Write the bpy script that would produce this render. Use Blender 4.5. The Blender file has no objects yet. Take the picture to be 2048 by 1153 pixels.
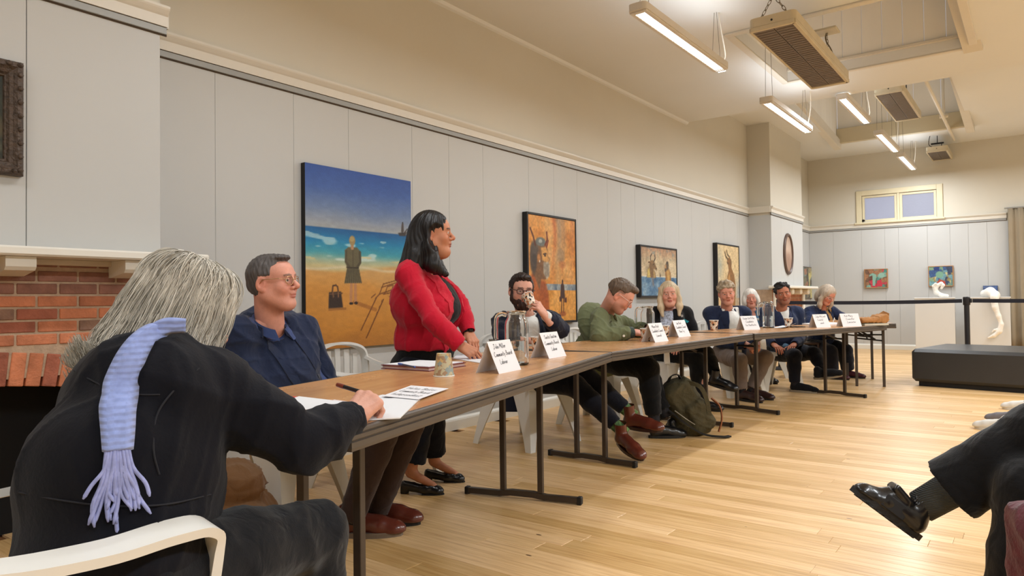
import bpy, bmesh, math, random
import numpy as np
from math import pi, sin, cos, radians, sqrt, atan2
from mathutils import Vector, Matrix, Euler

SC = bpy.context.scene
COL = SC.collection
random.seed(7)
RNG = np.random.default_rng(11)

# ---------------------------------------------------------------- camera
CAM_H, FOC = 1.035, 1400.0            # camera height, focal length in pixels of the 2048 wide frame
YAW, PITCH, ROLL = math.atan(1051 / FOC), math.atan(27.5 / FOC), 0.0125
_f = np.array([-sin(YAW) * cos(PITCH), cos(YAW) * cos(PITCH), sin(PITCH)])
_r = np.array([cos(YAW), sin(YAW), 0.0])
_u = np.cross(_r, _f)
_R = _r * cos(ROLL) - _u * sin(ROLL)
_U = _r * sin(ROLL) + _u * cos(ROLL)
cam = bpy.data.cameras.new('camera')
cam.sensor_width = 36.0
cam.lens = FOC / 2048 * 36.0
cam.clip_start = 0.05
camo = bpy.data.objects.new('camera', cam)
camo.matrix_world = Matrix(((_R[0], _U[0], -_f[0], 0), (_R[1], _U[1], -_f[1], 0), (_R[2], _U[2], -_f[2], CAM_H), (0, 0, 0, 1)))
COL.objects.link(camo)
SC.camera = camo

# ---------------------------------------------------------------- world, exposure
w = bpy.data.worlds.new('world')
SC.world = w
w.use_nodes = True
w.node_tree.nodes['Background'].inputs[0].default_value = (0.50, 0.52, 0.60, 1)   # dusk sky outside the window
w.node_tree.nodes['Background'].inputs[1].default_value = 1.5
SC.view_settings.view_transform = 'Standard'
SC.view_settings.look = 'None'
SC.view_settings.gamma = 1.0
SC.view_settings.use_curve_mapping = False
SC.view_settings.exposure = -0.10
SC.cycles.use_denoising = True
SC.cycles.max_bounces = 12
SC.cycles.diffuse_bounces = 4
SC.cycles.glossy_bounces = 3
SC.cycles.transmission_bounces = 12
SC.cycles.transparent_max_bounces = 12
SC.cycles.caustics_reflective = False
SC.cycles.caustics_refractive = False
SC.cycles.sample_clamp_indirect = 4.0

# room numbers (metres; x to the right of the long wall, y down the hall)
XW, XR, YB, YF = -3.82, 3.4, -3.2, 15.52
ZC, ZC2, YC = 3.475, 3.92, 9.14
LAMP_DOWN, LAMP_UP = 30.0, 4.5
LAMP_COL = (0.92, 0.98, 1.03)
LAMPS = [(-2.14, 5.10, 3.0, 1.6), (-2.14, 7.92, 3.0, 1.6), (-1.81, 9.72, 3.4, 1.5), (-1.80, 12.07, 3.4, 1.55), (-1.80, 14.1, 3.4, 1.55),
         (-2.14, 2.3, 3.0, 1.6), (-2.14, -0.5, 3.0, 1.6),
         (1.5, 5.10, 3.0, 1.6), (1.5, 7.92, 3.0, 1.6), (1.6, 9.72, 3.4, 1.5), (1.6, 12.07, 3.4, 1.5), (1.6, 14.1, 3.4, 1.5), (1.5, 2.3, 3.0, 1.6), (1.5, -0.5, 3.0, 1.6)]  # unseen audience-side row; its far lamps are added to brighten the far wall

# ---------------------------------------------------------------- helpers
def srgb(r, g=None, b=None):
    if g is None:
        r, g, b = r
    f = lambda c: (c / 255 / 12.92) if c / 255 <= 0.04045 else ((c / 255 + 0.055) / 1.055) ** 2.4
    return (f(r), f(g), f(b))

def srgb_np(a):
    a = np.clip(np.asarray(a, float) / 255, 0, 1)
    return np.where(a <= 0.04045, a / 12.92, ((a + 0.055) / 1.055) ** 2.4)

MATS = {}
def mat(name, col=(128, 128, 128), rough=0.6, metal=0.0, spec=0.5, noise=0.0, nscale=8.0, bump=0.0, bscale=60.0,
        attr=False, sheen=0.0, coat=0.0, rnd=0.0, alpha=None, trans=0.0, ior=1.45, emit=0.0, stretch=None, sss=0.0, wave=None, crease=0.0):
    """one procedural principled material"""
    if name in MATS:
        return MATS[name]
    m = bpy.data.materials.new(name)
    m.use_nodes = True
    nt = m.node_tree
    N, L = nt.nodes, nt.links
    p = N['Principled BSDF']
    p.inputs['Roughness'].default_value = rough
    p.inputs['Metallic'].default_value = metal
    p.inputs['Specular IOR Level'].default_value = spec
    p.inputs['IOR'].default_value = ior
    if sheen: p.inputs['Sheen Weight'].default_value = sheen
    if coat:
        p.inputs['Coat Weight'].default_value = coat
        p.inputs['Coat Roughness'].default_value = 0.12
    if trans: p.inputs['Transmission Weight'].default_value = trans
    if sss:
        p.inputs['Subsurface Weight'].default_value = sss
        p.inputs['Subsurface Radius'].default_value = (0.012, 0.005, 0.003)
        p.inputs['Subsurface Scale'].default_value = 0.6
    lin = srgb(col)
    out = None
    if attr:
        a = N.new('ShaderNodeAttribute'); a.attribute_name = 'Col'; out = a.outputs['Color']
    tc = N.new('ShaderNodeTexCoord')
    co = tc.outputs['Object']
    if stretch:
        mp = N.new('ShaderNodeMapping'); mp.inputs['Scale'].default_value = stretch
        L.new(co, mp.inputs['Vector']); co = mp.outputs['Vector']
    if out is None:
        c = N.new('ShaderNodeRGB'); c.outputs[0].default_value = (*lin, 1); out = c.outputs[0]
    if rnd:
        oi = N.new('ShaderNodeObjectInfo')
        hv = N.new('ShaderNodeHueSaturation')
        mr = N.new('ShaderNodeMapRange'); mr.inputs['To Min'].default_value = 1 - rnd; mr.inputs['To Max'].default_value = 1 + rnd
        L.new(oi.outputs['Random'], mr.inputs['Value']); L.new(mr.outputs[0], hv.inputs['Value']); L.new(out, hv.inputs['Color']); out = hv.outputs[0]
    if noise:
        n = N.new('ShaderNodeTexNoise'); n.inputs['Scale'].default_value = nscale; n.inputs['Detail'].default_value = 4
        L.new(co, n.inputs['Vector'])
        mr = N.new('ShaderNodeMapRange'); mr.inputs['From Min'].default_value = 0.3; mr.inputs['From Max'].default_value = 0.7
        mr.inputs['To Min'].default_value = 1 - noise; mr.inputs['To Max'].default_value = 1 + noise
        L.new(n.outputs['Fac'], mr.inputs['Value'])
        hv = N.new('ShaderNodeHueSaturation'); L.new(mr.outputs[0], hv.inputs['Value']); L.new(out, hv.inputs['Color']); out = hv.outputs[0]
    L.new(out, p.inputs['Base Color'])
    if bump:
        if wave:
            n2 = N.new('ShaderNodeTexWave'); n2.inputs['Scale'].default_value = bscale; n2.bands_direction = wave; n2.inputs['Distortion'].default_value = 1.5
            L.new(co, n2.inputs['Vector']); o2 = n2.outputs['Fac']
        else:
            n2 = N.new('ShaderNodeTexNoise'); n2.inputs['Scale'].default_value = bscale; n2.inputs['Detail'].default_value = 3
            L.new(co, n2.inputs['Vector']); o2 = n2.outputs['Fac']
        b = N.new('ShaderNodeBump'); b.inputs['Strength'].default_value = bump; b.inputs['Distance'].default_value = 0.01
        L.new(o2, b.inputs['Height']); L.new(b.outputs[0], p.inputs['Normal'])
    if crease:
        n4 = N.new('ShaderNodeTexNoise'); n4.inputs['Scale'].default_value = 13; n4.inputs['Detail'].default_value = 2; n4.inputs['Distortion'].default_value = 1.2
        L.new(co, n4.inputs['Vector'])
        b4 = N.new('ShaderNodeBump'); b4.inputs['Strength'].default_value = crease; b4.inputs['Distance'].default_value = 0.02
        L.new(n4.outputs['Fac'], b4.inputs['Height'])
        if bump: L.new(b4.outputs[0], b.inputs['Normal'])
        else: L.new(b4.outputs[0], p.inputs['Normal'])
    if alpha is not None: p.inputs['Alpha'].default_value = alpha
    if emit:
        p.inputs['Emission Color'].default_value = (*lin, 1); p.inputs['Emission Strength'].default_value = emit
    MATS[name] = m
    return m

def link(o, parent=None):
    COL.objects.link(o)
    if parent is not None:
        o.parent = parent
    return o

def tag(o, label=None, cat=None, group=None, kind=None):
    if label: o['label'] = label
    if cat: o['category'] = cat
    if group: o['group'] = group
    if kind: o['kind'] = kind
    return o

def thing(name, label, cat, loc=(0, 0, 0), rz=0.0, group=None):
    o = bpy.data.objects.new(name, None)
    o.empty_display_size = 0.1
    o.location = loc
    o.rotation_euler = (0, 0, rz)
    link(o)
    return tag(o, label, cat, group)

def raw(name, verts, faces, m, parent=None, smooth=False, cols=None):
    """mesh object from arrays; quads or triangles as an array, or a list of mixed faces"""
    me = bpy.data.meshes.new(name)
    V = np.asarray(verts, np.float32)
    if isinstance(faces, np.ndarray):
        k = faces.shape[1]
        me.vertices.add(len(V)); me.vertices.foreach_set('co', V.ravel())
        me.loops.add(faces.size); me.loops.foreach_set('vertex_index', faces.astype(np.int32).ravel())
        me.polygons.add(len(faces)); me.polygons.foreach_set('loop_start', np.arange(0, faces.size, k, dtype=np.int32))
        me.update(calc_edges=True)
    else:
        me.from_pydata(V.tolist(), [], faces)
    if smooth:
        me.polygons.foreach_set('use_smooth', np.ones(len(me.polygons), bool))
    if cols is not None:
        a = me.color_attributes.new('Col', 'FLOAT_COLOR', 'POINT')
        c = np.ones((len(V), 4), np.float32); c[:, :3] = cols
        a.data.foreach_set('color', c.ravel())
    if m is not None:
        for q in (m if isinstance(m, (list, tuple)) else [m]):
            me.materials.append(q)
    me.update()
    return link(bpy.data.objects.new(name, me), parent)

class MB:
    """collects simple solids and links them as one mesh object"""
    def __init__(self):
        self.v, self.f, self.n = [], [], 0
    def add(self, V, F):
        self.v.append(np.asarray(V, float)); self.f += [[i + self.n for i in q] for q in F]; self.n += len(V); return self
    def box(self, lo, hi, M=None, bev=0.0):
        x0, y0, z0 = lo; x1, y1, z1 = hi
        if bev <= 0:
            V = np.array([(x, y, z) for x in (x0, x1) for y in (y0, y1) for z in (z0, z1)], float)
            F = [(0, 1, 3, 2), (4, 6, 7, 5), (0, 4, 5, 1), (2, 3, 7, 6), (0, 2, 6, 4), (1, 5, 7, 3)]
        else:
            b = min(bev, (x1 - x0) / 2.01, (y1 - y0) / 2.01, (z1 - z0) / 2.01)
            V = []; 
            for sx in (0, 1):
                for sy in (0, 1):
                    for sz in (0, 1):
                        X = (x0, x1)[sx]; Y = (y0, y1)[sy]; Z = (z0, z1)[sz]
                        dx, dy, dz = b * (1 - 2 * sx), b * (1 - 2 * sy), b * (1 - 2 * sz)
                        V += [(X, Y + dy, Z + dz), (X + dx, Y, Z + dz), (X + dx, Y + dy, Z)]
            V = np.array(V)
            I = lambda sx, sy, sz, a: (sx * 4 + sy * 2 + sz) * 3 + a
            F = []
            for s in (0, 1):
                q = [I(s, 0, 0, 0), I(s, 1, 0, 0), I(s, 1, 1, 0), I(s, 0, 1, 0)]; F.append(q if s else q[::-1])
                q = [I(0, s, 0, 1), I(1, s, 0, 1), I(1, s, 1, 1), I(0, s, 1, 1)]; F.append(q[::-1] if s else q)
                q = [I(0, 0, s, 2), I(1, 0, s, 2), I(1, 1, s, 2), I(0, 1, s, 2)]; F.append(q if s else q[::-1])
            for a in (0, 1):
                for c in (0, 1):
                    F.append([I(0, a, c, 1), I(1, a, c, 1), I(1, a, c, 2), I(0, a, c, 2)])
                    F.append([I(a, 0, c, 0), I(a, 1, c, 0), I(a, 1, c, 2), I(a, 0, c, 2)])
                    F.append([I(a, c, 0, 0), I(a, c, 1, 0), I(a, c, 1, 1), I(a, c, 0, 1)])
            for sx in (0, 1):
                for sy in (0, 1):
                    for sz in (0, 1):
                        F.append([I(sx, sy, sz, 0), I(sx, sy, sz, 1), I(sx, sy, sz, 2)])
        if M is not None:
            V = V @ np.array(M)[:3, :3].T + np.array(M)[:3, 3]
        return self.add(V, F)
    def tube(self, pts, r, n=8, cap=True, rect=None, up=None):
        """sweep a circle (or a rectangle rect=(w,h)) along points; r may be a list"""
        P = [np.array(p, float) for p in pts]
        k = len(P); rs = r if isinstance(r, (list, tuple, np.ndarray)) else [r] * k
        V = []; side = None
        for i in range(k):
            d = P[min(i + 1, k - 1)] - P[max(i - 1, 0)]
            d = d / (np.linalg.norm(d) + 1e-12)
            if up is not None:
                s = np.cross(d, np.array(up, float))
            elif side is None:
                s = np.cross(d, (0, 0, 1.0) if abs(d[2]) < 0.9 else (1.0, 0, 0))
            else:
                s = side - d * (side @ d)
            s = s / (np.linalg.norm(s) + 1e-12); side = s
            t = np.cross(s, d)
            if rect:
                w, h = rect if not isinstance(rect[0], (list, tuple)) else rect[i]
                V += [P[i] + s * a * w / 2 + t * b * h / 2 for a, b in ((-1, -1), (1, -1), (1, 1), (-1, 1))]
            else:
                V += [P[i] + rs[i] * (s * cos(2 * pi * j / n) + t * sin(2 * pi * j / n)) for j in range(n)]
        if rect: n = 4
        F = [(i * n + j, i * n + (j + 1) % n, (i + 1) * n + (j + 1) % n, (i + 1) * n + j) for i in range(k - 1) for j in range(n)]
        if cap:
            F += [tuple(range(n))[::-1], tuple((k - 1) * n + j for j in range(n))]
        return self.add(V, F)
    def lathe(self, prof, n=24, c=(0, 0, 0)):
        V = [(c[0] + r * cos(2 * pi * j / n), c[1] + r * sin(2 * pi * j / n), c[2] + z) for r, z in prof for j in range(n)]
        k = len(prof)
        F = [(i * n + j, i * n + (j + 1) % n, (i + 1) * n + (j + 1) % n, (i + 1) * n + j) for i in range(k - 1) for j in range(n)]
        return self.add(V, F)
    def prism(self, poly, z0, z1, M=None):
        n = len(poly)
        V = np.array([(x, y, z0) for x, y in poly] + [(x, y, z1) for x, y in poly], float)
        F = [tuple(range(n))[::-1], tuple(range(n, 2 * n))] + [(i, (i + 1) % n, n + (i + 1) % n, n + i) for i in range(n)]
        if M is not None:
            V = V @ np.array(M)[:3, :3].T + np.array(M)[:3, 3]
        return self.add(V, F)
    def build(self, name, m, parent=None, smooth=False):
        o = raw(name, np.concatenate(self.v), self.f, m, parent)
        bm = bmesh.new(); bm.from_mesh(o.data); bmesh.ops.recalc_face_normals(bm, faces=bm.faces); bm.to_mesh(o.data); bm.free()
        if smooth:
            o.data.polygons.foreach_set('use_smooth', np.ones(len(o.data.polygons), bool))
            if smooth == 'auto':
                bm = bmesh.new(); bm.from_mesh(o.data)
                for e in bm.edges:
                    e.smooth = not (len(e.link_faces) == 2 and e.calc_face_angle(0) > 0.6)
                bm.to_mesh(o.data); bm.free()
        return o

def struct(name, mb, m, smooth=False):
    return tag(mb.build(name, m, None, smooth), kind='structure')

def copy_tree(o, parent=None):
    c = o.copy(); link(c)
    c.parent = parent
    for ch in o.children:
        copy_tree(ch, c)
    return c

def spline(pts, n=8):
    """Catmull-Rom through points"""
    P = [np.array(p, float) for p in pts]
    P = [2 * P[0] - P[1]] + P + [2 * P[-1] - P[-2]]
    out = []
    for i in range(1, len(P) - 2):
        for t in np.linspace(0, 1, n, endpoint=False):
            a, b, c, d = P[i - 1:i + 3]
            out.append(0.5 * (2 * b + (c - a) * t + (2 * a - 5 * b + 4 * c - d) * t * t + (3 * b - a - 3 * c + d) * t ** 3))
    out.append(P[-2])
    return out

def rotz(a):
    return np.array([[cos(a), -sin(a), 0], [sin(a), cos(a), 0], [0, 0, 1.0]])
# ================================================================ THE SETTING
def floor_mat(name, attr):
    m = bpy.data.materials.new(name); m.use_nodes = True
    N, L = m.node_tree.nodes, m.node_tree.links
    p = N['Principled BSDF']
    g = N.new('ShaderNodeNewGeometry')
    oi = N.new('ShaderNodeObjectInfo')
    if attr:
        a = N.new('ShaderNodeAttribute'); a.attribute_name = 'Col'
        sep = N.new('ShaderNodeSeparateColor'); L.new(a.outputs['Color'], sep.inputs[0]); rnd = sep.outputs[0]
    else:
        rnd = oi.outputs['Random']
    mp = N.new('ShaderNodeMapping'); mp.inputs['Scale'].default_value = (1.3, 26, 1)
    L.new(g.outputs['Position'], mp.inputs['Vector'])
    add = N.new('ShaderNodeVectorMath'); add.operation = 'ADD'
    cb = N.new('ShaderNodeCombineXYZ'); mu = N.new('ShaderNodeMath'); mu.operation = 'MULTIPLY'; mu.inputs[1].default_value = 37
    L.new(rnd, mu.inputs[0]); L.new(mu.outputs[0], cb.inputs[0]); L.new(mp.outputs[0], add.inputs[0]); L.new(cb.outputs[0], add.inputs[1])
    n = N.new('ShaderNodeTexNoise'); n.inputs['Scale'].default_value = 2.2; n.inputs['Detail'].default_value = 6; n.inputs['Roughness'].default_value = 0.62
    L.new(add.outputs[0], n.inputs['Vector'])
    cr = N.new('ShaderNodeValToRGB')
    e = cr.color_ramp.elements
    e[0].position = 0.25; e[0].color = (*srgb(192, 142, 88), 1)
    e[1].position = 0.72; e[1].color = (*srgb(240, 202, 148), 1)
    x = e.new(0.5); x.color = (*srgb(226, 184, 126), 1)
    L.new(n.outputs['Fac'], cr.inputs[0])
    hv = N.new('ShaderNodeHueSaturation')
    mr = N.new('ShaderNodeMapRange'); mr.inputs['To Min'].default_value = 0.80; mr.inputs['To Max'].default_value = 1.12
    L.new(rnd, mr.inputs['Value']); L.new(mr.outputs[0], hv.inputs['Value'])
    mr2 = N.new('ShaderNodeMapRange'); mr2.inputs['To Min'].default_value = 1.08; mr2.inputs['To Max'].default_value = 0.92
    L.new(rnd, mr2.inputs['Value']); L.new(mr2.outputs[0], hv.inputs['Saturation'])
    L.new(cr.outputs[0], hv.inputs['Color'])
    # small dark knots and gum marks
    v = N.new('ShaderNodeTexVoronoi'); v.inputs['Scale'].default_value = 5.5
    mp2 = N.new('ShaderNodeMapping'); mp2.inputs['Scale'].default_value = (0.55, 1.6, 1); L.new(g.outputs['Position'], mp2.inputs['Vector']); L.new(mp2.outputs[0], v.inputs['Vector'])
    ck = N.new('ShaderNodeMath'); ck.operation = 'LESS_THAN'; ck.inputs[1].default_value = 0.045; L.new(v.outputs['Distance'], ck.inputs[0])
    sp = N.new('ShaderNodeSeparateColor'); L.new(v.outputs['Color'], sp.inputs[0])
    ck2 = N.new('ShaderNodeMath'); ck2.operation = 'GREATER_THAN'; ck2.inputs[1].default_value = 0.55; L.new(sp.outputs[0], ck2.inputs[0])
    ck3 = N.new('ShaderNodeMath'); ck3.operation = 'MULTIPLY'; L.new(ck.outputs[0], ck3.inputs[0]); L.new(ck2.outputs[0], ck3.inputs[1])
    mx = N.new('ShaderNodeMix'); mx.data_type = 'RGBA'; L.new(ck3.outputs[0], mx.inputs[0]); L.new(hv.outputs[0], mx.inputs[6]); mx.inputs[7].default_value = (*srgb(92, 56, 26), 1)
    L.new(mx.outputs[2], p.inputs['Base Color'])
    p.inputs['Roughness'].default_value = 0.42
    p.inputs['Specular IOR Level'].default_value = 0.5
    p.inputs['Coat Weight'].default_value = 0.18; p.inputs['Coat Roughness'].default_value = 0.2
    b = N.new('ShaderNodeBump'); b.inputs['Strength'].default_value = 0.06; b.inputs['Distance'].default_value = 0.004
    n3 = N.new('ShaderNodeTexNoise'); n3.inputs['Scale'].default_value = 3.0; L.new(mp.outputs[0], n3.inputs['Vector']); L.new(n3.outputs['Fac'], b.inputs['Height'])
    L.new(b.outputs[0], p.inputs['Normal']); L.new(b.outputs[0], p.inputs['Coat Normal'])
    return m

M_floor = floor_mat('floor_timber', False)
M_floor_far = floor_mat('floor_timber_far', True)
M_gap = mat('floor_gap', (120, 78, 42), 0.7)
M_white = mat('wall_white_paint', (190, 190, 188), 0.62, noise=0.012, nscale=1.5, bump=0.03, bscale=12, stretch=(1, 1, 0.25))
M_cream = mat('wall_cream_paint', (204, 198, 184), 0.65, noise=0.02, nscale=1.2, bump=0.02, bscale=30)
M_ceil = mat('ceiling_paint', (222, 222, 220), 0.7, noise=0.02, nscale=0.9, bump=0.02, bscale=30)
M_trim = mat('trim_cream_gloss', (212, 206, 194), 0.4, noise=0.01, nscale=3)
M_skirt = mat('trim_white_gloss', (224, 221, 212), 0.35)
M_alu = mat('hanging_rail_metal', (150, 150, 147), 0.5, metal=0.2)
M_dark = mat('shadow_gap', (74, 58, 42), 0.8)

# floor: base plus boards
fl = struct('floor', MB().box((XW - .1, YB, -0.06), (XR, YF + .1, -0.012)), M_gap)
BW = 0.095
me_plank = MB().box((-0.5, -BW / 2 + 0.0005, -0.012), (0.5, BW / 2 - 0.0005, 0.0), bev=0.0009).build('plank', M_floor, fl)
proto_used = False
count = 0
far = MB(); farcol = []
rp = random.Random(5)
row = 0
y = YB + BW / 2
while y < YF:
    x = XW + 0.02 - rp.random() * 1.6
    while x < XR:
        ln = rp.uniform(1.1, 3.2)
        x0, x1 = max(x, XW), min(x + ln, XR)
        x += ln
        if x1 - x0 < 0.15: continue
        inview = y > 0.75 and x0 < 0.05 and y < 9.0 and (x1 > -0.9 * (y - 0.1) - 0.9)
        if inview and count < 296:
            o = me_plank if not proto_used else link(bpy.data.objects.new('plank', me_plank.data), fl)
            proto_used = True
            o.location = ((x0 + x1) / 2, y, 0); o.scale = (x1 - x0 - 0.001, 1, 1)
            count += 1
        else:
            far.box((x0 + .0005, y - BW / 2 + .0005, -0.012), (x1 - .0005, y + BW / 2 - .0005, 0.0))
            farcol += [rp.random()] * 8
    y += BW
o = far.build('floor_planks', M_floor_far, fl)
a = o.data.color_attributes.new('Col', 'FLOAT_COLOR', 'POINT')
cc = np.ones((len(farcol), 4), np.float32); cc[:, :3] = np.array(farcol)[:, None]
a.data.foreach_set('color', cc.ravel())
tag(o, kind='stuff')

# long wall with the paintings: backing, lining boards, cream upper wall
ZB, ZT = 0.0, 2.402
CH1 = (-3.50, -0.2, 1.742)      # near chimney breast: face x, y range
CH2 = (-3.45, 11.65, 13.55)     # far chimney breast
wl = struct('wall_left', MB().box((XW - 0.15, YB, 0), (XW - 0.003, YF + .1, ZC2 + 0.1)), M_white)
JO = [1.742, 2.22, 2.76, 3.21, 3.83, 4.25, 4.69, 5.37, 5.80, 6.24, 6.88, 7.20, 7.55, 8.05, 8.38, 8.82, 9.26, 9.93, 10.5, 11.1, 11.65]
JO2 = [13.55, 14.2, 14.9, YF]
def wall_panels(parent, segs, fn, m):
    for a_, b_ in segs:
        fn(a_ + 0.0010, b_ - 0.0010).build('wall_panel', m, parent)
segs = list(zip(JO[:-1], JO[1:])) + list(zip(JO2[:-1], JO2[1:])) + [(YB, -1.9), (-1.9, -0.9), (-0.9, -0.2)]
wall_panels(wl, segs, lambda a_, b_: MB().box((XW - 0.012, a_, 0.0), (XW, b_, ZT), bev=0.0010), M_white)
MB().box((XW - 0.012, YB, ZT), (XW - 0.001, YF, ZC2)).build('upper_wall', M_cream, wl)

# rails: the cream moulding, the metal hanging rail in its dark slot
def rail_run(n, pts, closed_dark=True):
    """pts: plan polyline (x, y) of the wall face, room on the right hand side going along it"""
    mo, al, dk = MB(), MB(), MB()
    for (x0, y0), (x1, y1) in zip(pts[:-1], pts[1:]):
        d = np.array([x1 - x0, y1 - y0]); ln = np.linalg.norm(d); d /= ln
        nrm = np.array([d[1], -d[0]])
        M = np.eye(4); M[:2, 0] = d; M[:2, 1] = nrm; M[:2, 3] = (x0, y0)
        prof = [(0, 0), (0.018, 0), (0.018, 0.052), (0.026, 0.060), (0.040, 0.078), (0.044, 0.086), (0.044, 0.098), (0, 0.104)]
        k = len(prof)
        V = np.array([(t, q, 2.442 + h) for t in (-0.0, ln) for q, h in prof])
        V = V @ M[:3, :3].T + M[:3, 3]
        F = [(i, (i + 1) % k, k + (i + 1) % k, k + i) for i in range(k)] + [tuple(range(k))[::-1], tuple(range(k, 2 * k))]
        mo.add(V, F)
        dk.box((0, 0, 2.398), (ln, 0.006, 2.446), M)
        al.box((0.004, 0.002, 2.404), (ln - 0.004, 0.016, 2.438), M, bev=0.002)
    t = struct('trim_%d' % n, mo, M_trim)
    dk.build('rail_slot', M_dark, t)
    al.build('hanging_rail', M_alu, t)
    return t
# wall face runs: going towards +y along x = const the room (+x) is on the right hand side
rail_run(1, [(XW, 1.742), (XW, 11.65)])
rail_run(2, [(CH1[0], CH1[1]), (CH1[0], CH1[2] + 0.03)])
rail_run(3, [(CH2[0], CH2[1] - 0.03), (CH2[0], CH2[2] + 0.03)])
rail_run(4, [(XW, 13.55), (XW, YF)])
rail_run(5, [(XW, YF), (-0.42, YF)])
struct('trim_6', MB().box((XW, 11.60, 2.442), (CH2[0], 11.65, 2.545)), M_trim)
struct('trim_7', MB().box((XW, 1.742, 2.442), (CH1[0], 1.786, 2.545)), M_trim)

def skirt(n, pts):
    mb = MB()
    for (x0, y0), (x1, y1) in zip(pts[:-1], pts[1:]):
        d = np.array([x1 - x0, y1 - y0]); ln = np.linalg.norm(d); d /= ln
        M = np.eye(4); M[:2, 0] = d; M[:2, 1] = (d[1], -d[0]); M[:2, 3] = (x0, y0)
        prof = [(0, 0), (0.022, 0), (0.022, 0.075), (0.017, 0.088), (0.008, 0.100), (0, 0.104)]
        k = len(prof)
        V = np.array([(t, q, h) for t in (0, ln) for q, h in prof]) @ M[:3, :3].T + M[:3, 3]
        mb.add(V, [(i, (i + 1) % k, k + (i + 1) % k, k + i) for i in range(k)] + [tuple(range(k))[::-1], tuple(range(k, 2 * k))])
    return struct('baseboard_' + n, mb, M_skirt)
skirt('left', [(XW, 1.742), (XW, 11.65)])
skirt('far', [(XW + 0.03, YF), (XR, YF)])
skirt('corner', [(XW, 13.55), (XW, YF - .03)])

# far wall with high window
WX0, WX1, WZ0, WZ1 = -2.80, -1.50, 2.56, 3.08      # window opening
wf = struct('wall_far', MB().box((XW - .1, YF + 0.012, 0), (WX0, YF + .15, ZC2 + .1)).box((WX1, YF + 0.012, 0), (XR + .1, YF + .15, ZC2 + .1))
            .box((WX0, YF + 0.012, 0), (WX1, YF + .15, WZ0)).box((WX0, YF + 0.012, WZ1), (WX1, YF + .15, ZC2 + .1)), M_cream)
FJ = [XW, -3.35, -2.82, -2.40, -2.16, -1.67, -1.30, -1.01, -0.72, -0.40, 0.2, 1.0, 1.8, 2.6, XR]
wall_panels(wf, list(zip(FJ[:-1], FJ[1:])), lambda a_, b_: MB().box((a_, YF, 0.0), (b_, YF + 0.012, ZT), bev=0.0016), M_white)
uw = MB().box((XW, YF + .004, ZT), (WX0, YF + .012, ZC2)).box((WX1, YF + .004, ZT), (XR, YF + .012, ZC2)).box((WX0, YF + .004, ZT), (WX1, YF + .012, WZ0)).box((WX0, YF + .004, WZ1), (WX1, YF + .012, ZC2))
uw.build('upper_wall', M_cream, wf)
struct('wall_right', MB().box((XR, YB, 0), (XR + .15, YF + .1, ZC2 + .1)), M_cream)
struct('wall_back', MB().box((XW - .1, YB - .15, 0), (XR + .1, YB, ZC2 + .1)), M_cream)

M_wframe = mat('window_paint', (214, 203, 172), 0.45, noise=0.03, nscale=9)
M_glass = mat('window_frosted', (216, 216, 226), 0.55, trans=0.9, bump=0.25, bscale=25)
wn = tag(bpy.data.objects.new('window_1', None), 'high two-pane window above far picture rail', 'window', kind='structure'); link(wn)
yf = YF - 0.0
MB().box((WX0 - .10, yf - .025, WZ0 - .03), (WX0, yf + .02, WZ1 + .10), bev=.004).box((WX1, yf - .025, WZ0 - .03), (WX1 + .10, yf + .02, WZ1 + .10), bev=.004)\
    .box((WX0, yf - .025, WZ1), (WX1, yf + .02, WZ1 + .10), bev=.004).build('casing', M_wframe, wn)
MB().box((WX0 - .13, yf - .06, WZ0 - .055), (WX1 + .13, yf + .02, WZ0 - .02), bev=.006).build('sill', M_wframe, wn)
xm = (WX0 + WX1) / 2
MB().box((xm - .022, yf - .01, WZ0 - .02), (xm + .022, yf + .06, WZ1), bev=.003).build('mullion', M_wframe, wn)
for x0, x1 in ((WX0 + .005, xm - .024), (xm + .024, WX1 - .005)):
    z0, z1 = WZ0 - .015, WZ1 - .005
    s = MB().box((x0, yf + .01, z0), (x0 + .045, yf + .05, z1), bev=.003).box((x1 - .045, yf + .01, z0), (x1, yf + .05, z1), bev=.003)\
        .box((x0 + .045, yf + .01, z0), (x1 - .045, yf + .05, z0 + .05), bev=.003).box((x0 + .045, yf + .01, z1 - .045), (x1 - .045, yf + .05, z1), bev=.003).build('sash', M_wframe, wn)
    MB().box((x0 + .045, yf + .028, z0 + .05), (x1 - .045, yf + .034, z1 - .045)).build('pane', M_glass, s)
MB().tube([(WX0 + .03, yf - .03, WZ0 + .02), (WX0 + .03, yf + .012, WZ0 + .02)], .022, 10).build('latch', mat('latch_dark', (40, 32, 26), .4, metal=.5), wn)

# ceiling: near half with its boarded roof light, higher far half with a second one
R1 = (-2.19, -0.48, 6.37, 8.12)
R2 = (-2.94, -0.85, 10.4, 14.15)
ce = MB()
ce.box((XW - .1, YB, ZC), (R1[0], YC - .121, ZC + .12)).box((R1[1], YB, ZC), (XR, YC - .121, ZC + .12)).box((R1[0], YB, ZC), (R1[1], R1[2], ZC + .12)).box((R1[0], R1[3], ZC), (R1[1], YC - .121, ZC + .12))
ce.box((XW - .1, YC - .12, ZC), (XR, YC, ZC2 + .1))
ce.box((XW - .1, YC, ZC2), (R2[0], YF + .1, ZC2 + .12)).box((R2[1], YC, ZC2), (XR, YF + .1, ZC2 + .12)).box((R2[0], YC, ZC2), (R2[1], R2[2], ZC2 + .12)).box((R2[0], R2[3], ZC2), (R2[1], YF + .1, ZC2 + .12))
cl = struct('ceiling', ce, M_ceil)
struct('trim_8', MB().tube([(XW, y_, ZC) for y_ in (YB, YC)], .035, 8), M_ceil)
M_board = mat('roof_light_boards', (236, 232, 224), 0.6, noise=0.03, nscale=3, stretch=(1, 1, .3))
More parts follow.
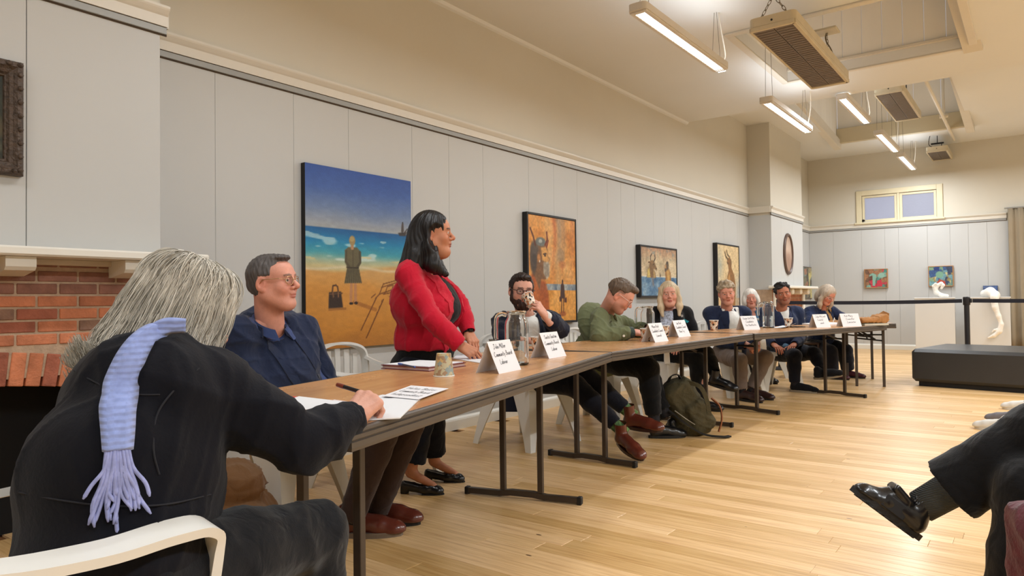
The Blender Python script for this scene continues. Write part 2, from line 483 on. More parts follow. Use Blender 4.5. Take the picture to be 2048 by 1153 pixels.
M_timber = mat('roof_light_timber', (214, 207, 194), 0.5, noise=0.02, nscale=4)
def shaft(n, R, z0, h, nb, axisboards):
    x0, x1, y0, y1 = R
    t = tag(bpy.data.objects.new('trim_%d' % n, None), kind='structure'); link(t)
    for i in range(nb):
        a, b = x0 + (x1 - x0) * i / nb, x0 + (x1 - x0) * (i + 1) / nb
        MB().box((a + .002, y1, z0), (b - .002, y1 + .02, z0 + h), bev=.002).build('roof_board', M_board, t)
        MB().box((a + .002, y0 - .02, z0), (b - .002, y0, z0 + h), bev=.002).build('roof_board', M_board, t)
    nb2 = max(3, int((y1 - y0) / .2))
    for i in range(nb2):
        a, b = y0 + (y1 - y0) * i / nb2, y0 + (y1 - y0) * (i + 1) / nb2
        MB().box((x0 - .02, a + .002, z0), (x0, b - .002, z0 + h), bev=.002).build('roof_board', M_board, t)
        MB().box((x1, a + .002, z0), (x1 + .02, b - .002, z0 + h), bev=.002).build('roof_board', M_board, t)
    MB().box((x0 - .05, y0 - .05, z0 + h), (x1 + .05, y1 + .05, z0 + h + .03)).build('roof_cap', M_board, t)
    return t
s1 = shaft(9, R1, ZC + .12, 0.85, 9, 0)
fr = MB()
for lo, hi in (((R1[0] - .07, R1[2] - .07, ZC - .018), (R1[1] + .07, R1[2], ZC)), ((R1[0] - .07, R1[3], ZC - .018), (R1[1] + .07, R1[3] + .05, ZC)), ((R1[0] - .07, R1[2], ZC - .018), (R1[0], R1[3], ZC)), ((R1[1], R1[2], ZC - .018), (R1[1] + .07, R1[3], ZC))):
    fr.box(lo, hi, bev=.004)
fr.build('opening_frame', M_timber, s1)
MB().box((R1[0], R1[2], ZC + .16), (R1[0] + .03, R1[3], ZC + .20), bev=.004).box((R1[0], R1[3] - .03, ZC + .1), (R1[1], R1[3], ZC + .13), bev=.004).build('ledge_strip', M_timber, s1)
MB().tube([(R1[1] - .10, R1[2] - .1, ZC + .55), (R1[1] + .03, R1[3] + .05, ZC - .02)], .05, rect=(.16, .07), up=(0, 0, 1)).build('sloping_timber', M_timber, s1)
s2 = shaft(10, R2, ZC2 + .12, 1.15, 5, 0)
MB().box((R2[0], R2[3] - .10, ZC2 - .01), (R2[1], R2[3] + .0, ZC2 + .26), bev=.006).build('end_timber', mat('roof_light_ledge', (196, 184, 156), .6), s2)
for xs in (R2[0], R2[1]):
    sg = 1 if xs == R2[0] else -1
    MB().tube([(xs, R2[2], ZC2 + .30), (xs, R2[3] + .02, ZC2 - .03)], .05, rect=(.12, .16), up=(0, 0, 1)).build('sloping_timber', M_timber, s2)
MB().box((R2[0], 12.8, ZC2 + .62), (R2[1], 12.86, ZC2 + .68), bev=.005).build('tie_bar', M_timber, s2)

# chimney breasts
def breast(n, C, zb, joints):
    st = struct('wall_' + n, MB().box((XW, C[1], zb), (C[0] - .012, C[2], ZC if n == 'chimney' else ZC2)), M_cream)
    js = [C[1]] + joints + [C[2]]
    for a_, b_ in zip(js[:-1], js[1:]):
        MB().box((C[0] - .012, a_ + .0014, zb), (C[0], b_ - .0014, ZT), bev=.0014).build('wall_panel', M_white, st)
    MB().box((C[0] - .012, C[1], ZT), (C[0] - .002, C[2], ZC if n == 'chimney' else ZC2)).build('upper_wall', M_cream, st)
    MB().box((XW, C[1] - .002, zb), (C[0] - .012, C[1], ZT)).box((XW, C[2], zb), (C[0] - .012, C[2] + .002, ZT)).build('side_panel', M_white, st)
    return st
breast('chimney', CH1, 1.24, [0.3, 0.72, 1.16])
breast('chimney_far', CH2, 1.18, [12.2, 12.9])

# near fireplace: mortar body with bricks laid on it one by one
def brick_mat(name, rgb, v):
    return mat(name, rgb, 0.85, noise=0.22, nscale=14, bump=0.5, bscale=70, rnd=v)
M_brick = [brick_mat('brick_orange', (192, 120, 86), .18), brick_mat('brick_red', (166, 98, 76), .2), brick_mat('brick_brown', (142, 98, 82), .1)]
M_brickburnt = brick_mat('brick_burnt', (128, 98, 82), .2)
M_mortar = mat('mortar', (184, 158, 134), 0.9, noise=.15, nscale=20, bump=.4, bscale=90)
M_firebox = mat('firebox_black', (14, 13, 13), 0.9)  # near-black lining of both fireplace openings
fp = thing('fireplace', 'red brick fireplace with white corbelled mantel, at the left behind the grey-haired writer', 'fireplace', (CH1[0], 0.771, 0))
Yc = 0.771; OW = 0.62; AR = 4.0; AZ = 0.712; AT = 0.150
zarc = lambda dy: AZ - dy * dy / (2 * AR)
bk = MB()
y0, y1 = CH1[1] - Yc, CH1[2] - Yc
bk.box((XW - CH1[0], y0 + .004, 0), (-.004, -OW - .02, 1.24)).box((XW - CH1[0], OW + .02, 0), (-.004, y1 - .004, 1.24)).box((XW - CH1[0], -OW - .02, AZ + .02), (-.004, OW + .02, 1.24))
bk.build('mortar_core', M_mortar, fp)
MB().box((XW - CH1[0] - .0, -OW - .01, 0.0), (XW - CH1[0] + .02, OW + .01, AZ + .02)).box((XW - CH1[0], -OW - .02, 0), (-.02, -OW - .012, AZ)).box((XW - CH1[0], OW + .012, 0), (-.02, OW + .02, AZ)).build('firebox', M_firebox, fp)
rb = random.Random(3)
def put_brick(cy, cz, ln, hh, ang=0.0, m=None, taper=0):
    M = np.eye(4)
    c, s = cos(ang), sin(ang)
    M[:3, :3] = np.array([[1, 0, 0], [0, c, -s], [0, s, c]])
    M[:3, 3] = (rb.uniform(-.002, .002), cy, cz)
    o = MB().box((-.03, -ln / 2, -hh / 2), (.002, ln / 2, hh / 2), M, bev=.003).build('brick', m, fp)
    return o
CHT = 0.0555
zz = 0.868; r_ = 0
while zz < 1.235:
    yy = y0 + (0 if r_ % 2 == 0 else -.085)
    while yy < y1 - .01:
        ln = 0.165
        a_, b_ = max(yy, y0), min(yy + ln, y1)
        if b_ - a_ > .03:
            mm = M_brick[2] if zz > 1.07 else (M_brickburnt if rb.random() < .12 else M_brick[0 if rb.random() < .68 else 1])
            put_brick((a_ + b_) / 2, zz + CHT / 2, b_ - a_ - .010, min(CHT, 1.24 - zz) - .010, 0, mm)
        yy += ln
    zz += CHT; r_ += 1
na = 20
for i in range(na):
    dy = (i + .5 - na / 2) * (2 * OW + .06) / na
    ang = -math.atan(dy / 3.2)
    put_brick(dy - sin(ang) * .0, zarc(dy) + AT / 2, (2 * OW + .06) / na - .010, AT - .006, ang, M_brick[0 if rb.random() < .45 else 1])
zz = 0.0; r_ = 0
while zz < 0.862:
    for sgn in (-1, 1):
        e0, e1 = (OW + .025, y1) if sgn > 0 else (y0, -OW - .025)
        if zz > .60: e0, e1 = (OW + .04, y1) if sgn > 0 else (y0, -OW - .04)
        cuts = [e0, e0 + (e1 - e0) * (.5 if r_ % 2 else .36), e1]
        for a_, b_ in zip(cuts[:-1], cuts[1:]):
            put_brick((a_ + b_) / 2, zz + CHT / 2, b_ - a_ - .008, min(CHT, .866 - zz) - .007, 0, M_brick[0 if rb.random() < .6 else 1])
    zz += CHT; r_ += 1
M_mantel = mat('mantel_paint', (226, 222, 212), 0.4, noise=.02, nscale=6)
MB().box((-.02, y0 - .12, 1.248), (.21, y1 + .14, 1.288), bev=.008).build('mantel_shelf', M_mantel, fp)
MB().box((-.005, y0, 1.222), (.03, y1, 1.249), bev=.003).build('mantel_rail', mat('mantel_under', (206, 190, 168), .5), fp)
for cy in (-0.62, -0.16, 0.315, 0.78):
    q = [(.0, 1.247), (.17, 1.247), (.17, 1.205), (.155, 1.190), (.03, 1.170), (.0, 1.170)]
    V = np.array([(x, cy + s * .055, z) for s in (-1, 1) for x, z in q]); k = len(q)
    MB().add(V, [(i, (i + 1) % k, k + (i + 1) % k, k + i) for i in range(k)] + [tuple(range(k))[::-1], tuple(range(k, 2 * k))]).build('corbel', M_mantel, fp)

# far fireplace
ff = thing('fireplace', 'small far brick fireplace with white mantel under the oval frame', 'fireplace', (CH2[0], (CH2[1] + CH2[2]) / 2, 0))
hw = (CH2[2] - CH2[1]) / 2
MB().box((XW - CH2[0], -hw + .003, 0), (-.006, -.55, 1.19)).box((XW - CH2[0], .55, 0), (-.006, hw - .003, 1.19)).box((XW - CH2[0], -.55, .70), (-.006, .55, 1.19)).build('mortar_core', M_mortar, ff)
MB().box((XW - CH2[0], -.55, 0), (XW - CH2[0] + .02, .55, .7)).build('firebox', M_firebox, ff)
bk = MB(); zz = 0; r_ = 0
while zz < 1.18:
    yy = -hw + (0 if r_ % 2 else -.11)
    while yy < hw:
        a_, b_ = max(yy, -hw), min(yy + .22, hw)
        if b_ - a_ > .04 and not (zz < .70 and a_ < .55 and b_ > -.55):
            bk.box((-.02, a_ + .004, zz + .004), (.002, b_ - .004, min(zz + .08, 1.19) - .004), bev=.003)
        yy += .22
    zz += .08; r_ += 1
tag(bk.build('bricks', mat('brick_far', (150, 96, 66), .85, noise=.25, nscale=9), ff), kind='stuff')
MB().box((-.02, -hw - .16, 1.20), (.22, hw + .16, 1.245), bev=.01).build('mantel_shelf', M_mantel, ff)
for cy in (-.75, -.25, .25, .75):
    MB().box((.0, cy - .05, 1.10), (.15, cy + .05, 1.20), bev=.02).build('corbel', M_mantel, ff)
for a_, b_ in ((hw - .14, hw - .02), (-hw + .02, -hw + .14)):
    MB().box((-.0, a_, 0), (.03, b_, 1.2), bev=.004).build('pilaster_board', M_mantel, ff)
# ================================================================ LAMPS AND HEATERS
M_lamp = mat('lamp_housing', (214, 208, 200), 0.45)
M_diff = mat('lamp_diffuser', (255, 248, 236), 0.5, emit=5.0)
M_wire = mat('wire_steel', (120, 112, 100), 0.4, metal=.6)
M_cable = mat('cable_white', (226, 218, 204), 0.5)
LAMP_LABELS = ['largest white tube lamp, nearest to the long wall top', 'white tube lamp hanging just below the near ceiling edge', 'first white tube lamp beyond the ceiling edge, beside the middle heater',
               'middle white tube lamp of the three in the far half', 'smallest and farthest white tube lamp']
def ceil_z(x, y):
    if R1[0] < x < R1[1] and R1[2] < y < R1[3]: return ZC + .97
    if R2[0] < x < R2[1] and R2[2] < y < R2[3]: return ZC2 + 1.27
    return ZC if y < YC else ZC2
def stadium(L_, W_, r, n=5):
    out = []
    for cx, cy, a0 in ((W_ / 2 - r, L_ / 2 - r, 0), (-W_ / 2 + r, L_ / 2 - r, 90), (-W_ / 2 + r, -L_ / 2 + r, 180), (W_ / 2 - r, -L_ / 2 + r, 270)):
        for i in range(n + 1):
            a = radians(a0 + 90 * i / n); out.append((cx + r * cos(a), cy + r * sin(a)))
    return out
for i, (lx, ly, lz, ln) in enumerate(LAMPS):
    seen = i < 5
    zc = ceil_z(lx, ly)
    t = thing('pendant_lamp', LAMP_LABELS[i] if seen else 'white tube lamp out of view, %s row, number %d from the back wall' % ('audience side' if lx > 0 else 'table side', 1 + sum(1 for q in LAMPS[5:] if (q[0] > 0) == (lx > 0) and q[1] < ly)), 'lamp', (lx, ly, lz), 0, None if seen else 'lamps out of view')
    W = .135
    o = MB().prism(stadium(ln, W, .03), .012, .062).build('housing', M_lamp, t)
    fr = MB()
    for a, b in (((-W / 2 + .004, -ln / 2 + .02, 0), (-.034, ln / 2 - .02, .014)), ((.034, -ln / 2 + .02, 0), (W / 2 - .004, ln / 2 - .02, .014)), ((-.034, -ln / 2 + .02, 0), (.034, -ln / 2 + .055, .014)), ((-.034, ln / 2 - .055, 0), (.034, ln / 2 - .02, .014))):
        fr.box(a, b, bev=.003)
    fr.build('rim', M_lamp, t)
    MB().box((-.033, -ln / 2 + .056, .004), (.033, ln / 2 - .056, .011)).build('diffuser', M_diff, t)
    if seen:
        lv = MB()
        for k in range(int(ln / .05)):
            yy = -ln / 2 + .06 + k * .05
            lv.box((-.033, yy, .0), (.033, yy + .004, .006))
        tag(lv.build('louvre_blades', M_diff, t), kind='stuff')
    wv = MB()
    for sy in (-1, 1):
        for dx in (-.035, .035):
            wv.tube([(dx, sy * (ln / 2 - .12), .06), (dx * .3, sy * (ln / 2 - .12), ceil_z(lx, ly + sy * (ln / 2 - .12)) - lz)], .0022, 5)
    wv.build('suspension_wire', M_wire, t)
    MB().tube(spline([(.02, ln / 2 - .06, .06), (.05, ln / 2 - .03, .25 * (zc - lz)), (.03, ln / 2 - .07, .7 * (zc - lz)), (.02, ln / 2 - .10, ceil_z(lx, ly + ln / 2 - .1) - lz)], 5), .006, 6).build('power_cable', M_cable, t)
    for nm, pw, z, rx in (('downlight', LAMP_DOWN, -.004, 0), ('uplight', LAMP_UP, .07, pi)):
        l = bpy.data.lights.new(nm, 'AREA'); l.shape = 'RECTANGLE'; l.size = .07 if rx == 0 else .1; l.size_y = ln - .12
        l.energy = pw * ln / 1.6 * (1.0 if rx else 2.6 if lx > 0 and ly < YC else 2.3 if ly > 13 else 2.0 if lx > 0 else 1.25 if ly > YC else .68); l.color = LAMP_COL
        lo = bpy.data.objects.new(nm, l); lo.location = (0, 0, z); lo.rotation_euler = (0, rx, 0); link(lo, t)

M_heat = mat('heater_casing', (196, 184, 158), 0.5, noise=.06, nscale=7)
M_hpan = mat('heater_panel', (122, 110, 98), 0.42, metal=.35, noise=.05, nscale=10, bump=.25, bscale=120, wave='Y')
M_chain = mat('chain_metal', (122, 112, 94), 0.4, metal=.7)
M_black = mat('black_metal', (26, 25, 26), 0.45, metal=.2)
def heater(loc, ln, wd, label, kind, zc):
    t = thing('radiant_heater', label, 'heater', loc)
    h = .085
    MB().prism(stadium(ln, wd, .04), .02, h).build('casing', M_heat, t)
    rim = MB()
    for a, b in (((-wd / 2, -ln / 2 + .01, -.012), (-wd / 2 + .018, ln / 2 - .01, .022)), ((wd / 2 - .03, -ln / 2 + .01, -.012), (wd / 2, ln / 2 - .01, .022)), ((-wd / 2 + .01, -ln / 2, -.012), (wd / 2 - .01, -ln / 2 + .03, .022)), ((-wd / 2 + .01, ln / 2 - .05, -.012), (wd / 2 - .01, ln / 2, .022))):
        rim.box(a, b, bev=.004)
    rim.build('rim', M_heat, t)
    for s in (-1, 1):
        x0, x1 = (-wd / 2 + .018, -.003) if s < 0 else (.003, wd / 2 - .03)
        p = MB().box((x0, -ln / 2 + .03, -.004), (x1, ln / 2 - .05, .02)).build('heating_panel', M_hpan, t)
        rb_ = MB()
        nn = 34
        for k in range(nn):
            yy = -ln / 2 + .035 + k * (ln - .09) / nn
            rb_.box((x0 + .006, yy, -.007), (x1 - .006, yy + .012, -.003))
        tag(rb_.build('ribs', M_hpan, p), kind='stuff')
    MB().tube([(.0, -ln / 2 - .003, .045), (.0, -ln / 2 + .005, .045)], .008, 8).build('screw_head', M_black, t)
    if kind == 'chain':
        def chain(p0, p1, nm='chain'):
            p0, p1 = np.array(p0), np.array(p1)
            d = p1 - p0; L_ = np.linalg.norm(d); d = d / L_
            n = max(2, int(L_ / .036)); mb = MB()
            s1 = np.cross(d, (0.3, 1, .2)); s1 /= np.linalg.norm(s1); s2 = np.cross(d, s1)
            for k in range(n):
                c = p0 + d * L_ * (k + .5) / n
                s = s1 if k % 2 else s2
                pts = [c + d * .024 * cos(a) + s * .010 * sin(a) for a in np.linspace(0, 2 * pi, 11)]
                mb.tube(pts, .0028, 4, cap=False)
            mb.build(nm, M_chain, t)
        top = zc - loc[2]
        for sy in (-1, 1):
            j = (0, sy * (ln / 2 - .06), h + .16)
            chain((-.10, sy * (ln / 2 - .06), h), j); chain((.10, sy * (ln / 2 - .06), h), j)
            chain(j, (0, sy * (ln / 2 - .10), top))
        MB().box((-.10, ln / 2 - .2, top - .02), (.10, ln / 2 - .02, top), bev=.005).build('ceiling_plate', M_heat, t)
        MB().tube(spline([(.03, ln / 2 - .1, h), (.05, ln / 2 - .12, .25), (-.01, ln / 2 - .1, .4), (.01, ln / 2 - .1, top)], 5), .006, 6).build('power_cable', M_chain, t)
    else:
        for sy in (-1, 1):
            yy = sy * (ln / 2 - .15)
            MB().tube([(-.085, yy, h - .01), (-.085, yy, h + .07), (.085, yy, h + .07), (.085, yy, h - .01)], .008, 6).build('bracket', M_heat, t)
            MB().box((-.10, yy - .012, h + .062), (.10, yy + .012, h + .09), bev=.004).build('hanger_bar', M_black, t)
            MB().tube([(0, yy, h + .08), (0.0, yy, zc - loc[2])], .007, 6).build('hanger_rod', M_black, t)
        MB().tube(spline([(-.06, -ln / 2 + .12, h), (-.13, -ln / 2 + .1, h + .08), (-.08, -ln / 2 + .1, h + .3), (-.05, -ln / 2 + .1, zc - loc[2])], 5), .006, 6).build('power_cable', M_black, t)
    return t
heater((-1.49, 6.03, 3.0), 1.78, .33, 'large near radiant heater hung on chains from ceiling', 'chain', ZC)
heater((-1.45, 10.75, 3.62), 1.72, .33, 'middle radiant heater on black brackets beside lamps', 'bar', ZC2 + .9)
heater((-1.38, 15.0 - .05, 3.62), 1.0, .33, 'farthest and smallest radiant heater high near far wall', 'bar', ZC2)
pp = thing('gas_pipe', 'white pipe with hanging rods running beside far heaters', 'pipe', (-1.15, 12.0, 3.95))
M_pipe = mat('pipe_paint', (222, 214, 198), .4)
MB().tube([(0, -2.6, .05), (0, 2.9, -.08)], .026, 8).build('pipe_run', M_pipe, pp)
for yy in (-1.25, 1.2):
    MB().tube([(0, yy, 0), (0, yy, 1.1 if yy < 0 else 1.15)], .02, 8).build('hanging_rod', M_pipe, pp)
    MB().tube([(-.06, yy, .0), (.06, yy, .0)], .034, 8).build('pipe_clamp', M_pipe, pp)
# ================================================================ TABLES
def wood_mat(name, base, dark, scale=(1, 9, 9), rough=.3):
    m = bpy.data.materials.new(name); m.use_nodes = True
    N, L = m.node_tree.nodes, m.node_tree.links
    p = N['Principled BSDF']
    tc = N.new('ShaderNodeTexCoord'); mp = N.new('ShaderNodeMapping'); mp.inputs['Scale'].default_value = scale
    L.new(tc.outputs['Object'], mp.inputs['Vector'])
    n = N.new('ShaderNodeTexNoise'); n.inputs['Scale'].default_value = 2.0; n.inputs['Detail'].default_value = 7; n.inputs['Roughness'].default_value = .65; n.inputs['Distortion'].default_value = .25
    L.new(mp.outputs[0], n.inputs['Vector'])
    cr = N.new('ShaderNodeValToRGB'); e = cr.color_ramp.elements
    e[0].position = .3; e[0].color = (*srgb(dark), 1); e[1].position = .66; e[1].color = (*srgb(base), 1)
    L.new(n.outputs['Fac'], cr.inputs[0])
    n2 = N.new('ShaderNodeTexNoise'); n2.inputs['Scale'].default_value = 3.5; n2.inputs['Detail'].default_value = 5; L.new(tc.outputs['Object'], n2.inputs['Vector'])
    mr = N.new('ShaderNodeMapRange'); mr.inputs['From Min'].default_value = .35; mr.inputs['From Max'].default_value = .7; mr.inputs['To Min'].default_value = rough - .03; mr.inputs['To Max'].default_value = rough + .06
    L.new(n2.outputs['Fac'], mr.inputs['Value']); L.new(mr.outputs[0], p.inputs['Roughness'])
    hv = N.new('ShaderNodeHueSaturation'); mr3 = N.new('ShaderNodeMapRange'); mr3.inputs['From Min'].default_value = .3; mr3.inputs['From Max'].default_value = .7; mr3.inputs['To Min'].default_value = .96; mr3.inputs['To Max'].default_value = 1.04
    L.new(n2.outputs['Fac'], mr3.inputs['Value']); L.new(mr3.outputs[0], hv.inputs['Value']); L.new(cr.outputs[0], hv.inputs['Color'])
    L.new(hv.outputs[0], p.inputs['Base Color'])
    p.inputs['Specular IOR Level'].default_value = .5
    MATS[name] = m
    return m
M_ttop = wood_mat('table_top_wood', (200, 150, 100), (180, 130, 84), (16, .9, 16), .26)
M_tedge = mat('table_edge_strip', (80, 71, 63), 0.42, spec=.45, noise=.05, nscale=10)
M_tgroove = mat('table_edge_groove', (44, 38, 34), 0.6)
M_tleg = mat('table_leg_brown', (66, 56, 48), 0.4, spec=.55, metal=.25, noise=.06, nscale=14)
M_tcap = mat('rubber_black', (22, 21, 21), 0.6)
TH = 0.74
def table(loc, rz, ln, label, legs, tee=True):
    t = thing('trestle_table', label, 'table', (loc[0], loc[1], 0), rz, None)
    W = .75
    MB().box((-W / 2 + .012, -ln / 2 + .012, TH - .022), (W / 2 - .012, ln / 2 - .012, TH), bev=.002).build('tabletop', M_ttop, t)
    MB().box((-W / 2 + .02, -ln / 2 + .02, TH - .034), (W / 2 - .02, ln / 2 - .02, TH - .0225)).build('underside', M_tleg, t)
    # ribbed moulding round the edge: profile (outward, height)
    prof = [(.004, 0), (.011, -.0005), (.0155, -.004), (.0165, -.011), (.0115, -.0125), (.0115, -.0155), (.0165, -.017), (.0165, -.0265), (.0115, -.028), (.0115, -.031), (.0165, -.0325), (.0165, -.046), (.014, -.054), (.004, -.055), (-.012, -.055), (-.012, -.0225), (.0, -.0225)]
    c4 = [(-1, -1), (1, -1), (1, 1), (-1, 1)]
    V = []; k = len(prof)
    for sx, sy in c4:
        V += [(sx * (W / 2 - .0165 + q), sy * (ln / 2 - .0165 + q), TH + h) for q, h in prof]
    F = [(i * k + j, ((i + 1) % 4) * k + j, ((i + 1) % 4) * k + (j + 1) % k, i * k + (j + 1) % k) for i in range(4) for j in range(k)]
    MB().add(V, F).build('edge_moulding', M_tedge, t)
    for yl in legs:
        s = 1 if yl > 0 else -1
        xs = (-.105, .105) if tee else (.0, .285)
        for x in xs:
            MB().box((x - .014, yl - .014, .04 if tee else 0), (x + .014, yl + .014, TH - .034), bev=.002).build('leg', M_tleg, t)
        MB().tube([(xs[0], yl, .60), (xs[1], yl, .60)], .009, 8).build('cross_bar', M_tcap, t)
        MB().tube([((xs[0] + xs[1]) / 2 + .03, yl, .60), ((xs[0] + xs[1]) / 2 + .03, yl - s * .36, TH - .04)], .01, rect=(.02, .007), up=(1, 0, 0)).build('brace', M_tleg, t)
        if tee:
            f = MB().box((-.315, yl - .015, .006), (-.12, yl + .015, .036), bev=.003).box((.12, yl - .015, .006), (.315, yl + .015, .036), bev=.003)
            f.tube([(-.13, yl, .021), (-.06, yl, .030), (.06, yl, .030), (.13, yl, .021)], .02, rect=(.03, .030), up=(0, 0, 1))
            f.build('foot_bar', M_tleg, t)
            for x in (-.315, .315):
                MB().box((x - .012, yl - .0175, 0), (x + .012, yl + .0175, .039), bev=.003).build('foot_cap', M_tcap, t)
        else:
            MB().tube([(.0, yl, .56), (.285, yl, .53)], .009, 8).build('cross_bar', M_tcap, t)
            MB().tube([(.02, yl - .02, .66), (.20, yl - .02, .545)], .012, 6).tube([(.10, yl - .02, .60), (.12, yl - .02, .545)], .008, 6).build('folding_stay', M_tcap, t)
    return t
T1 = table((-1.9825, 2.216), radians(15), 2.535, 'nearest trestle table, its ribbed edge reaching the writer with the scarf', (-.845, .7875))
T2 = table((-2.3175, 4.754), radians(-.6), 2.4, 'second trestle table, the man in green leans on it', (-.83, .83))
T3 = table((-1.962, 7.226), radians(-15.5), 2.4, 'third trestle table, in front of the fair-haired man in white shirt', (-.775, .82))
T4 = table((-1.90, 9.54), radians(18), 1.8, 'farthest table, bearing the brown paper bag, beside the black bench', (-.62, .212), tee=False)
def loc_on(T, x, y, z=TH):
    a = T.rotation_euler.z; l = T.location
    return (l.x + x * cos(a) - y * sin(a), l.y + x * sin(a) + y * cos(a), z)

# ================================================================ WHITE PLASTIC CHAIRS
M_plastic = mat('chair_plastic', (222, 221, 216), 0.32, noise=.02, nscale=7, spec=.5)
def strip(mb, pts, wd, th, up):
    mb.tube(spline(pts, 6), .01, rect=[(w, th) for w in np.interp(np.linspace(0, 1, (len(pts) - 1) * 6 + 1), np.linspace(0, 1, len(wd)), wd)] , up=up)
def make_chair():
    t = thing('plastic_chair', 'x', 'chair')
    # dished seat
    n = 13; V = []; 
    for zz in (0, 1):
        for i in range(n):
            for j in range(n):
                u, v = i / (n - 1) * 2 - 1, j / (n - 1) * 2 - 1
                x, y = u * (.225 - .02 * (v < 0) * -v), v * .215
                r = max(abs(u), abs(v))
                e = max(0, (r - .82) / .18)
                z = .430 + .012 * (u * u) - .006 * v - .028 * e * e
                V.append((x, y, z - zz * .014))
    I = lambda z, i, j: z * n * n + i * n + j
    F = []
    for i in range(n - 1):
        for j in range(n - 1):
            F += [(I(0, i, j), I(0, i + 1, j), I(0, i + 1, j + 1), I(0, i, j + 1)), (I(1, i, j), I(1, i, j + 1), I(1, i + 1, j + 1), I(1, i + 1, j))]
    ring = [(i, 0) for i in range(n)] + [(n - 1, j) for j in range(1, n)] + [(i, n - 1) for i in range(n - 2, -1, -1)] + [(0, j) for j in range(n - 2, 0, -1)]
    for a, b in zip(ring, ring[1:] + ring[:1]):
        F.append((I(0, *a), I(1, *a), I(1, *b), I(0, *b)))
    MB().add(V, F).build('seat', M_plastic, t, 'auto')
    # legs: broad folded channels tapering to the floor
    for sx in (-1, 1):
        for sy in (-1, 1):
            top, bot = np.array((sx * .205, sy * .19, .425)), np.array((sx * .262, sy * (.252 if sy > 0 else .275), 0))
            mb = MB()
            V = []; sec = 7
            for q in range(sec):
                f = q / (sec - 1); c = top + (bot - top) * f
                wd = .115 * (1 - f) ** 1.3 + .050; b = .010
                o = np.array((sx, 0, 0)), np.array((0, sy, 0))
                # L shaped channel seen from above
                poly = [(0, 0), (-wd, 0), (-wd, -b), (-b * 1.6, -b * 1.1), (-b, -wd), (0, -wd)]
                V += [c + o[0] * (p + .02) + o[1] * (r + .02) for p, r in poly]
            k = 6
            F = [(i * k + j, i * k + (j + 1) % k, (i + 1) * k + (j + 1) % k, (i + 1) * k + j) for i in range(sec - 1) for j in range(k)] + [tuple(range(k)), tuple((sec - 1) * k + j for j in range(k))]
            mb.add(V, F).build('leg', M_plastic, t)
    # side aprons under the seat
    MB().box((-.222, -.205, .385), (-.208, .20, .43), bev=.004).box((.208, -.205, .385), (.222, .20, .43), bev=.004).box((-.21, .198, .39), (.21, .212, .428), bev=.004).build('apron', M_plastic, t)
    # arms
    for sx in (-1, 1):
        mb = MB()
        strip(mb, [(sx * .235, -.255, .70), (sx * .275, -.16, .655), (sx * .285, .0, .638), (sx * .282, .12, .640), (sx * .268, .195, .628), (sx * .252, .222, .58), (sx * .235, .215, .43)], [.045, .052, .056, .056, .052, .045, .055], .018, (0, 0, 1) if False else (sx * .25, 0.45, 1))
        mb.build('armrest', M_plastic, t, 'auto')
    # back: curved rim, uprights and slats
    rim = MB()
    arc = [(.238 * s, -.255 - .02 * (1 - abs(s)) - .035 * (z - .43), z) for s, z in ((-1, .43), (-1.03, .58), (-1.0, .70), (-.86, .755), (-.5, .785), (0, .795), (.5, .785), (.86, .755), (1.0, .70), (1.03, .58), (1, .43))]
    rim.tube(spline(arc, 6), .012, rect=(.016, .05), up=(0, 1, .1))
    bk = rim.build('backrest', M_plastic, t, 'auto')
    for i in range(5):
        x = (i - 2) * .082
        zt = .765 - .010 * (i - 2) ** 2
        MB().tube(spline([(x * .95, -.215, .42), (x, -.275, .55), (x * 1.02, -.285, .70), (x * 1.02, -.288, zt)], 5), .012, rect=(.046, .009), up=(0, 1, 0)).build('slat', M_plastic, bk)
    return t
CHAIR0 = make_chair()
_used = [False]
def chair(x, y, face, label, s=1.0):
    """face: direction in degrees the sitter looks, measured from +y towards +x"""
    c = CHAIR0 if not _used[0] else copy_tree(CHAIR0)
    _used[0] = True
    c.location = (x, y, 0); c.rotation_euler = (0, 0, -radians(face)); c.scale = (s, s, s)
    tag(c, label, 'chair', 'white plastic armchairs')
    return c
chair(-1.50, .50, 0, 'white plastic armchair under the grey-haired writer, its arm at bottom left')
chair(-2.92, 1.98, 72, 'white plastic armchair under the man in the navy suit')
chair(-3.10, 2.80, 78, 'empty white plastic armchair behind the woman in red')
chair(-3.02, 4.20, 96, 'white plastic armchair under the bearded man drinking')
chair(-3.0, 5.25, 85, 'white plastic armchair under the man in green jacket')
chair(-2.95, 6.50, 110, 'white plastic armchair under the blonde woman')
chair(-2.72, 7.55, 112, 'white plastic armchair under the fair-haired man in white shirt')
chair(-2.52, 8.28, 122, 'white plastic armchair under the dark-haired man in navy sweater')
chair(-2.98, 9.35, 130, 'white plastic armchair under the white-haired woman in denim shirt')

# chairs of other make
M_stack = mat('chair_grey_metal', (150, 152, 156), .3, metal=.7)
def metal_chair(loc, face, label, m, name='metal_chair'):
    t = thing(name, label, 'chair', (loc[0], loc[1], 0), -radians(face))
    MB().box((-.2, -.2, .435), (.2, .2, .46), bev=.012).build('seat', m, t)
    for sx in (-1, 1):
        for sy in (-1, 1):
            MB().tube([(sx * .19, sy * .18, .44), (sx * .2, sy * .21, 0)], .013, 8).build('leg', m, t)
        MB().tube([(sx * .19, -.19, .44), (sx * .19, -.24, .84)], .012, 8).build('back_post', m, t)
    MB().tube(spline([(-.19, -.235, .78), (-.1, -.27, .80), (.1, -.27, .80), (.19, -.235, .78)], 5), .01, rect=(.012, .13), up=(0, 1, 0)).build('backrest', m, t)
    return t
metal_chair((-3.42, 8.05), 100, 'grey metal chair empty against the wall behind blonde woman', M_stack)
metal_chair((-2.45, 9.72), 88, 'dark brown wooden chair under the woman writing in denim jacket', mat('chair_dark_wood', (64, 42, 30), .45), 'wooden_chair')

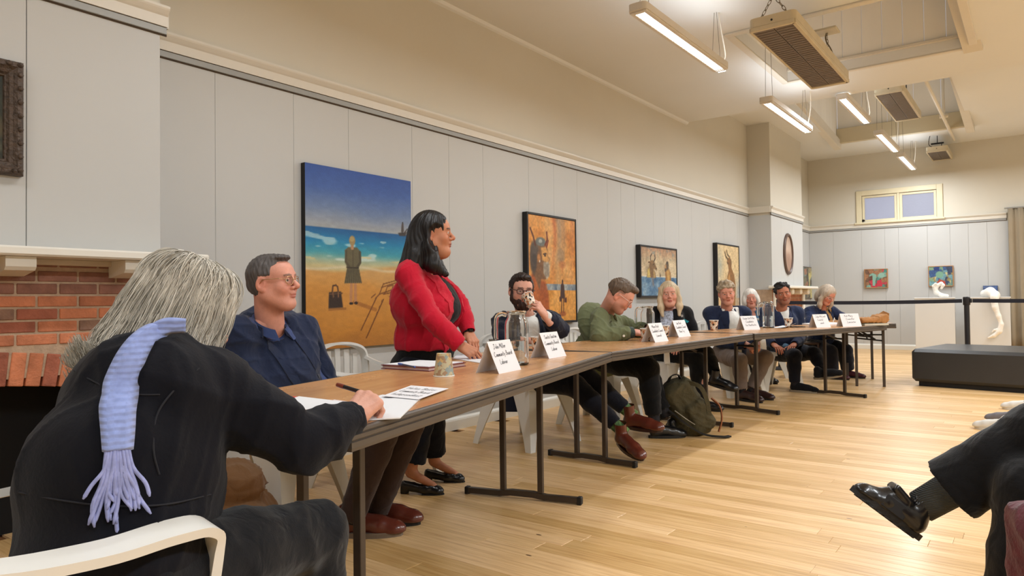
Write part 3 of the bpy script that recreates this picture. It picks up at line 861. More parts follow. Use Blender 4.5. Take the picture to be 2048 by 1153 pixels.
# ================================================================ BENCH, ROPE BARRIER, PLINTHS
M_vinyl = mat('black_vinyl', (52, 52, 53), 0.34, bump=.12, bscale=160, noise=.05, nscale=4)
ot = thing('bench_seat', 'long black vinyl bench on the bare floor at right', 'bench', (-1.195, 9.30, 0), radians(-10.3))
MB().box((0, 0, .055), (2.3, 1.25, .43), bev=.035).build('upholstered_body', M_vinyl, ot, 'auto')
MB().box((.06, .06, 0), (2.24, 1.19, .058)).build('plinth_base', M_tcap, ot)
M_post = mat('stanchion_black', (34, 33, 36), .38, spec=.5)
M_belt = mat('belt_webbing', (30, 29, 38), .8, bump=.2, bscale=200)
def stanchion(loc, label):
    t = thing('barrier_post', label, 'barrier post', (loc[0], loc[1], 0))
    MB().lathe([(0, 0), (.17, 0), (.17, .012), (.14, .03), (.036, .045), (.036, .05)], 28).build('base', M_post, t, 'auto')
    MB().lathe([(.032, .04), (.032, .93), (0, .93)], 20).build('post', M_post, t, 'auto')
    MB().lathe([(.0, .915), (.040, .915), (.043, .925), (.043, 1.015), (.036, 1.025), (0, 1.027)], 20).build('head', M_post, t, 'auto')
    MB().box((.035, -.03, .945), (.062, .03, 1.0), bev=.006).build('belt_clip', M_post, t)
    return t
PO1, PO2 = (-.76, 11.1), (-3.02, 10.52)
stanchion(PO1, 'black barrier post standing behind the black bench')
stanchion(PO2, 'black barrier post behind the white-haired woman')
def belt(p, q, label):
    p, q = np.array(p, float), np.array(q, float); d = q - p; ln = np.linalg.norm(d); a = math.atan2(d[1], d[0])
    t = MB()
    t.tube([(p[0] + d[0] * k / 8, p[1] + d[1] * k / 8, .972 - .012 * (1 - (k / 4 - 1) ** 2)) for k in range(9)], .01, rect=(.003, .05), up=(0, 0, 1))
    o = t.build('barrier_belt', M_belt)
    tag(o, label, 'belt')
belt((PO2[0] + .062, PO2[1] + .02), (PO1[0] - .05, PO1[1] - .01), 'black webbing belt stretched between the two barrier posts')
belt((PO1[0] + .066, PO1[1]), (2.0, 11.0), 'black webbing belt running right from the near barrier post')

M_plinth = mat('plinth_paint', (204, 203, 200), .5)
def plinth(loc, w_, h, label, rz=0):
    t = thing('display_plinth', label, 'plinth', (loc[0], loc[1], 0), rz)
    MB().box((-w_ / 2, -w_ / 2, 0), (w_ / 2, w_ / 2, h), bev=.004).build('box_body', M_plinth, t)
    MB().box((-w_ / 2 - .012, -w_ / 2 - .012, h), (w_ / 2 + .012, w_ / 2 + .012, h + .02), bev=.004).build('top_board', M_plinth, t)
    return t
plinth((-1.47, 14.55), .60, .995, 'white display plinth carrying the small seated white sculpture', radians(4))
plinth((-.70, 14.6), .62, .995, 'white display plinth under the long white arm sculpture', radians(4))

# ================================================================ CURTAIN
M_curt = mat('curtain_cloth', (150, 136, 114), .85, noise=.05, nscale=5, bump=.1, bscale=150)
cv = []; nx = 90
for j, z in enumerate(np.linspace(.04, 2.60, 10)):
    for i in range(nx):
        x = -.40 + 1.5 * i / (nx - 1)
        cv.append((x, YF - .10 - .045 * sin(i * .75) * (1 - .55 * j / 9) - .01 * sin(i * 2.1), z))
F = np.array([(j * nx + i, j * nx + i + 1, (j + 1) * nx + i + 1, (j + 1) * nx + i) for j in range(9) for i in range(nx - 1)])
cu = raw('curtain', cv, F, M_curt, None, True)
sm = cu.modifiers.new('s', 'SOLIDIFY'); sm.thickness = .006
tag(cu, 'beige pleated curtain hanging at the right end of far wall', 'curtain')
MB().tube([(-.45, YF - .10, 2.61), (1.2, YF - .10, 2.61)], .014, 8).build('curtain_rail', M_alu, cu)
# ================================================================ ORGANIC SHAPES: signed distance fields meshed by surface nets
class Field:
    def __init__(self, lo, hi, h):
        self.ax = [np.arange(lo[i], hi[i] + h, h, dtype=np.float32) for i in range(3)]
        self.h = h
        self.f = np.full([len(a) for a in self.ax], 0.5, np.float32)
    def blk(self, lo, hi):
        s = []
        for i in range(3):
            a = int(np.searchsorted(self.ax[i], lo[i])); b = int(np.searchsorted(self.ax[i], hi[i]))
            s.append(slice(a, max(b, a)))
        if any(q.stop - q.start < 1 for q in s): return None, None
        P = (self.ax[0][s[0]][:, None, None], self.ax[1][s[1]][None, :, None], self.ax[2][s[2]][None, None, :])
        return tuple(s), P
    def put(self, s, d, k, sub=False):
        f = self.f[s]
        if sub:
            d = -d
            if k > 0:
                h = np.clip(.5 - .5 * (f - d) / k, 0, 1); r = f * (1 - h) + d * h + k * h * (1 - h)
            else: r = np.maximum(f, d)
        else:
            if k > 0:
                h = np.clip(.5 + .5 * (f - d) / k, 0, 1); r = f * (1 - h) + d * h - k * h * (1 - h)
            else: r = np.minimum(f, d)
        self.f[s] = r
    def cap(self, a, b, ra, rb=None, k=.02, sub=False, sq=None):
        """tapered capsule"""
        rb = ra if rb is None else rb
        a, b = np.array(a, float), np.array(b, float); m = k + .03 + 2 * self.h
        R = max(ra, rb) + m
        s, P = self.blk(np.minimum(a, b) - R, np.maximum(a, b) + R)
        if s is None: return self
        d = b - a; L2 = d @ d + 1e-9
        X, Y, Z = P[0] - a[0], P[1] - a[1], P[2] - a[2]
        t = np.clip((X * d[0] + Y * d[1] + Z * d[2]) / L2, 0, 1)
        q = np.sqrt((X - t * d[0]) ** 2 + (Y - t * d[1]) ** 2 + (Z - t * d[2]) ** 2) - (ra + (rb - ra) * t)
        self.put(s, q, k, sub); return self
    def chain(self, pts, rs, k=.02, sub=False):
        for i in range(len(pts) - 1): self.cap(pts[i], pts[i + 1], rs[i], rs[i + 1], k, sub)
        return self
    def ell(self, c, r, R=None, k=.02, sub=False):
        c = np.array(c, float); r = np.array(r, float); m = k + .03 + 2 * self.h
        e = r if R is None else np.abs(R) @ r
        s, P = self.blk(c - e - m, c + e + m)
        if s is None: return self
        X, Y, Z = P[0] - c[0], P[1] - c[1], P[2] - c[2]
        if R is not None:
            X, Y, Z = (R[0][i] * X + R[1][i] * Y + R[2][i] * Z for i in range(3))
        k0 = np.sqrt((X / r[0]) ** 2 + (Y / r[1]) ** 2 + (Z / r[2]) ** 2)
        k1 = np.sqrt((X / r[0] ** 2) ** 2 + (Y / r[1] ** 2) ** 2 + (Z / r[2] ** 2) ** 2) + 1e-6
        q = k0 * (k0 - 1) / k1
        q = np.where(k0 < .02, -r.min(), q)
        self.put(s, q, k, sub); return self
    def box(self, c, hf, R=None, rnd=.01, k=.01, sub=False):
        c = np.array(c, float); hf = np.array(hf, float); m = k + .03 + 2 * self.h
        e = hf if R is None else np.abs(R) @ hf
        s, P = self.blk(c - e - m, c + e + m)
        if s is None: return self
        X, Y, Z = P[0] - c[0], P[1] - c[1], P[2] - c[2]
        if R is not None:
            X, Y, Z = (R[0][i] * X + R[1][i] * Y + R[2][i] * Z for i in range(3))
        qx, qy, qz = np.abs(X) - hf[0] + rnd, np.abs(Y) - hf[1] + rnd, np.abs(Z) - hf[2] + rnd
        q = np.sqrt(np.maximum(qx, 0) ** 2 + np.maximum(qy, 0) ** 2 + np.maximum(qz, 0) ** 2) + np.minimum(np.maximum(qx, np.maximum(qy, qz)), 0) - rnd
        self.put(s, q, k, sub); return self
    def fn(self, g, k=0.0, sub=True, lo=None, hi=None):
        """arbitrary distance function of (X, Y, Z)"""
        s, P = self.blk(lo if lo is not None else [a[0] for a in self.ax], hi if hi is not None else [a[-1] + 1 for a in self.ax])
        q = np.broadcast_to(g(*P), self.f[s].shape)
        self.put(s, q, k, sub); return self
    def mesh(self):
        """surface nets"""
        f = self.f; ins = f < 0
        nx, ny, nz = f.shape
        c = np.zeros((nx - 1, ny - 1, nz - 1), np.uint8)
        for i in (0, 1):
            for j in (0, 1):
                for l in (0, 1):
                    c += ins[i:nx - 1 + i, j:ny - 1 + j, l:nz - 1 + l]
        act = (c > 0) & (c < 8)
        idx = np.argwhere(act)
        if len(idx) == 0: return np.zeros((0, 3)), np.zeros((0, 4), int)
        vid = np.full(act.shape, -1, np.int32); vid[act] = np.arange(len(idx))
        cs = [(i, j, l) for i in (0, 1) for j in (0, 1) for l in (0, 1)]
        val = {q: f[idx[:, 0] + q[0], idx[:, 1] + q[1], idx[:, 2] + q[2]] for q in cs}
        acc = np.zeros((len(idx), 3)); cnt = np.zeros(len(idx))
        for a in cs:
            for ax in range(3):
                if a[ax] == 0:
                    b = list(a); b[ax] = 1; b = tuple(b)
                    va, vb = val[a], val[b]
                    cr = (va < 0) != (vb < 0)
                    t = np.where(cr, va / np.where(cr, va - vb, 1), 0)
                    p = np.array(a, float)[None].repeat(len(idx), 0); p[:, ax] += t
                    acc[cr] += p[cr]; cnt[cr] += 1
        V = (idx + acc / cnt[:, None]) * self.h + np.array([a[0] for a in self.ax])
        Fs = []
        for ax in range(3):
            o = [(1, 2), (2, 0), (0, 1)][ax]
            A = [slice(1, n - 1) for n in f.shape]; B = list(A)
            A[ax] = slice(0, f.shape[ax] - 1); B[ax] = slice(1, f.shape[ax])
            ia, ib = ins[tuple(A)], ins[tuple(B)]
            e = np.argwhere(ia != ib)
            if len(e) == 0: continue
            flip = ia[tuple(e.T)]
            e[:, o[0]] += 1; e[:, o[1]] += 1
            q = []
            for du, dv in ((-1, -1), (0, -1), (0, 0), (-1, 0)):
                w_ = e.copy(); w_[:, o[0]] += du; w_[:, o[1]] += dv
                q.append(vid[tuple(w_.T)])
            q = np.stack(q, 1)
            q[~flip] = q[~flip][:, ::-1]
            Fs.append(q)
        F = np.concatenate(Fs)
        F = F[(F >= 0).all(1)]
        return V, F

def vnormals(V, F):
    n = np.cross(V[F[:, 2]] - V[F[:, 0]], V[F[:, 3]] - V[F[:, 1]])
    N = np.zeros_like(V)
    for i in range(4): np.add.at(N, F[:, i], n)
    return N / (np.linalg.norm(N, axis=1, keepdims=True) + 1e-12)

def relax(V, F, it=1, lam=.5):
    for _ in range(it):
        S = np.zeros_like(V); C = np.zeros(len(V))
        for i in range(4):
            for j in ((i + 1) % 4, (i - 1) % 4):
                np.add.at(S, F[:, i], V[F[:, j]]); np.add.at(C, F[:, i], 1)
        V = V * (1 - lam) + lam * S / C[:, None]
    return V

def folds(V, amp, freq, seed, stretch=(1, 1, 1)):
    """ridged cloth wrinkles: a few families of warped creases that come and go"""
    r = np.random.default_rng(seed)
    P = V * np.array(stretch)
    out = np.zeros(len(V))
    for i in range(5):
        a, b, c = (nrm(r.normal(size=3)) for _ in range(3))
        fr = freq * (.9 + .4 * i)
        ph = P @ a * fr + 1.5 * np.sin(P @ b * fr * .5 + r.uniform(0, 6)) + r.uniform(0, 6)
        gate = np.clip(.5 + .9 * np.sin(P @ c * fr * .35 + r.uniform(0, 6)), 0, 1)
        out += (1 - np.abs(np.sin(ph))) ** 3 * gate / (1 + .3 * i)
    return amp * (out * 1.1 - .45)

def cloth(name, fld, m, parent, amp=.004, freq=22, seed=1, stretch=(1, 1, 1), sm=1, cols=None):
    V, F = fld.mesh()
    if sm: V = relax(V, F, sm)
    if amp:
        V = V + vnormals(V, F) * folds(V, amp, freq, seed, stretch)[:, None]
    return raw(name, V, F, m, parent, True, cols(V) if cols else None)

def at(px, py, d):
    """the point d metres in front of the lens plane that the photograph shows at px, py"""
    p = np.array([0, 0, CAM_H]) + _f * d + _R * ((px - 1024) / FOC * d) - _U * ((py - 576.5) / FOC * d)
    return p
nrm = lambda v: np.array(v, float) / (np.linalg.norm(v) + 1e-12)
def heading(deg):
    return np.array([sin(radians(deg)), cos(radians(deg)), 0.0])
def frame(fwd, up):
    """columns right, forward, up"""
    f = nrm(fwd); r = nrm(np.cross(f, up)); u = np.cross(r, f)
    return np.stack([r, f, u], 1)
def ik(a, b, l1, l2, pole):
    a, b = np.array(a, float), np.array(b, float)
    d = b - a; L_ = min(np.linalg.norm(d), (l1 + l2) * .999); dn = nrm(d)
    x = (l1 * l1 - l2 * l2 + L_ * L_) / (2 * L_); hgt = sqrt(max(l1 * l1 - x * x, 0))
    p = np.array(pole, float); p = nrm(p - dn * (p @ dn))
    return a + dn * x + p * hgt

# ---------------------------------------------------------------- head, hair, hands, shoes (each in its own local frame)
def head_rot(yaw, pitch, roll):
    R = Matrix.Rotation(-radians(yaw), 3, 'Z') @ Matrix.Rotation(-radians(pitch), 3, 'X') @ Matrix.Rotation(radians(roll), 3, 'Y')
    return np.array(R)

def head_mesh(o, neck_local, h):
    """o: options (skin, lip, brow, wide, jaw, nose, iris ...)"""
    w_, j_, ns = o.get('wide', 1.0), o.get('jaw', 1.0), o.get('nose', 1.0)
    nl = np.array(neck_local)
    lo = np.minimum((-.115, -.14, -.15), nl - .10); hi = np.maximum((.115, .15, .15), nl + .10)
    F = Field(lo, hi, h)
    F.ell((0, -.018, .035), (.075 * w_, .094, .086), k=.0)
    F.ell((0, .022, -.034), (.061 * w_, .066, .082), k=.03)
    F.ell((0, .052, .035), (.058 * w_, .040, .05), k=.03)
    F.ell((0, .063, -.098), (.027 * j_, .023, .019), k=.025)
    for s in (-1, 1):
        F.cap((s * .050 * w_ * j_, .0, -.058), (s * .022, .056, -.096), .020, .016, k=.045)
        F.ell((s * .040 * w_, .058, -.026), (.024, .022, .024), k=.025)
        F.ell((s * .031, .101, .006), (.018, .016, .012), k=.014, sub=True)
    F.cap((-.034, .079, .025), (.034, .079, .025), .0115, k=.014)
    F.cap((0, .084, .016), (0, .107 * 1.0 + .003 * ns, -.022), .0065, .0105 * ns, k=.010)
    F.ell((0, .106 + .002 * ns, -.027), (.010 * ns, .0095, .009), k=.006)
    for s in (-1, 1):
        F.ell((s * .0125 * ns, .096, -.030), (.0075, .0095, .0075), k=.006)
    F.ell((0, .087, -.050), (.019, .012, .012), k=.012)
    F.ell((0, .0905, -.0565), (.0225, .0072, .0042), k=.005)
    F.ell((0, .0885, -.0665), (.0200, .0078, .0055), k=.005)
    F.ell((0, .1010, -.0613), (.024, .006, .0016), k=.003, sub=True)
    if o.get('smile', 0):
        for s in (-1, 1):
            F.cap((s * .022, .090, -.060), (s * .029, .083, -.053), .0022, k=.003, sub=True)
            F.ell((s * .038, .070, -.036), (.014, .012, .012), k=.016)
    for s in (-1, 1):   # eyes with lids
        F.ell((s * .031, .0765, .004), (.0125, .0125, .0125), k=.002)
        up_ = .0125 if not o.get('lids') else .0085
        F.cap((s * .018, .0835, .0075), (s * .031, .0885, up_), .0035, .0042, k=.004); F.cap((s * .031, .0885, up_), (s * .045, .080, .0070), .0042, .003, k=.004)
        F.cap((s * .019, .0835, -.0015), (s * .031, .0870, -.0072), .003, k=.004); F.cap((s * .031, .0870, -.0072), (s * .044, .080, -.001), .003, k=.004)
        R = np.array(Matrix.Rotation(s * .35, 3, 'Z') @ Matrix.Rotation(-.18, 3, 'X'))
        F.ell((s * .077 * w_, -.012, -.004), (.0085, .021, .033), R, k=.006)
        F.ell((s * .083 * w_, -.008, .0), (.006, .012, .019), R, k=.004, sub=True)
        F.ell((s * .075 * w_, -.006, -.031), (.008, .010, .010), k=.006)
    nb = o.get('neck_r', .052)
    F.cap((0, -.028, -.045), nl, nb, nb * 1.08, k=.03)
    if o.get('chin2'): F.ell((0, .02, -.105), (.045, .05, .03), k=.03)
    V, Q = F.mesh()
    x, y, z = V.T
    C = np.tile(srgb_np(o['skin']), (len(V), 1))
    def blend(mask, col, a=1.0):
        m_ = np.clip(mask, 0, 1)[:, None] * a
        C[:] = C * (1 - m_) + srgb_np(col) * m_
    sk = np.array(o['skin'], float)
    ruddy = np.clip(sk * (1.02, .80, .76), 0, 255)
    g = lambda cx, cy, cz, r: np.exp(-(((x - cx) ** 2 + (y - cy) ** 2 + (z - cz) ** 2) / r ** 2))
    for s in (-1, 1):
        blend(g(s * .043, .07, -.028, .026), ruddy, .32); blend(g(s * .08, -.01, -.01, .03), ruddy, .35)
    blend(g(0, .11, -.026, .016), ruddy, .3)
    if o.get('stubble'): blend((z < -.040) * (y > -.0) * np.clip((-.035 - z) / .02, 0, 1), o['stubble'], .45)
    lipm = ((np.abs(x) < .023) & (y > .088) & (z < -.052) & (z > -.0715)) * 1.0
    blend(lipm * np.clip(1.15 - (np.abs(x) / .023) ** 4, 0, 1), o.get('lip', np.clip(sk * (.86, .60, .58), 0, 255)), .75)
    for s in (-1, 1):
        dx, dz = x - s * .031, z - .004
        de = np.sqrt(dx ** 2 + (y - .0765) ** 2 + dz ** 2)
        eye = (np.abs(de - .0125) < .0022) & (y > .080) & (np.abs(dz - .0007) < .0058) & (np.abs(dx) < .0125)
        C[eye] = srgb_np((205, 198, 190))
        gx = s * .031 + o.get('gaze', 0) * .004
        ir = eye & (((x - gx) ** 2 + dz ** 2) < .0058 ** 2)
        C[ir] = srgb_np(o.get('iris', (52, 38, 30)))
        bz = z - (.0262 - .12 * np.maximum(np.abs(dx) - .008, 0) ** 1.0 * (1 if True else 0))
        bm_ = (np.abs(bz) < .0042) & (np.abs(dx) < .0195) & (y > .06)
        blend(bm_ * 1.0, o.get('brow', (70, 55, 45)), o.get('browa', .8))
    if o.get('scalp') is not None:   # cropped hair colour on the scalp
        blend(np.clip((z - .02 + .9 * (-y) * .3) / .01, 0, 1) * (y < .03), o['scalp'], .8)
    return V, Q, C

def hand_mesh(side, curls, thumb, h, veins=False, spread=0.0):
    """local frame: origin at the wrist, +y to the fingers, +z the back of the hand; side +1 = left hand (thumb towards +x when palm is down), -1 = right"""
    F = Field((-.09, -.09, -.11), (.09, .22, .06), h)
    t = side
    F.cap((-.009, -.075, 0), (-.012, .02, 0), .0235, .020, k=.01); F.cap((.009, -.075, 0), (.012, .02, 0), .0235, .020, k=.01)
    xs = [t * .031, t * .010, -t * .011, -t * .030]
    ky = [.086, .091, .086, .076]
    L_ = [(.043, .026, .019), (.048, .030, .020), (.044, .028, .019), (.034, .021, .018)]
    for i in range(4):
        k0 = np.array((xs[i] * .62, .012, .0)); k1 = np.array((xs[i], ky[i], .002 - .0015 * abs(i - 1)))
        F.cap(k0, k1, .0155, .0122, k=.012)
        if veins: F.cap(k0 * (1, 1, 1) + (0, .015, .0135), k1 + (0, -.008, .0095), .0022, .0026, k=.004)
        F.ell(k1 + np.array((0, 0, .004)), (.009, .010, .008), k=.008)
        a = 0; p = k1
        yaw = (xs[i] * spread * 6)
        for q in range(3):
            a += curls[i][q]
            d = np.array((sin(yaw) * cos(a), cos(yaw) * cos(a), -sin(a)))
            r0 = (.0092, .0083, .0076)[q] * (1 if i < 3 else .88); r1 = (.0083, .0076, .0066)[q] * (1 if i < 3 else .88)
            n_ = p + d * L_[i][q]
            F.cap(p, n_, r0, r1, k=.003); p = n_
    F.ell((t * .026, .032, -.010), (.016, .028, .014), k=.012)
    p = np.array((t * .026, .022, -.008)); 
    for q in range(3):
        d = nrm(thumb[q]) * (1, 1, 1); d = np.array((t * d[0], d[1], d[2]))
        n_ = p + d * (.044, .032, .026)[q]
        F.cap(p, n_, (.0125, .0108, .0096)[q], (.0108, .0096, .0078)[q], k=.005); p = n_
    return F.mesh()
RELAX = ([(.25, .35, .25), (.32, .42, .3), (.38, .45, .3), (.45, .5, .3)], [(.75, .65, -.15), (.5, .85, -.2), (.3, .92, -.25)])
FLAT = ([(.08, .10, .08), (.08, .12, .08), (.1, .12, .1), (.12, .14, .1)], [(.85, .55, -.1), (.7, .7, -.1), (.5, .85, -.1)])
FIST = ([(1.1, 1.2, .7), (1.15, 1.3, .7), (1.2, 1.3, .7), (1.25, 1.3, .7)], [(.5, .6, -.6), (-.1, .7, -.7), (-.5, .6, -.6)])
GRIP = ([(.7, .9, .5), (.75, .95, .5), (.8, 1.0, .5), (.85, 1.0, .5)], [(.7, .45, -.6), (.35, .6, -.75), (.1, .75, -.7)])
PEN = ([(.85, .95, .45), (.95, 1.15, .6), (1.1, 1.25, .7), (1.2, 1.3, .7)], [(.45, .65, -.6), (.15, .75, -.65), (-.1, .8, -.6)])
CUPG = ([(.55, .75, .45), (.6, .8, .5), (.65, .85, .5), (.8, .9, .6)], [(.55, .4, -.85), (.25, .65, -.75), (.0, .9, -.5)])

def shoe(parent, pos, yaw, m, msole, h=.006, pitch=0, roll=0, kind='lace', L_=.27, name='shoe', foot_skin=None):
    """pos: point under the heel on the ground; returns shoe with its sole as a sub-part"""
    s_ = L_ / .27
    F = Field((-.07, -.07, -.0), (.07, .25, .16), h)
    if kind == 'pump':
        F.chain([(0, -.01, .052), (0, .03, .044), (0, .12, .030), (0, .18, .026)], [.030, .028, .036, .028], k=.02)
        F.ell((0, .185, .020), (.033, .035, .020), k=.02)
        F.chain([(0, .0, .085), (0, .06, .075), (0, .125, .055)], [.026, .027, .027], k=.008, sub=True)
        F.box((0, -.015, .025), (.022, .02, .03), rnd=.008, k=.01)
        F.fn(lambda X, Y, Z: Z + 0 * X + 0 * Y - .006, sub=True)
    else:
        F.chain([(0, -.015, .045), (0, .06, .050), (0, .13, .038), (0, .19, .030)], [.036, .034, .040, .033], k=.02)
        F.ell((0, .19, .026), (.040, .048, .026), k=.02)
        if kind in ('lace', 'boot', 'slip'):
            F.cap((0, .0, .05), (0, -.004, .155 if kind == 'boot' else .095), .036, .038, k=.02)
            F.cap((0, .035, .07), (0, .10, .055), .026, .026, k=.02)
        F.fn(lambda X, Y, Z: Z + 0 * X + 0 * Y - .014, sub=True)
    V, Q = F.mesh(); V = relax(V, Q, 1)
    R = np.array(Matrix.Rotation(-radians(yaw), 3, 'Z') @ Matrix.Rotation(radians(pitch), 3, 'X') @ Matrix.Rotation(radians(roll), 3, 'Y'))
    T = lambda A: (np.asarray(A, float) * s_) @ R.T + np.array(pos)
    o = raw(name, T(V), Q, m, parent, True)
    n = 20; pl = []
    for i in range(n):
        a = 2 * pi * i / n; y = .083 + .142 * sin(a); ww = .040 + .006 * sin((y - .02) * 12) if y > .0 else .037
        pl.append((cos(a) * ww * (1 if abs(sin(a)) < .9 else 1), y))
    if kind == 'pump':
        mb = MB().prism([(x * .8, y * .9 + .02) for x, y in pl if y > .075] , 0, .008).box((-.019, -.038, 0), (.019, .006, .045), bev=.004)
    else:
        mb = MB().prism(pl, 0, .012).prism([(x * 1.02, y * 1.01) for x, y in pl], .012, .021)
    b = mb
    b.v = [T(v) for v in b.v]
    so = b.build('sole', msole, o)
    if kind == 'lace':
        lc = MB()
        for q in range(4):
            y = .045 + q * .018; z = .096 - q * .008
            lc.tube([(-.024, y, z - .010), (0, y + .004, z + .003), (.024, y, z - .010)], .0024, 5)
        lc.v = [T(v) for v in lc.v]
        tag(lc.build('lace', MATS.get('lace_dark') or mat('lace_dark', (40, 24, 20), .7), o), kind='stuff')
    return o, T
# ================================================================ PEOPLE: one skinned body each, clothing, hair and shoes as its parts
SKIN_M = {}
def skin_mat():
    return mat('skin', (200, 150, 125), .48, attr=True, noise=.05, nscale=60, bump=.10, bscale=220, sss=.08, spec=.4)

from mathutils.bvhtree import BVHTree
def bvh_of(o):
    me = o.data
    return BVHTree.FromPolygons([v.co for v in me.vertices], [p.vertices for p in me.polygons])
def seen(b, px, py, lift=.006):
    """point of a surface that the lens sees at px, py"""
    d = nrm(at(px, py, 1.0) - np.array([0, 0, CAM_H]))
    h = b.ray_cast(Vector((0, 0, CAM_H)), Vector(d))
    return None if h[0] is None else np.array(h[0]) + np.array(h[1]) * lift

class Person:
    def __init__(s, label, H, N, yaw, head, skin, bw=1.0, bd=1.0, belly=0.0, shw=.175, shdrop=.062, arm=(.285, .25), h=.012, hh=.0035, hscale=1.0, ho=None, chest=None, lean_sh=0.0):
        s.label, s.yaw, s.bw, s.bd, s.belly = label, yaw, bw, bd, belly
        s.H, s.N = np.array(H, float), np.array(N, float)
        s.h, s.hh, s.hs = h, hh, hscale
        s.up = nrm(s.N - s.H)
        f0 = heading(yaw); s.rt = nrm(np.cross(f0, (0, 0, 1.0)))
        s.fr = nrm(np.cross(s.up, s.rt))
        s.C = np.array(chest, float) if chest is not None else s.H + (s.N - s.H) * .66 - s.fr * .015
        rl = s.rt * cos(lean_sh) + np.array((0, 0, 1.0)) * sin(lean_sh)
        s.shR = s.N + rl * shw - s.up * shdrop - s.fr * .01
        s.shL = s.N - rl * shw - s.up * shdrop - s.fr * .01
        s.hipR = s.H + s.rt * .095 * bw; s.hipL = s.H - s.rt * .095 * bw
        s.armlen = arm
        s.hpos, s.hR = np.array(head[0], float), head_rot(*head[1:])
        s.o = dict(skin=skin); s.o.update(ho or {})
        s.hands = {}; s.parts = []
        s.legs = {}
    def arm(s, side, wrist, pole, elbow=None, hand=None, D=None, dors=None, veins=False, spread=0):
        sh = s.shR if side == 'R' else s.shL
        wr = np.array(wrist, float)
        el = np.array(elbow, float) if elbow is not None else ik(sh, wr, s.armlen[0], s.armlen[1], pole)
        setattr(s, 'el' + side, el); setattr(s, 'wr' + side, wr)
        D = nrm(wr - el) if D is None else nrm(D)
        s.hands[side] = (hand or RELAX, D, nrm(dors if dors is not None else (0, 0, 1)), veins, spread)
        return s
    def leg(s, side, knee, ankle):
        s.legs[side] = (np.array(knee, float), np.array(ankle, float))
        return s
    # ---- shared solids
    def torso(s, F, g, k=.03):
        H, N, C, bw, bd = s.H, s.N, s.C, s.bw, s.bd
        R = np.stack([s.rt, s.fr, s.up])
        F.ell(H + s.up * .02, (.165 * bw + g, .115 * bd + g, .12 + g), R, k=0)
        F.ell(H + s.up * .17 + s.fr * (.02 + s.belly * .5), (.148 * bw + g, .108 * bd + g + s.belly * .6, .15 + g), R, k=k)
        F.ell(C + s.up * .01, (.165 * bw + g, .110 * bd + g, .150 + g), R, k=.04)
        F.cap(s.shL, s.shR, .046 + g * .8, k=.03)
        for q in (s.shR, s.shL): F.cap(N - s.up * .045 - s.fr * .014, q * .82 + N * .18 + s.up * .012, .034 + g * .6, .042 + g * .7, k=.025)
        if s.o.get('bust'):
            for q in (-1, 1):
                F.ell(C + s.rt * q * .075 * bw + s.fr * (.078 * bd + g) - s.up * .02, (.060, .048, .060), R, k=.05)
    def bounds(s, pts, pad):
        P = np.array(pts); return P.min(0) - pad, P.max(0) + pad
    def local(s, X, Y, Z):
        q = [X - s.H[0], Y - s.H[1], Z - s.H[2]]
        d = lambda v: v[0] * q[0] + v[1] * q[1] + v[2] * q[2]
        return d(s.rt), d(s.fr), d(s.up)
    # ---- the body
    def body(s):
        VV, QQ, CC = [], [], []
        def add(V, Q, C):
            QQ.append(Q + sum(len(v) for v in VV)); VV.append(V); CC.append(C)
        hr = s.hR * s.hs
        nl = np.linalg.inv(hr) @ (s.N - s.up * .03 - s.fr * .004 - s.hpos)
        V, Q, C = head_mesh(s.o, nl, s.hh)
        add(V @ hr.T + s.hpos, Q, C)
        sk = srgb_np(s.o['skin'])
        for side, (pose, D, up, veins, spread) in s.hands.items():
            V, Q = hand_mesh(1 if side == 'L' else -1, pose[0], pose[1], min(s.hh, .0034) if s.hh > .0026 else .0024, veins, spread)
            fr_ = frame(D, up)
            sc = s.o.get('hand', .95)
            C = np.tile(sk, (len(V), 1))
            tip = np.clip((V[:, 1] - .08) / .1, 0, 1)[:, None] * .35
            C = C * (1 - tip) + srgb_np(np.clip(np.array(s.o['skin'], float) * (1.0, .82, .78), 0, 255)) * tip
            add((V * sc) @ fr_.T + getattr(s, 'wr' + side), Q, C)
        pts = [s.H, s.N, s.shL, s.shR]
        for q in 'LR':
            if q in s.legs: pts += list(s.legs[q])
            if q in s.hands: pts += [getattr(s, 'el' + q), getattr(s, 'wr' + q)]
        lo, hi = s.bounds(pts, .22)
        F = Field(lo, hi, s.h)
        s.torso(F, -.008)
        F.cap(s.N - s.up * .05, s.N, .05, k=.03)
        for q in 'LR':
            if q in s.hands:
                sh, el, wr = (getattr(s, n + q) for n in ('sh', 'el', 'wr'))
                F.chain([sh, el, wr], [.046, .037, .024], k=.02)
            if q in s.legs:
                kn, an = s.legs[q]
                hp = s.hipR if q == 'R' else s.hipL
                F.chain([hp, kn], [.082, .052], k=.03); F.chain([kn, kn * .6 + an * .4 , an], [.050, .046, .033], k=.02)
                if q in getattr(s, 'toes', {}):
                    F.cap(an - np.array((0, 0, .02)), s.toes[q], .028, .020, k=.02)
        V, Q = F.mesh(); V = relax(V, Q, 1)
        add(V, Q, np.tile(sk, (len(V), 1)))
        o = raw('person', np.concatenate(VV), np.concatenate(QQ), skin_mat(), None, True, np.concatenate(CC))
        tag(o, s.label, 'person')
        s.root = o
        return o
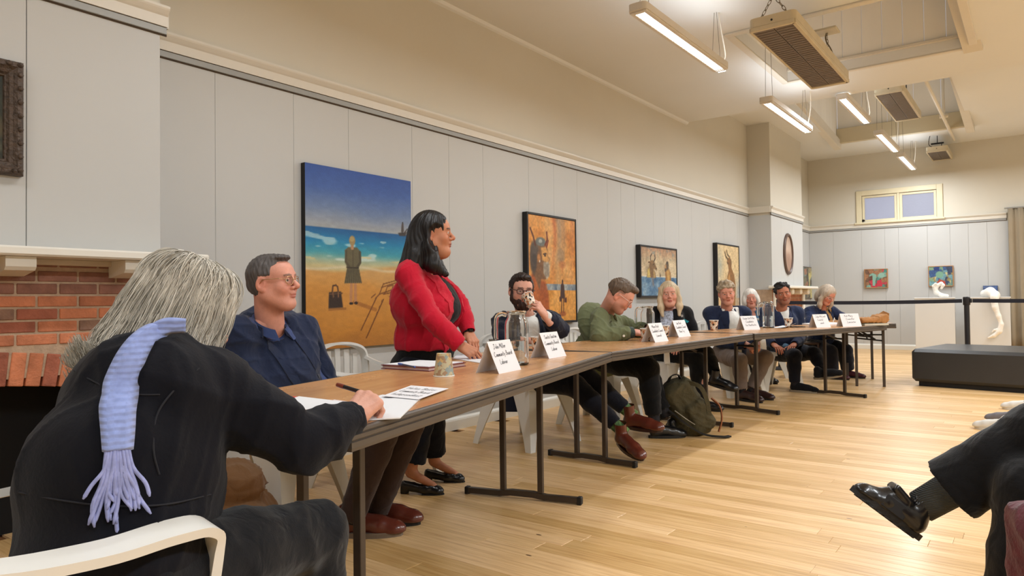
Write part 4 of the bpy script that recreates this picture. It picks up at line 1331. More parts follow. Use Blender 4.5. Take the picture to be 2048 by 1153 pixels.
    # ---- clothing
    def top(s, name, m, g=.020, sleeves=True, sl=(.066, .056, .046), hem=-.10, opening=None, cuff=.02, amp=.004, freq=20, seed=1, hh=None, collar=None, label=None, neck=.062, skirt=None, hood=None, extra=None, hemz=None, elbow_bulge=.0, full=False, cols=None):
        """opening: (half width at hem, half width at neck, from height, shift to the right)"""
        pts = [s.H, s.N, s.shL, s.shR]
        if sleeves: pts += [getattr(s, n + q) for n in ('el', 'wr') for q in 'LR' if hasattr(s, 'el' + q)]
        lo, hi = s.bounds(pts, .24)
        F = Field(lo, hi, hh or max(.006, s.h * .72))
        s.torso(F, g)
        if skirt: F.ell(s.H - s.up * .02 , (skirt[0], skirt[1], .13), np.stack([s.rt, s.fr, s.up]), k=.04)
        if extra: extra(F, s)
        if opening:
            w0, w1, z0, sh = opening
            zn = (s.N - s.H) @ s.up
            def g_(X, Y, Z):
                x, y, z = s.local(X, Y, Z)
                wd = w0 + (w1 - w0) * np.clip((z - z0) / (zn - z0), 0, 1.15)
                return np.maximum(np.maximum(np.abs(x - sh) - wd, z0 - z), -y - .0) 
            F.fn(g_, .006)
        # neck hole
        F.cap(s.N - s.up * .02 + s.fr * .012, s.N + s.up * .12 + s.fr * .04, neck, neck + .02, k=.008, sub=True)
        if hem is not None:
            F.fn(lambda X, Y, Z: (lambda q: q[2] - hem)(s.local(X, Y, Z)), .02)
        if hemz is not None:
            F.fn(lambda X, Y, Z: Z + 0 * X + 0 * Y - hemz, .01)
        if sleeves:
            for q in 'LR':
                if not hasattr(s, 'el' + q): continue
                sh, el, wr = (getattr(s, n + q) for n in ('sh', 'el', 'wr'))
                d = nrm(wr - el); end = wr - d * cuff
                F.chain([sh, (sh * .45 + el * .55), el], [sl[0] - .006, sl[0] - .008, sl[1] - .003 + elbow_bulge], k=.03)
                F.chain([el, el * .5 + end * .5, end], [sl[1] - .003 + elbow_bulge, sl[1] * .5 + sl[2] * .5 + .004, sl[2]], k=.02)
                F.fn(lambda X, Y, Z, e=end + d * (sl[2] * .30), d=d: -((X - e[0]) * d[0] + (Y - e[1]) * d[1] + (Z - e[2]) * d[2]), .004, True, end - .09, end + .09)
                F.cap(end - d * .02, end + d * .10, sl[2] - .013, k=.004, sub=True)
        o = cloth(name, F, m, s.root, amp, freq, seed, cols=cols)
        if label: o['label'] = label
        s.top_o = o
        s.bvh = bvh_of(o)
        return o
    def collar(s, m, r=.062, hgt=.034, th=.007, gap=.5, parent=None, name='collar', lean=.35, fold=.02, z=.0):
        """turned-over collar round the neck, open at the front"""
        base = s.N - s.up * (.012 - z) + s.fr * .004
        n = 22; V = []
        for i in range(n):
            a = gap + (2 * pi - 2 * gap) * i / (n - 1)
            d = s.rt * sin(a) + s.fr * cos(a)
            fr_ = (1 + cos(a)) / 2
            b0 = base + d * r * (1 + .18 * fr_) - s.up * (.035 * fr_)
            top_ = b0 + s.up * hgt - d * .004
            out = top_ + d * (.016 + .012 * fr_) - s.up * (hgt * .75 + fold * fr_)
            V += [b0 - d * th / 2, top_ - d * th / 2, top_ + d * th / 2 + s.up * .003, out + d * th, out, b0 + d * th]
        k = 6
        Fq = [(i * k + j, i * k + (j + 1) % k, (i + 1) * k + (j + 1) % k, (i + 1) * k + j) for i in range(n - 1) for j in range(k)] + [tuple(range(k)), tuple((n - 1) * k + j for j in range(k))]
        return MB().add(V, Fq).build(name, m, parent or s.top_o, 'auto')
    def on_front(s, x, z, g=.024):
        """point on the front of the chest: x to the right, z up from the hips"""
        if getattr(s, 'bvh', None) is not None:
            p0 = s.H + s.rt * x + s.up * z + s.fr * .5
            h = s.bvh.ray_cast(Vector(p0), Vector(-s.fr))
            if h[0] is not None: return np.array(h[0]) + s.fr * max(0, g - .026)
        R = np.stack([s.rt, s.fr, s.up])
        el = [(s.H + s.up * .02, (.165 * s.bw + g, .115 * s.bd + g, .12 + g)), (s.H + s.up * .17 + s.fr * (.02 + s.belly * .5), (.148 * s.bw + g, .108 * s.bd + g + s.belly * .6, .15 + g)), (s.C + s.up * .01, (.168 * s.bw + g, .112 * s.bd + g, .165 + g))]
        if s.o.get('bust'):
            el += [(s.C + s.rt * q * .075 * s.bw + s.fr * (.078 * s.bd + g) - s.up * .02, (.060, .048, .060)) for q in (-1, 1)]
        p0 = s.H + s.rt * x + s.up * z
        best = 0
        for y in np.linspace(.30, 0, 61):
            p = p0 + s.fr * y
            if min(np.linalg.norm((R @ (p - c)) / np.array(r)) for c, r in el) < 1.0:
                best = y; break
        return p0 + s.fr * best
    def lapels(s, m, opening, btn_z, wd=.032, g=.024, parent=None, notch=.75):
        w0, w1, z0, sh = opening
        zn = (s.N - s.H) @ s.up
        for q in (-1, 1):
            V = []; n = 12
            for i in range(n):
                f = i / (n - 1); z = btn_z + (zn + .005 - btn_z) * f
                xe = w0 + (w1 - w0) * min(max((z - z0) / (zn - z0), 0), 1.1)
                ww = wd * min(1, f * 1.9 + .15) * (1 if f < notch else .55 if f < notch + .09 else .95)
                if f > .86:
                    xe += .0
                zz_ = min(z, zn - .06); pa, pb = s.on_front(q * (xe + .014) + sh, zz_, .028), s.on_front(q * (xe + ww) + sh, zz_, .028)
                pin, pout = pa - s.rt * q * .014, pb
                if z > zn - .06:
                    pin = pin + (z - zn + .06) * (s.up * 1.0 - s.fr * .9); pout = pout + (z - zn + .06) * (s.up * .8 - s.fr * 1.1 + s.rt * q * .25)
                V += [pin, pin + s.fr * .006, pout + s.fr * .007, pout]
            k = 4
            Fq = [(i * k + j, i * k + (j + 1) % k, (i + 1) * k + (j + 1) % k, (i + 1) * k + j) for i in range(n - 1) for j in range(k)] + [tuple(range(k)), tuple((n - 1) * k + j for j in range(k))]
            MB().add(V, Fq).build('lapel', m, parent or s.top_o, 'auto')
    def trousers(s, m, th=(.098, .074), sh=(.070, .052), hem=.03, amp=.004, freq=16, seed=3, hh=None, name='trousers', flare=0.0, label=None, rise=.06):
        pts = [s.H, s.H + s.up * .1]
        for q in s.legs: pts += list(s.legs[q])
        lo, hi = s.bounds(pts, .22)
        F = Field(lo, hi, hh or max(.007, s.h * .8))
        R = np.stack([s.rt, s.fr, s.up])
        F.ell(s.H + s.up * .0, (.168 * s.bw + .008, .118 * s.bd + .008, .12), R, k=0)
        F.fn(lambda X, Y, Z: -(lambda q: q[2] - rise)(s.local(X, Y, Z)), .02)
        for q, (kn, an) in s.legs.items():
            hp = s.hipR if q == 'R' else s.hipL
            F.chain([hp, hp * .5 + kn * .5, kn], [th[0], th[0] * .55 + th[1] * .45, th[1]], k=.03)
            d = nrm(an - kn); e = an - d * hem
            F.chain([kn, kn * .62 + an * .38, e], [th[1], sh[0], sh[1] + flare], k=.025)
            F.fn(lambda X, Y, Z, e=e, d=d: -((X - e[0]) * d[0] + (Y - e[1]) * d[1] + (Z - e[2]) * d[2]) , .004, True, e - .1, e + .1)
            F.cap(e - d * .02, e + d * .10, sh[1] + flare - .017, k=.004, sub=True)
        o = cloth(name, F, m, s.root, amp, freq, seed)
        if label: o['label'] = label
        return o
    def sock(s, q, m, a=.0, b=.12, r=.040):
        kn, an = s.legs[q]; d = nrm(kn - an)
        return MB().tube([an - d * .03, an + d * a, an + d * b], [r, r * .98, r * 1.1], 14).build('sock', m, s.root, True)
    def hx(s, V):
        return np.asarray(V, float) @ (s.hR * s.hs).T + s.hpos
    def hair(s, fn, m, lo=(-.15, -.18, -.36), hi=(.15, .15, .17), h=None, amp=.0, lines=60, seed=4, name='hair', label=None, tuft=0):
        F = Field(lo, hi, h or s.hh)
        fn(F)
        V, Q = F.mesh()
        if len(V) == 0: return None
        V = relax(V, Q, 1)
        if amp:
            N_ = vnormals(V, Q)
            th = np.arctan2(V[:, 0], -V[:, 1] + .02) + .35 * np.sin(V[:, 2] * 22 + V[:, 0] * 9) * .3
            V = V + N_ * (amp * (np.sin(th * lines + 3 * np.sin(th * 7)) * .6 + np.sin(th * lines * .43 + V[:, 2] * 18) * .6))[:, None]
        if tuft:
            V = V + vnormals(V, Q) * (tuft * (np.sin(V[:, 0] * 190 + 2 * np.sin(V[:, 1] * 120)) * np.sin(V[:, 1] * 170 + V[:, 2] * 90)))[:, None]
        o = raw(name, s.hx(V), Q, m, s.root, True)
        if label: o['label'] = label
        return o
    def short_hair(s, m, t=.012, line=.052, back=-.055, side=.004, amp=.0012, tuft=.002, quiff=None, label=None, front=0.0):
        w_ = s.o.get('wide', 1.0)
        def fn(F):
            F.ell((0, -.018, .035), (.075 * w_ + t * .8, .094 + t, .086 + t), k=0)
            F.ell((0, -.035, -.015), (.066 * w_ + t * .5, .072 + t * .6, .07), k=.02)
            if quiff: F.ell(*quiff, k=.02)
            # face opening, hairline and neck
            F.fn(lambda X, Y, Z: np.maximum(-(Y - (.030 + front)), Z - (line - .2 * (np.abs(X) - .02))) + 0 * X, .014)
            F.fn(lambda X, Y, Z: np.maximum(-(Y - (-.018)), Z - (.012 + side)) + 0 * X, .014)
            F.fn(lambda X, Y, Z: (Z - (back - .5 * (Y + .05))) + 0 * X, .014)
            for q in (-1, 1): F.ell((q * .082 * w_, -.012, -.002), (.016, .022, .032), k=.004, sub=True)
        return s.hair(fn, m, amp=amp, tuft=tuft, label=label)
    def glasses(s, m, lens=True, r=.021, th=.0016, sq=.8, y=.100, z=.002):
        mb = MB(); w_ = s.o.get('wide', 1.0)
        rim = lambda q: [(q * .033 + r * 1.08 * np.sign(cos(a)) * abs(cos(a)) ** sq, y - .010 * (abs(cos(a)) if q * cos(a) > 0 else 0), z + r * .86 * np.sign(sin(a)) * abs(sin(a)) ** sq) for a in np.linspace(0, 2 * pi, 25)]
        for q in (-1, 1):
            mb.tube(rim(q), th, 6, cap=False)
            mb.tube([(q * (.033 + r * 1.05), y - .010, z + .006), (q * .074 * w_, .070, z + .010), (q * .080 * w_, .0, z + .012), (q * .079 * w_, -.020, z - .010)], th * 1.1, 6)
        mb.tube([(-.012, y, z + .004), (0, y + .003, z + .008), (.012, y, z + .004)], th, 6)
        mb.v = [s.hx(v) for v in mb.v]
        g = mb.build('glasses', m, s.root, True)
        if lens:
            lm = mat('lens_glass', (120, 122, 126), .03, spec=.6, alpha=.07)
            for q in (-1, 1):
                R_ = rim(q)[:-1]; n = len(R_)
                V = [np.array(p) for p in R_] + [np.array(p) + (0, .0012, 0) for p in R_]
                MB().add(s.hx(V), [tuple(range(n)), tuple(range(2 * n - 1, n - 1, -1))] + [(i, (i + 1) % n, n + (i + 1) % n, n + i) for i in range(n)]).build('lens', lm, g)
        return g

def fabric(name, col, rough=.85, sheen=.15, bscale=260, bump=.12, noise=.06, nscale=18, spec=.14):
    return mat(name, col, rough, crease=.35, sheen=sheen, bump=bump, bscale=bscale, noise=noise, nscale=nscale, spec=spec)
def hair_mat(name, col, rough=.42, v=.22):
    m = mat(name, col, rough, noise=v, nscale=26, bump=.35, bscale=90, spec=.4, stretch=(1, 1, .18))
    return m
# ---------------------------------------------------------------- cloth and hair materials
C_navy = fabric('navy_suit_cloth', (36, 45, 70)); C_navyd = fabric('navy_dark_cloth', (30, 34, 50)); C_navyj = fabric('navy_jersey', (44, 52, 80), bump=.2, bscale=320)
C_polo = fabric('dark_blue_shirt', (58, 74, 120), .8); C_red = fabric('red_blazer_cloth', (188, 24, 48), .8); C_blk = fabric('black_cloth', (22, 22, 25)); C_blkt = fabric('black_trouser_cloth', (17, 17, 19))
C_bluetr = fabric('dark_navy_trouser', (20, 21, 30)); C_brtr = fabric('brown_trouser_cloth', (60, 46, 42)); C_grey = fabric('grey_trouser_cloth', (122, 108, 100)); C_green = fabric('olive_cotton', (108, 114, 84), .85, .1)
C_knit = mat('dark_green_knit', (44, 58, 52), .9, bump=.5, bscale=60, sheen=.2); C_white = fabric('white_cotton', (226, 226, 222), .8); C_denim = fabric('denim_dark', (36, 46, 74), .85, noise=.25, nscale=9)
C_denimp = fabric('denim_pale_blue', (84, 118, 146), .85, noise=.15, nscale=9); C_must = fabric('mustard_scarf', (150, 112, 62)); C_cord = mat('charcoal_needlecord', (18, 19, 26), .92, sheen=.06, spec=.15, bump=.12, bscale=140, noise=.10, nscale=5, crease=.10)
C_floral = mat('floral_print', (176, 184, 202), .8, noise=.55, nscale=55); C_teal = mat('teal_stripe', (40, 160, 176), .7); C_lilac = mat('scarf_weave', (140, 156, 210), .95, noise=.12, nscale=60, bump=.35, bscale=28, sheen=.2, wave='Z')
C_jean = fabric('black_denim', (21, 23, 28), .85, noise=.12, nscale=8)
L_brown = mat('brown_leather', (96, 44, 32), .26, noise=.14, nscale=9, coat=.3); L_brownd = mat('dark_brown_leather', (52, 30, 28), .34, noise=.1, nscale=12, coat=.2); L_black = mat('black_leather', (20, 20, 22), .28, coat=.3, bump=.05, bscale=200)
L_sole = mat('sole_grey', (120, 106, 92), .7); L_soleb = mat('sole_black', (26, 25, 25), .6, bump=.3, bscale=60); L_soleg = mat('sole_pale', (150, 140, 122), .7); L_burg = mat('burgundy_shoe', (72, 26, 34), .5)
H_grey = hair_mat('hair_silver', (190, 184, 172)); H_gdark = hair_mat('hair_grey_dark', (84, 80, 80)); H_black = hair_mat('hair_black', (20, 17, 18), .40, .1); H_dbrown = hair_mat('hair_dark_brown', (44, 32, 28)); H_brown = hair_mat('hair_brown', (92, 76, 62))
H_blond = hair_mat('hair_blonde', (192, 172, 142)); H_sandy = hair_mat('hair_sandy_grey', (158, 140, 116)); H_white = hair_mat('hair_white', (212, 206, 198)); H_bgrey = hair_mat('hair_blonde_grey', (176, 160, 142))
G_gold = mat('spectacle_wire', (196, 160, 120), .25, metal=.9); G_dark = mat('spectacle_dark', (50, 30, 28), .35); G_clear = mat('spectacle_clear', (226, 198, 188), .2)
COLD = {}

# ================================================================ 1  the woman in the foreground, writing
p1 = Person('person with silver-grey bob in black corduroy jacket, back to us, writing at near table end', (-1.43, .60, .53), at(345, 722, 1.62), -4, (at(372, 628, 1.70), 8, 24, 0), (206, 152, 132),
            bw=1.12, bd=1.15, shw=.165, h=.012, hh=.0035, ho=dict(hand=1.0), chest=at(288, 842, 1.49))
p1.shR = at(425, 774, 1.50)
p1.arm('R', at(703, 838, 1.71), (1, 0, -1), elbow=at(600, 893, 1.56), hand=PEN, D=at(752, 786, 1.80) - at(703, 838, 1.71), dors=(.35, -.55, .75), veins=True)
p1.arm('L', at(528, 810, 1.86), (-1, 0, -1), elbow=at(430, 840, 1.80), hand=FLAT, D=at(612, 832, 1.86) - at(528, 810, 1.86), dors=(.1, -.15, 1), veins=True)
p1.leg('R', at(628, 1070, 1.72), at(640, 1400, 1.72)).leg('L', at(555, 1085, 1.95), at(560, 1300, 2.1))
b = p1.body()
j1 = p1.top('jacket', C_cord, g=.030, sl=(.078, .064, .044), hem=-.12, cuff=.0, amp=.008, freq=15, seed=12, hh=.008, neck=.055, extra=lambda F, s: (F.ell(s.H + s.up * .12 - s.fr * .02, (.185, .140, .22), np.stack([s.rt, s.fr, s.up]), k=.04), F.ell(s.H * .45 + s.C * .55 - s.fr * .03, (.190, .140, .17), np.stack([s.rt, s.fr, s.up]), k=.05)))
p1.collar(C_cord, r=.066, hgt=.03, gap=.9, fold=.025)
p1.trousers(C_jean, th=(.105, .080), amp=.005, hh=.010, seed=5)
cf = nrm(p1.wrR - p1.elR)
MB().tube([p1.wrR - cf * .075, p1.wrR - cf * .070, p1.wrR - cf * .012, p1.wrR - cf * .006], [.046, .0495, .0485, .045], 18).build('cuff', C_cord, j1, True)
def bob(F):
    F.ell((0, -.015, .03), (.096, .113, .098), k=0)
    F.ell((0, -.060, -.03), (.092, .072, .105), k=.03)
    for q in (-1, 1):
        F.ell((q * .066, .01, -.05), (.036, .075, .10), k=.03)
        F.ell((q * .070, -.03, -.09), (.034, .06, .06), k=.03)
    F.ell((0, -.095, -.085), (.072, .042, .055), k=.03)
    F.ell((0, .11, -.04), (.055, .06, .12), k=.01, sub=True)
hr1 = p1.hair(bob, H_grey, hi=(.17, .16, .17), lo=(-.17, -.2, -.24), h=.004, amp=.0035, lines=46)
# loose strands over the bob
def strands(p, fn, n, m, r=.0011, seed=2, name='hair_strands'):
    rs = np.random.default_rng(seed); V, F = [], []; off = 0
    for _ in range(n):
        P = p.hx(np.array(fn(rs))); k = len(P)
        d = np.gradient(P, axis=0); d /= np.linalg.norm(d, axis=1, keepdims=True) + 1e-9
        s_ = np.cross(d, rs.normal(size=3)); s_ /= np.linalg.norm(s_, axis=1, keepdims=True) + 1e-9; t_ = np.cross(d, s_)
        rr = r * np.linspace(1, .35, k)[:, None] * rs.uniform(.7, 1.3)
        A = np.stack([P + s_ * rr, P - .5 * s_ * rr + .87 * t_ * rr, P - .5 * s_ * rr - .87 * t_ * rr], 1).reshape(-1, 3)
        V.append(A)
        i = np.arange(k - 1)[:, None] * 3 + off
        F.append(np.concatenate([np.concatenate([i + a, i + b_, i + 3 + b_, i + 3 + a], 1) for a, b_ in ((0, 1), (1, 2), (2, 0))]))
        off += 3 * k
    o = raw(name, np.concatenate(V), np.concatenate(F), m, p.root, True)
    return tag(o, kind='stuff')
def bob_strand(rs):
    a = rs.uniform(-2.35, 2.35)       # angle round the head, 0 = back
    s, c = sin(a), -cos(a)
    R1 = rs.uniform(.99, 1.05)
    part = np.array((.010 * rs.normal(), .005 + .02 * rs.normal(), 0))
    pts = []
    wob = rs.uniform(-.12, .12)
    for f in np.linspace(.08, 1, 5):
        ph = radians(88) * f; aa = a + wob * f
        pts.append(np.array((sin(aa) * .104 * sin(ph), -.012 - cos(aa) * .124 * sin(ph), .030 + .103 * cos(ph))) * R1 + part * (1 - f))
    z_end = -.165 - .06 * rs.random() + (.035 if abs(a) > 1.6 else 0) + (.03 if abs(a) < .6 else 0)
    q = pts[-1].copy(); z0 = q[2]
    for f in (.3, .6, .85, 1.0):
        fl = 1 + (.10 if c > 0 else .16 * (1 if abs(a) < 1.4 else .5)) * f ** 1.5 - (.05 if abs(a) > 1.9 else 0) * f
        pts.append(np.array((q[0] * fl + .004 * rs.normal(), q[1] * fl + .004 * rs.normal(), z0 + (z_end - z0) * f)))
    if rs.random() < .4:
        q = pts[-1]; pts.append(q + np.array((s * .018, c * .018, -.006))); pts.append(q + np.array((s * .032, c * .032, .006)))
    return spline(pts, 3)
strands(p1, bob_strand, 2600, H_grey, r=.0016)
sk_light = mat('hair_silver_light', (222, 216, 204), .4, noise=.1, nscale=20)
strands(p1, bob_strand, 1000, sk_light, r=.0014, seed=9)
strands(p1, bob_strand, 700, hair_mat('hair_silver_dark', (138, 130, 116)), r=.0014, seed=19)  # darker grey strands mixed through the bob
# the lilac-blue scarf: one tail down the back with a knotted fringe
bj = p1.bvh
path = []
for px_, py_ in ((312, 672), (298, 680), (280, 698), (262, 728), (248, 766), (240, 800), (237, 825), (236, 865), (238, 905)):
    q_ = seen(bj, px_, py_, .007)
    path.append(q_ if q_ is not None else at(px_, py_, 1.5))
path = [path[0] + np.array((.02, .05, .012)), path[0] + np.array((.006, .02, .012))] + path
sp = spline(path, 7)
V = []; n = len(sp)
vd = lambda i: nrm(sp[min(i + 1, n - 1)] - sp[max(i - 1, 0)])
for i in range(n):
    f = i / (n - 1)
    wd = .030 + .030 * min(1, f * 1.6) - .012 * max(0, f - .8) * 5
    d = vd(i); toc = nrm(np.array((0, 0, CAM_H)) - sp[i]); s_ = nrm(np.cross(d, toc)); o_ = nrm(np.cross(s_, d))
    if o_ @ toc < 0: o_ = -o_
    for k, (u, v) in enumerate(((-.5, 0), (-.2, .011), (.1, .006), (.3, .014), (.5, .004), (.4, -.006), (-.3, -.006))):
        V.append(sp[i] + s_ * u * wd + o_ * (v + .004))
k = 7
Fq = [(i * k + j, i * k + (j + 1) % k, (i + 1) * k + (j + 1) % k, (i + 1) * k + j) for i in range(n - 1) for j in range(k)] + [tuple(range(k))[::-1], tuple((n - 1) * k + j for j in range(k))]
scarf = MB().add(V, Fq).build('scarf', C_lilac, p1.root, True)
fr = MB(); rs = random.Random(4)
e = sp[-1]; s_ = nrm(np.cross(vd(n - 1), nrm(np.array((0, 0, CAM_H)) - e)))
for q in range(26):
    u = (q / 25 - .5) * .05; l = rs.uniform(.07, .125) + (.03 if q in (12, 13, 14) else 0)
    toc = nrm(np.array((0, 0, CAM_H)) - e) * .012
    pts = [e + s_ * u * .6 + np.array((0, 0, .01)), e + toc + s_ * (u * .9) - np.array((0, 0, l * .35)), e + toc + s_ * (u * 1.5 + rs.uniform(-.006, .006)) - np.array((0, 0, l * .7)), e + toc * 1.4 + s_ * (u * 1.9 + rs.uniform(-.012, .012)) - np.array((0, 0, l))]
    fr.tube(spline([p + _f * -.004 * rs.random() for p in pts], 4), [.0035] * 12 + [.0015], 5)
tag(fr.build('fringe', mat('scarf_fringe', (150, 158, 208), .95, noise=.2, nscale=50), scarf, True), kind='stuff')
sm_ = MB()
for pl_ in (((150, 742), (185, 762), (225, 782), (275, 790), (320, 790)), ((398, 738), (345, 785), (312, 835), (306, 900), (318, 950)), ((40, 985), (120, 1000), (220, 1012), (330, 1010), (420, 990))):
    q_ = [seen(bj, a_, b_, .0015) for a_, b_ in pl_]
    q_ = [z_ for z_ in q_ if z_ is not None]
    if len(q_) > 2: sm_.tube(spline(q_, 6), .0018, 5)
sm_.build('seams', mat('seam_thread', (30, 31, 38), .9), j1)
nk = [p1.N + p1.rt * .074 * sin(a) + p1.fr * .070 * cos(a) + p1.up * (.025 + .012 * cos(a)) for a in np.linspace(.4, 2 * pi + .4, 26)]
MB().tube(nk, [.018 + .004 * sin(i * 1.3) for i in range(26)], 10).build('scarf_loop', C_lilac, scarf, True)

# ================================================================ 2  the man in the navy suit
p2 = Person('person in navy suit with wire glasses, leaning back in profile by large beach painting', at(592, 800, 3.36) * (1, 1, 0) + np.array((0, 0, .53)), at(538, 644, 3.05), 86, (at(546, 566, 3.02), 64, -4, 2), (214, 152, 132),
            bw=1.16, bd=1.2, belly=.03, shw=.185, hh=.003, ho=dict(wide=1.03, jaw=1.04, nose=1.2, neck_r=.058, brow=(120, 96, 84), lip=(186, 110, 100), gaze=1, smile=.5, lids=1))
p2.arm('R', p2.H + p2.fr * .26 + p2.rt * .10 + np.array((0, 0, .12)), (0, 0, -1), elbow=at(512, 800, 2.98), hand=RELAX)
p2.arm('L', p2.H + p2.fr * .30 - p2.rt * .08 + np.array((0, 0, .12)), (0, 0, -1), elbow=at(660, 800, 3.36), hand=RELAX)
p2.leg('R', at(775, 830, 3.06), at(705, 1030, 3.06)).leg('L', at(835, 800, 3.28), at(755, 1015, 3.25))
p2.body()
op2 = (.075, .045, .06, 0)
p2.top('shirt', C_polo, g=.014, sleeves=False, hem=-.05, amp=.003, seed=21, neck=.058)
p2.collar(C_polo, r=.066, hgt=.034, gap=.35, fold=.02)
p2.top('suit_jacket', C_navy, g=.030, sl=(.074, .063, .050), hem=-.12, opening=op2, amp=.010, freq=18, seed=22, hh=.008, neck=.07)
p2.lapels(C_navy, op2, .14, wd=.045, g=.032)
p2.collar(C_navy, r=.076, hgt=.030, gap=1.0, fold=.03)
nt_ = p2.on_front(-.115, .34, .036)
bx = np.eye(4); bx[:3, :3] = np.stack([p2.rt, p2.fr, p2.up], 1); bx[:3, 3] = nt_
nb = MB().box((-.032, -.004, -.012), (.032, .004, .012), bx, bev=.002).build('name_badge', mat('badge_white', (232, 236, 238), .4), p2.root)
bt = MB()
for i, x in enumerate((-.02, -.012, -.004, .006, .014)): bt.box((x, .0042, -.003), (x + .005, .0050, .004), bx)
bt.build('badge_lettering', mat('badge_blue', (60, 110, 170), .5), nb)
p2.short_hair(H_gdark, t=.005, line=.070, side=.012, amp=.001, tuft=.0018, quiff=((0, .040, .104), (.050, .045, .014)), front=.004)
p2.glasses(G_gold, r=.020)
p2.trousers(C_brtr, th=(.105, .078), sh=(.072, .058), hem=-.02, amp=.005, seed=23)
sh_, T_ = shoe(p2.root, at(694, 1066, 3.12) * (1, 1, 0), 52, L_brown, L_sole, L_=.30)
sh_, T_ = shoe(p2.root, at(738, 1047, 3.30) * (1, 1, 0), 60, L_brown, L_soleb, L_=.30)

# ================================================================ 3  the standing woman in red
p3 = Person('person standing in red blazer with long black hair, hands resting on table', at(846, 742, 3.92), at(846, 530, 3.86), 72, (at(866, 470, 3.83), 52, -2, 0), (186, 126, 96),
            bw=1.10, bd=1.18, shw=.165, arm=(.275, .235), hh=.0032, ho=dict(bust=1, jaw=.9, nose=1.08, lip=(140, 62, 62), brow=(24, 18, 18), brow_a=.95, iris=(30, 20, 16), hand=.9, neck_r=.05, chin2=1, lids=1), chest=at(852, 610, 3.86))
p3.arm('R', at(921, 692, 3.62), (-1, 0, -.4), elbow=at(866, 640, 3.60), hand=CUPG, D=at(948, 706, 3.60) - at(921, 690, 3.62), dors=(.45, -.45, .75), spread=.4)
p3.arm('L', at(938, 668, 3.96), (1, .3, -.3), elbow=at(920, 610, 4.06), hand=RELAX, D=at(954, 698, 3.86) - at(938, 668, 3.96), dors=(.6, -.2, .75))
fR, fL = at(822, 985, 3.80), at(868, 958, 4.06)
p3.leg('R', at(838, 850, 3.84), fR * (1, 1, 0) + np.array((0, 0, .13))).leg('L', at(862, 850, 4.00), fL * (1, 1, 0) + np.array((0, 0, .13)))
p3.toes = {'R': fR * (1, 1, 0) + heading(62) * .13 + np.array((0, 0, .045)), 'L': fL * (1, 1, 0) + heading(64) * .13 + np.array((0, 0, .045))}
p3.body()
op3 = (.050, .055, -.14, -.0)
p3.top('top', C_blk, g=.012, sleeves=False, hem=-.14, amp=.002, seed=31, neck=.072)
p3.top('blazer', C_red, g=.026, sl=(.064, .056, .045), hem=None, hemz=.775, opening=op3, amp=.009, freq=18, seed=32, hh=.0075, neck=.075, skirt=(.182, .155))
p3.lapels(C_red, op3, .04, wd=.040, g=.028)
p3.collar(C_red, r=.080, hgt=.026, gap=1.1, fold=.028)
zp = p3.on_front(.13, .02, .03)
def long_black(F):
    F.ell((0, -.016, .036), (.090, .108, .100), k=0)
    F.ell((0, -.085, -.06), (.092, .065, .13), k=.03)
    for q in (-1, 1):
        F.chain([(q * .072, .012, .03), (q * .082, -.01, -.08), (q * .088, .0, -.17), (q * .075, .055, -.215)], [.030, .036, .040, .018], k=.03)
    F.chain([(0, -.10, -.1), (0, -.13, -.2), (.0, -.145, -.31)], [.07, .072, .03], k=.03)
    F.chain([(.06, -.09, -.12), (.07, -.12, -.22), (.07, -.135, -.30)], [.05, .05, .02], k=.03); F.chain([(-.06, -.09, -.12), (-.07, -.12, -.22), (-.07, -.135, -.30)], [.05, .05, .02], k=.03)
    F.ell((0, .118, -.015), (.066, .082, .112), k=.012, sub=True)
    for q in (-1, 1): F.ell((q * .105, .052, -.022), (.050, .070, .085), k=.01, sub=True)
p3.hair(long_black, H_black, lo=(-.16, -.24, -.36), hi=(.16, .14, .17), h=.0042, amp=.0022, lines=40)
er = MB()
er.lathe([(0, -.006), (.004, -.004), (.0058, 0), (.004, .004), (0, .006)], 10, (.078, -.008, -.046)); er.v = [p3.hx(v) for v in er.v]
er.build('pearl_earring', mat('pearl', (236, 228, 216), .25), p3.root, True)
p3.trousers(C_bluetr, th=(.108, .075), sh=(.072, .066), hem=.035, flare=.010, amp=.004, seed=33)
shoe(p3.root, fR * (1, 1, 0) - heading(62) * .02, 62, L_black, L_soleb, kind='pump', L_=.25)
shoe(p3.root, fL * (1, 1, 0) - heading(64) * .02, 64, L_black, L_soleb, kind='pump', L_=.25)
d_ = nrm(p3.wrL - p3.elL)
MB().tube([p3.wrL - d_ * .026, p3.wrL - d_ * .002], [.030, .029], 16).build('watch_strap', mat('watch_black', (20, 20, 22), .4), p3.root, True)
fw = frame(d_, (.6, -.2, .75)); bx = np.eye(4); bx[:3, :3] = fw; bx[:3, 3] = p3.wrL - d_ * .014 + fw[:, 2] * .028
MB().box((-.016, -.018, -.004), (.016, .018, .005), bx, bev=.003).build('watch_face', mat('watch_glass', (14, 14, 18), .1), p3.root)

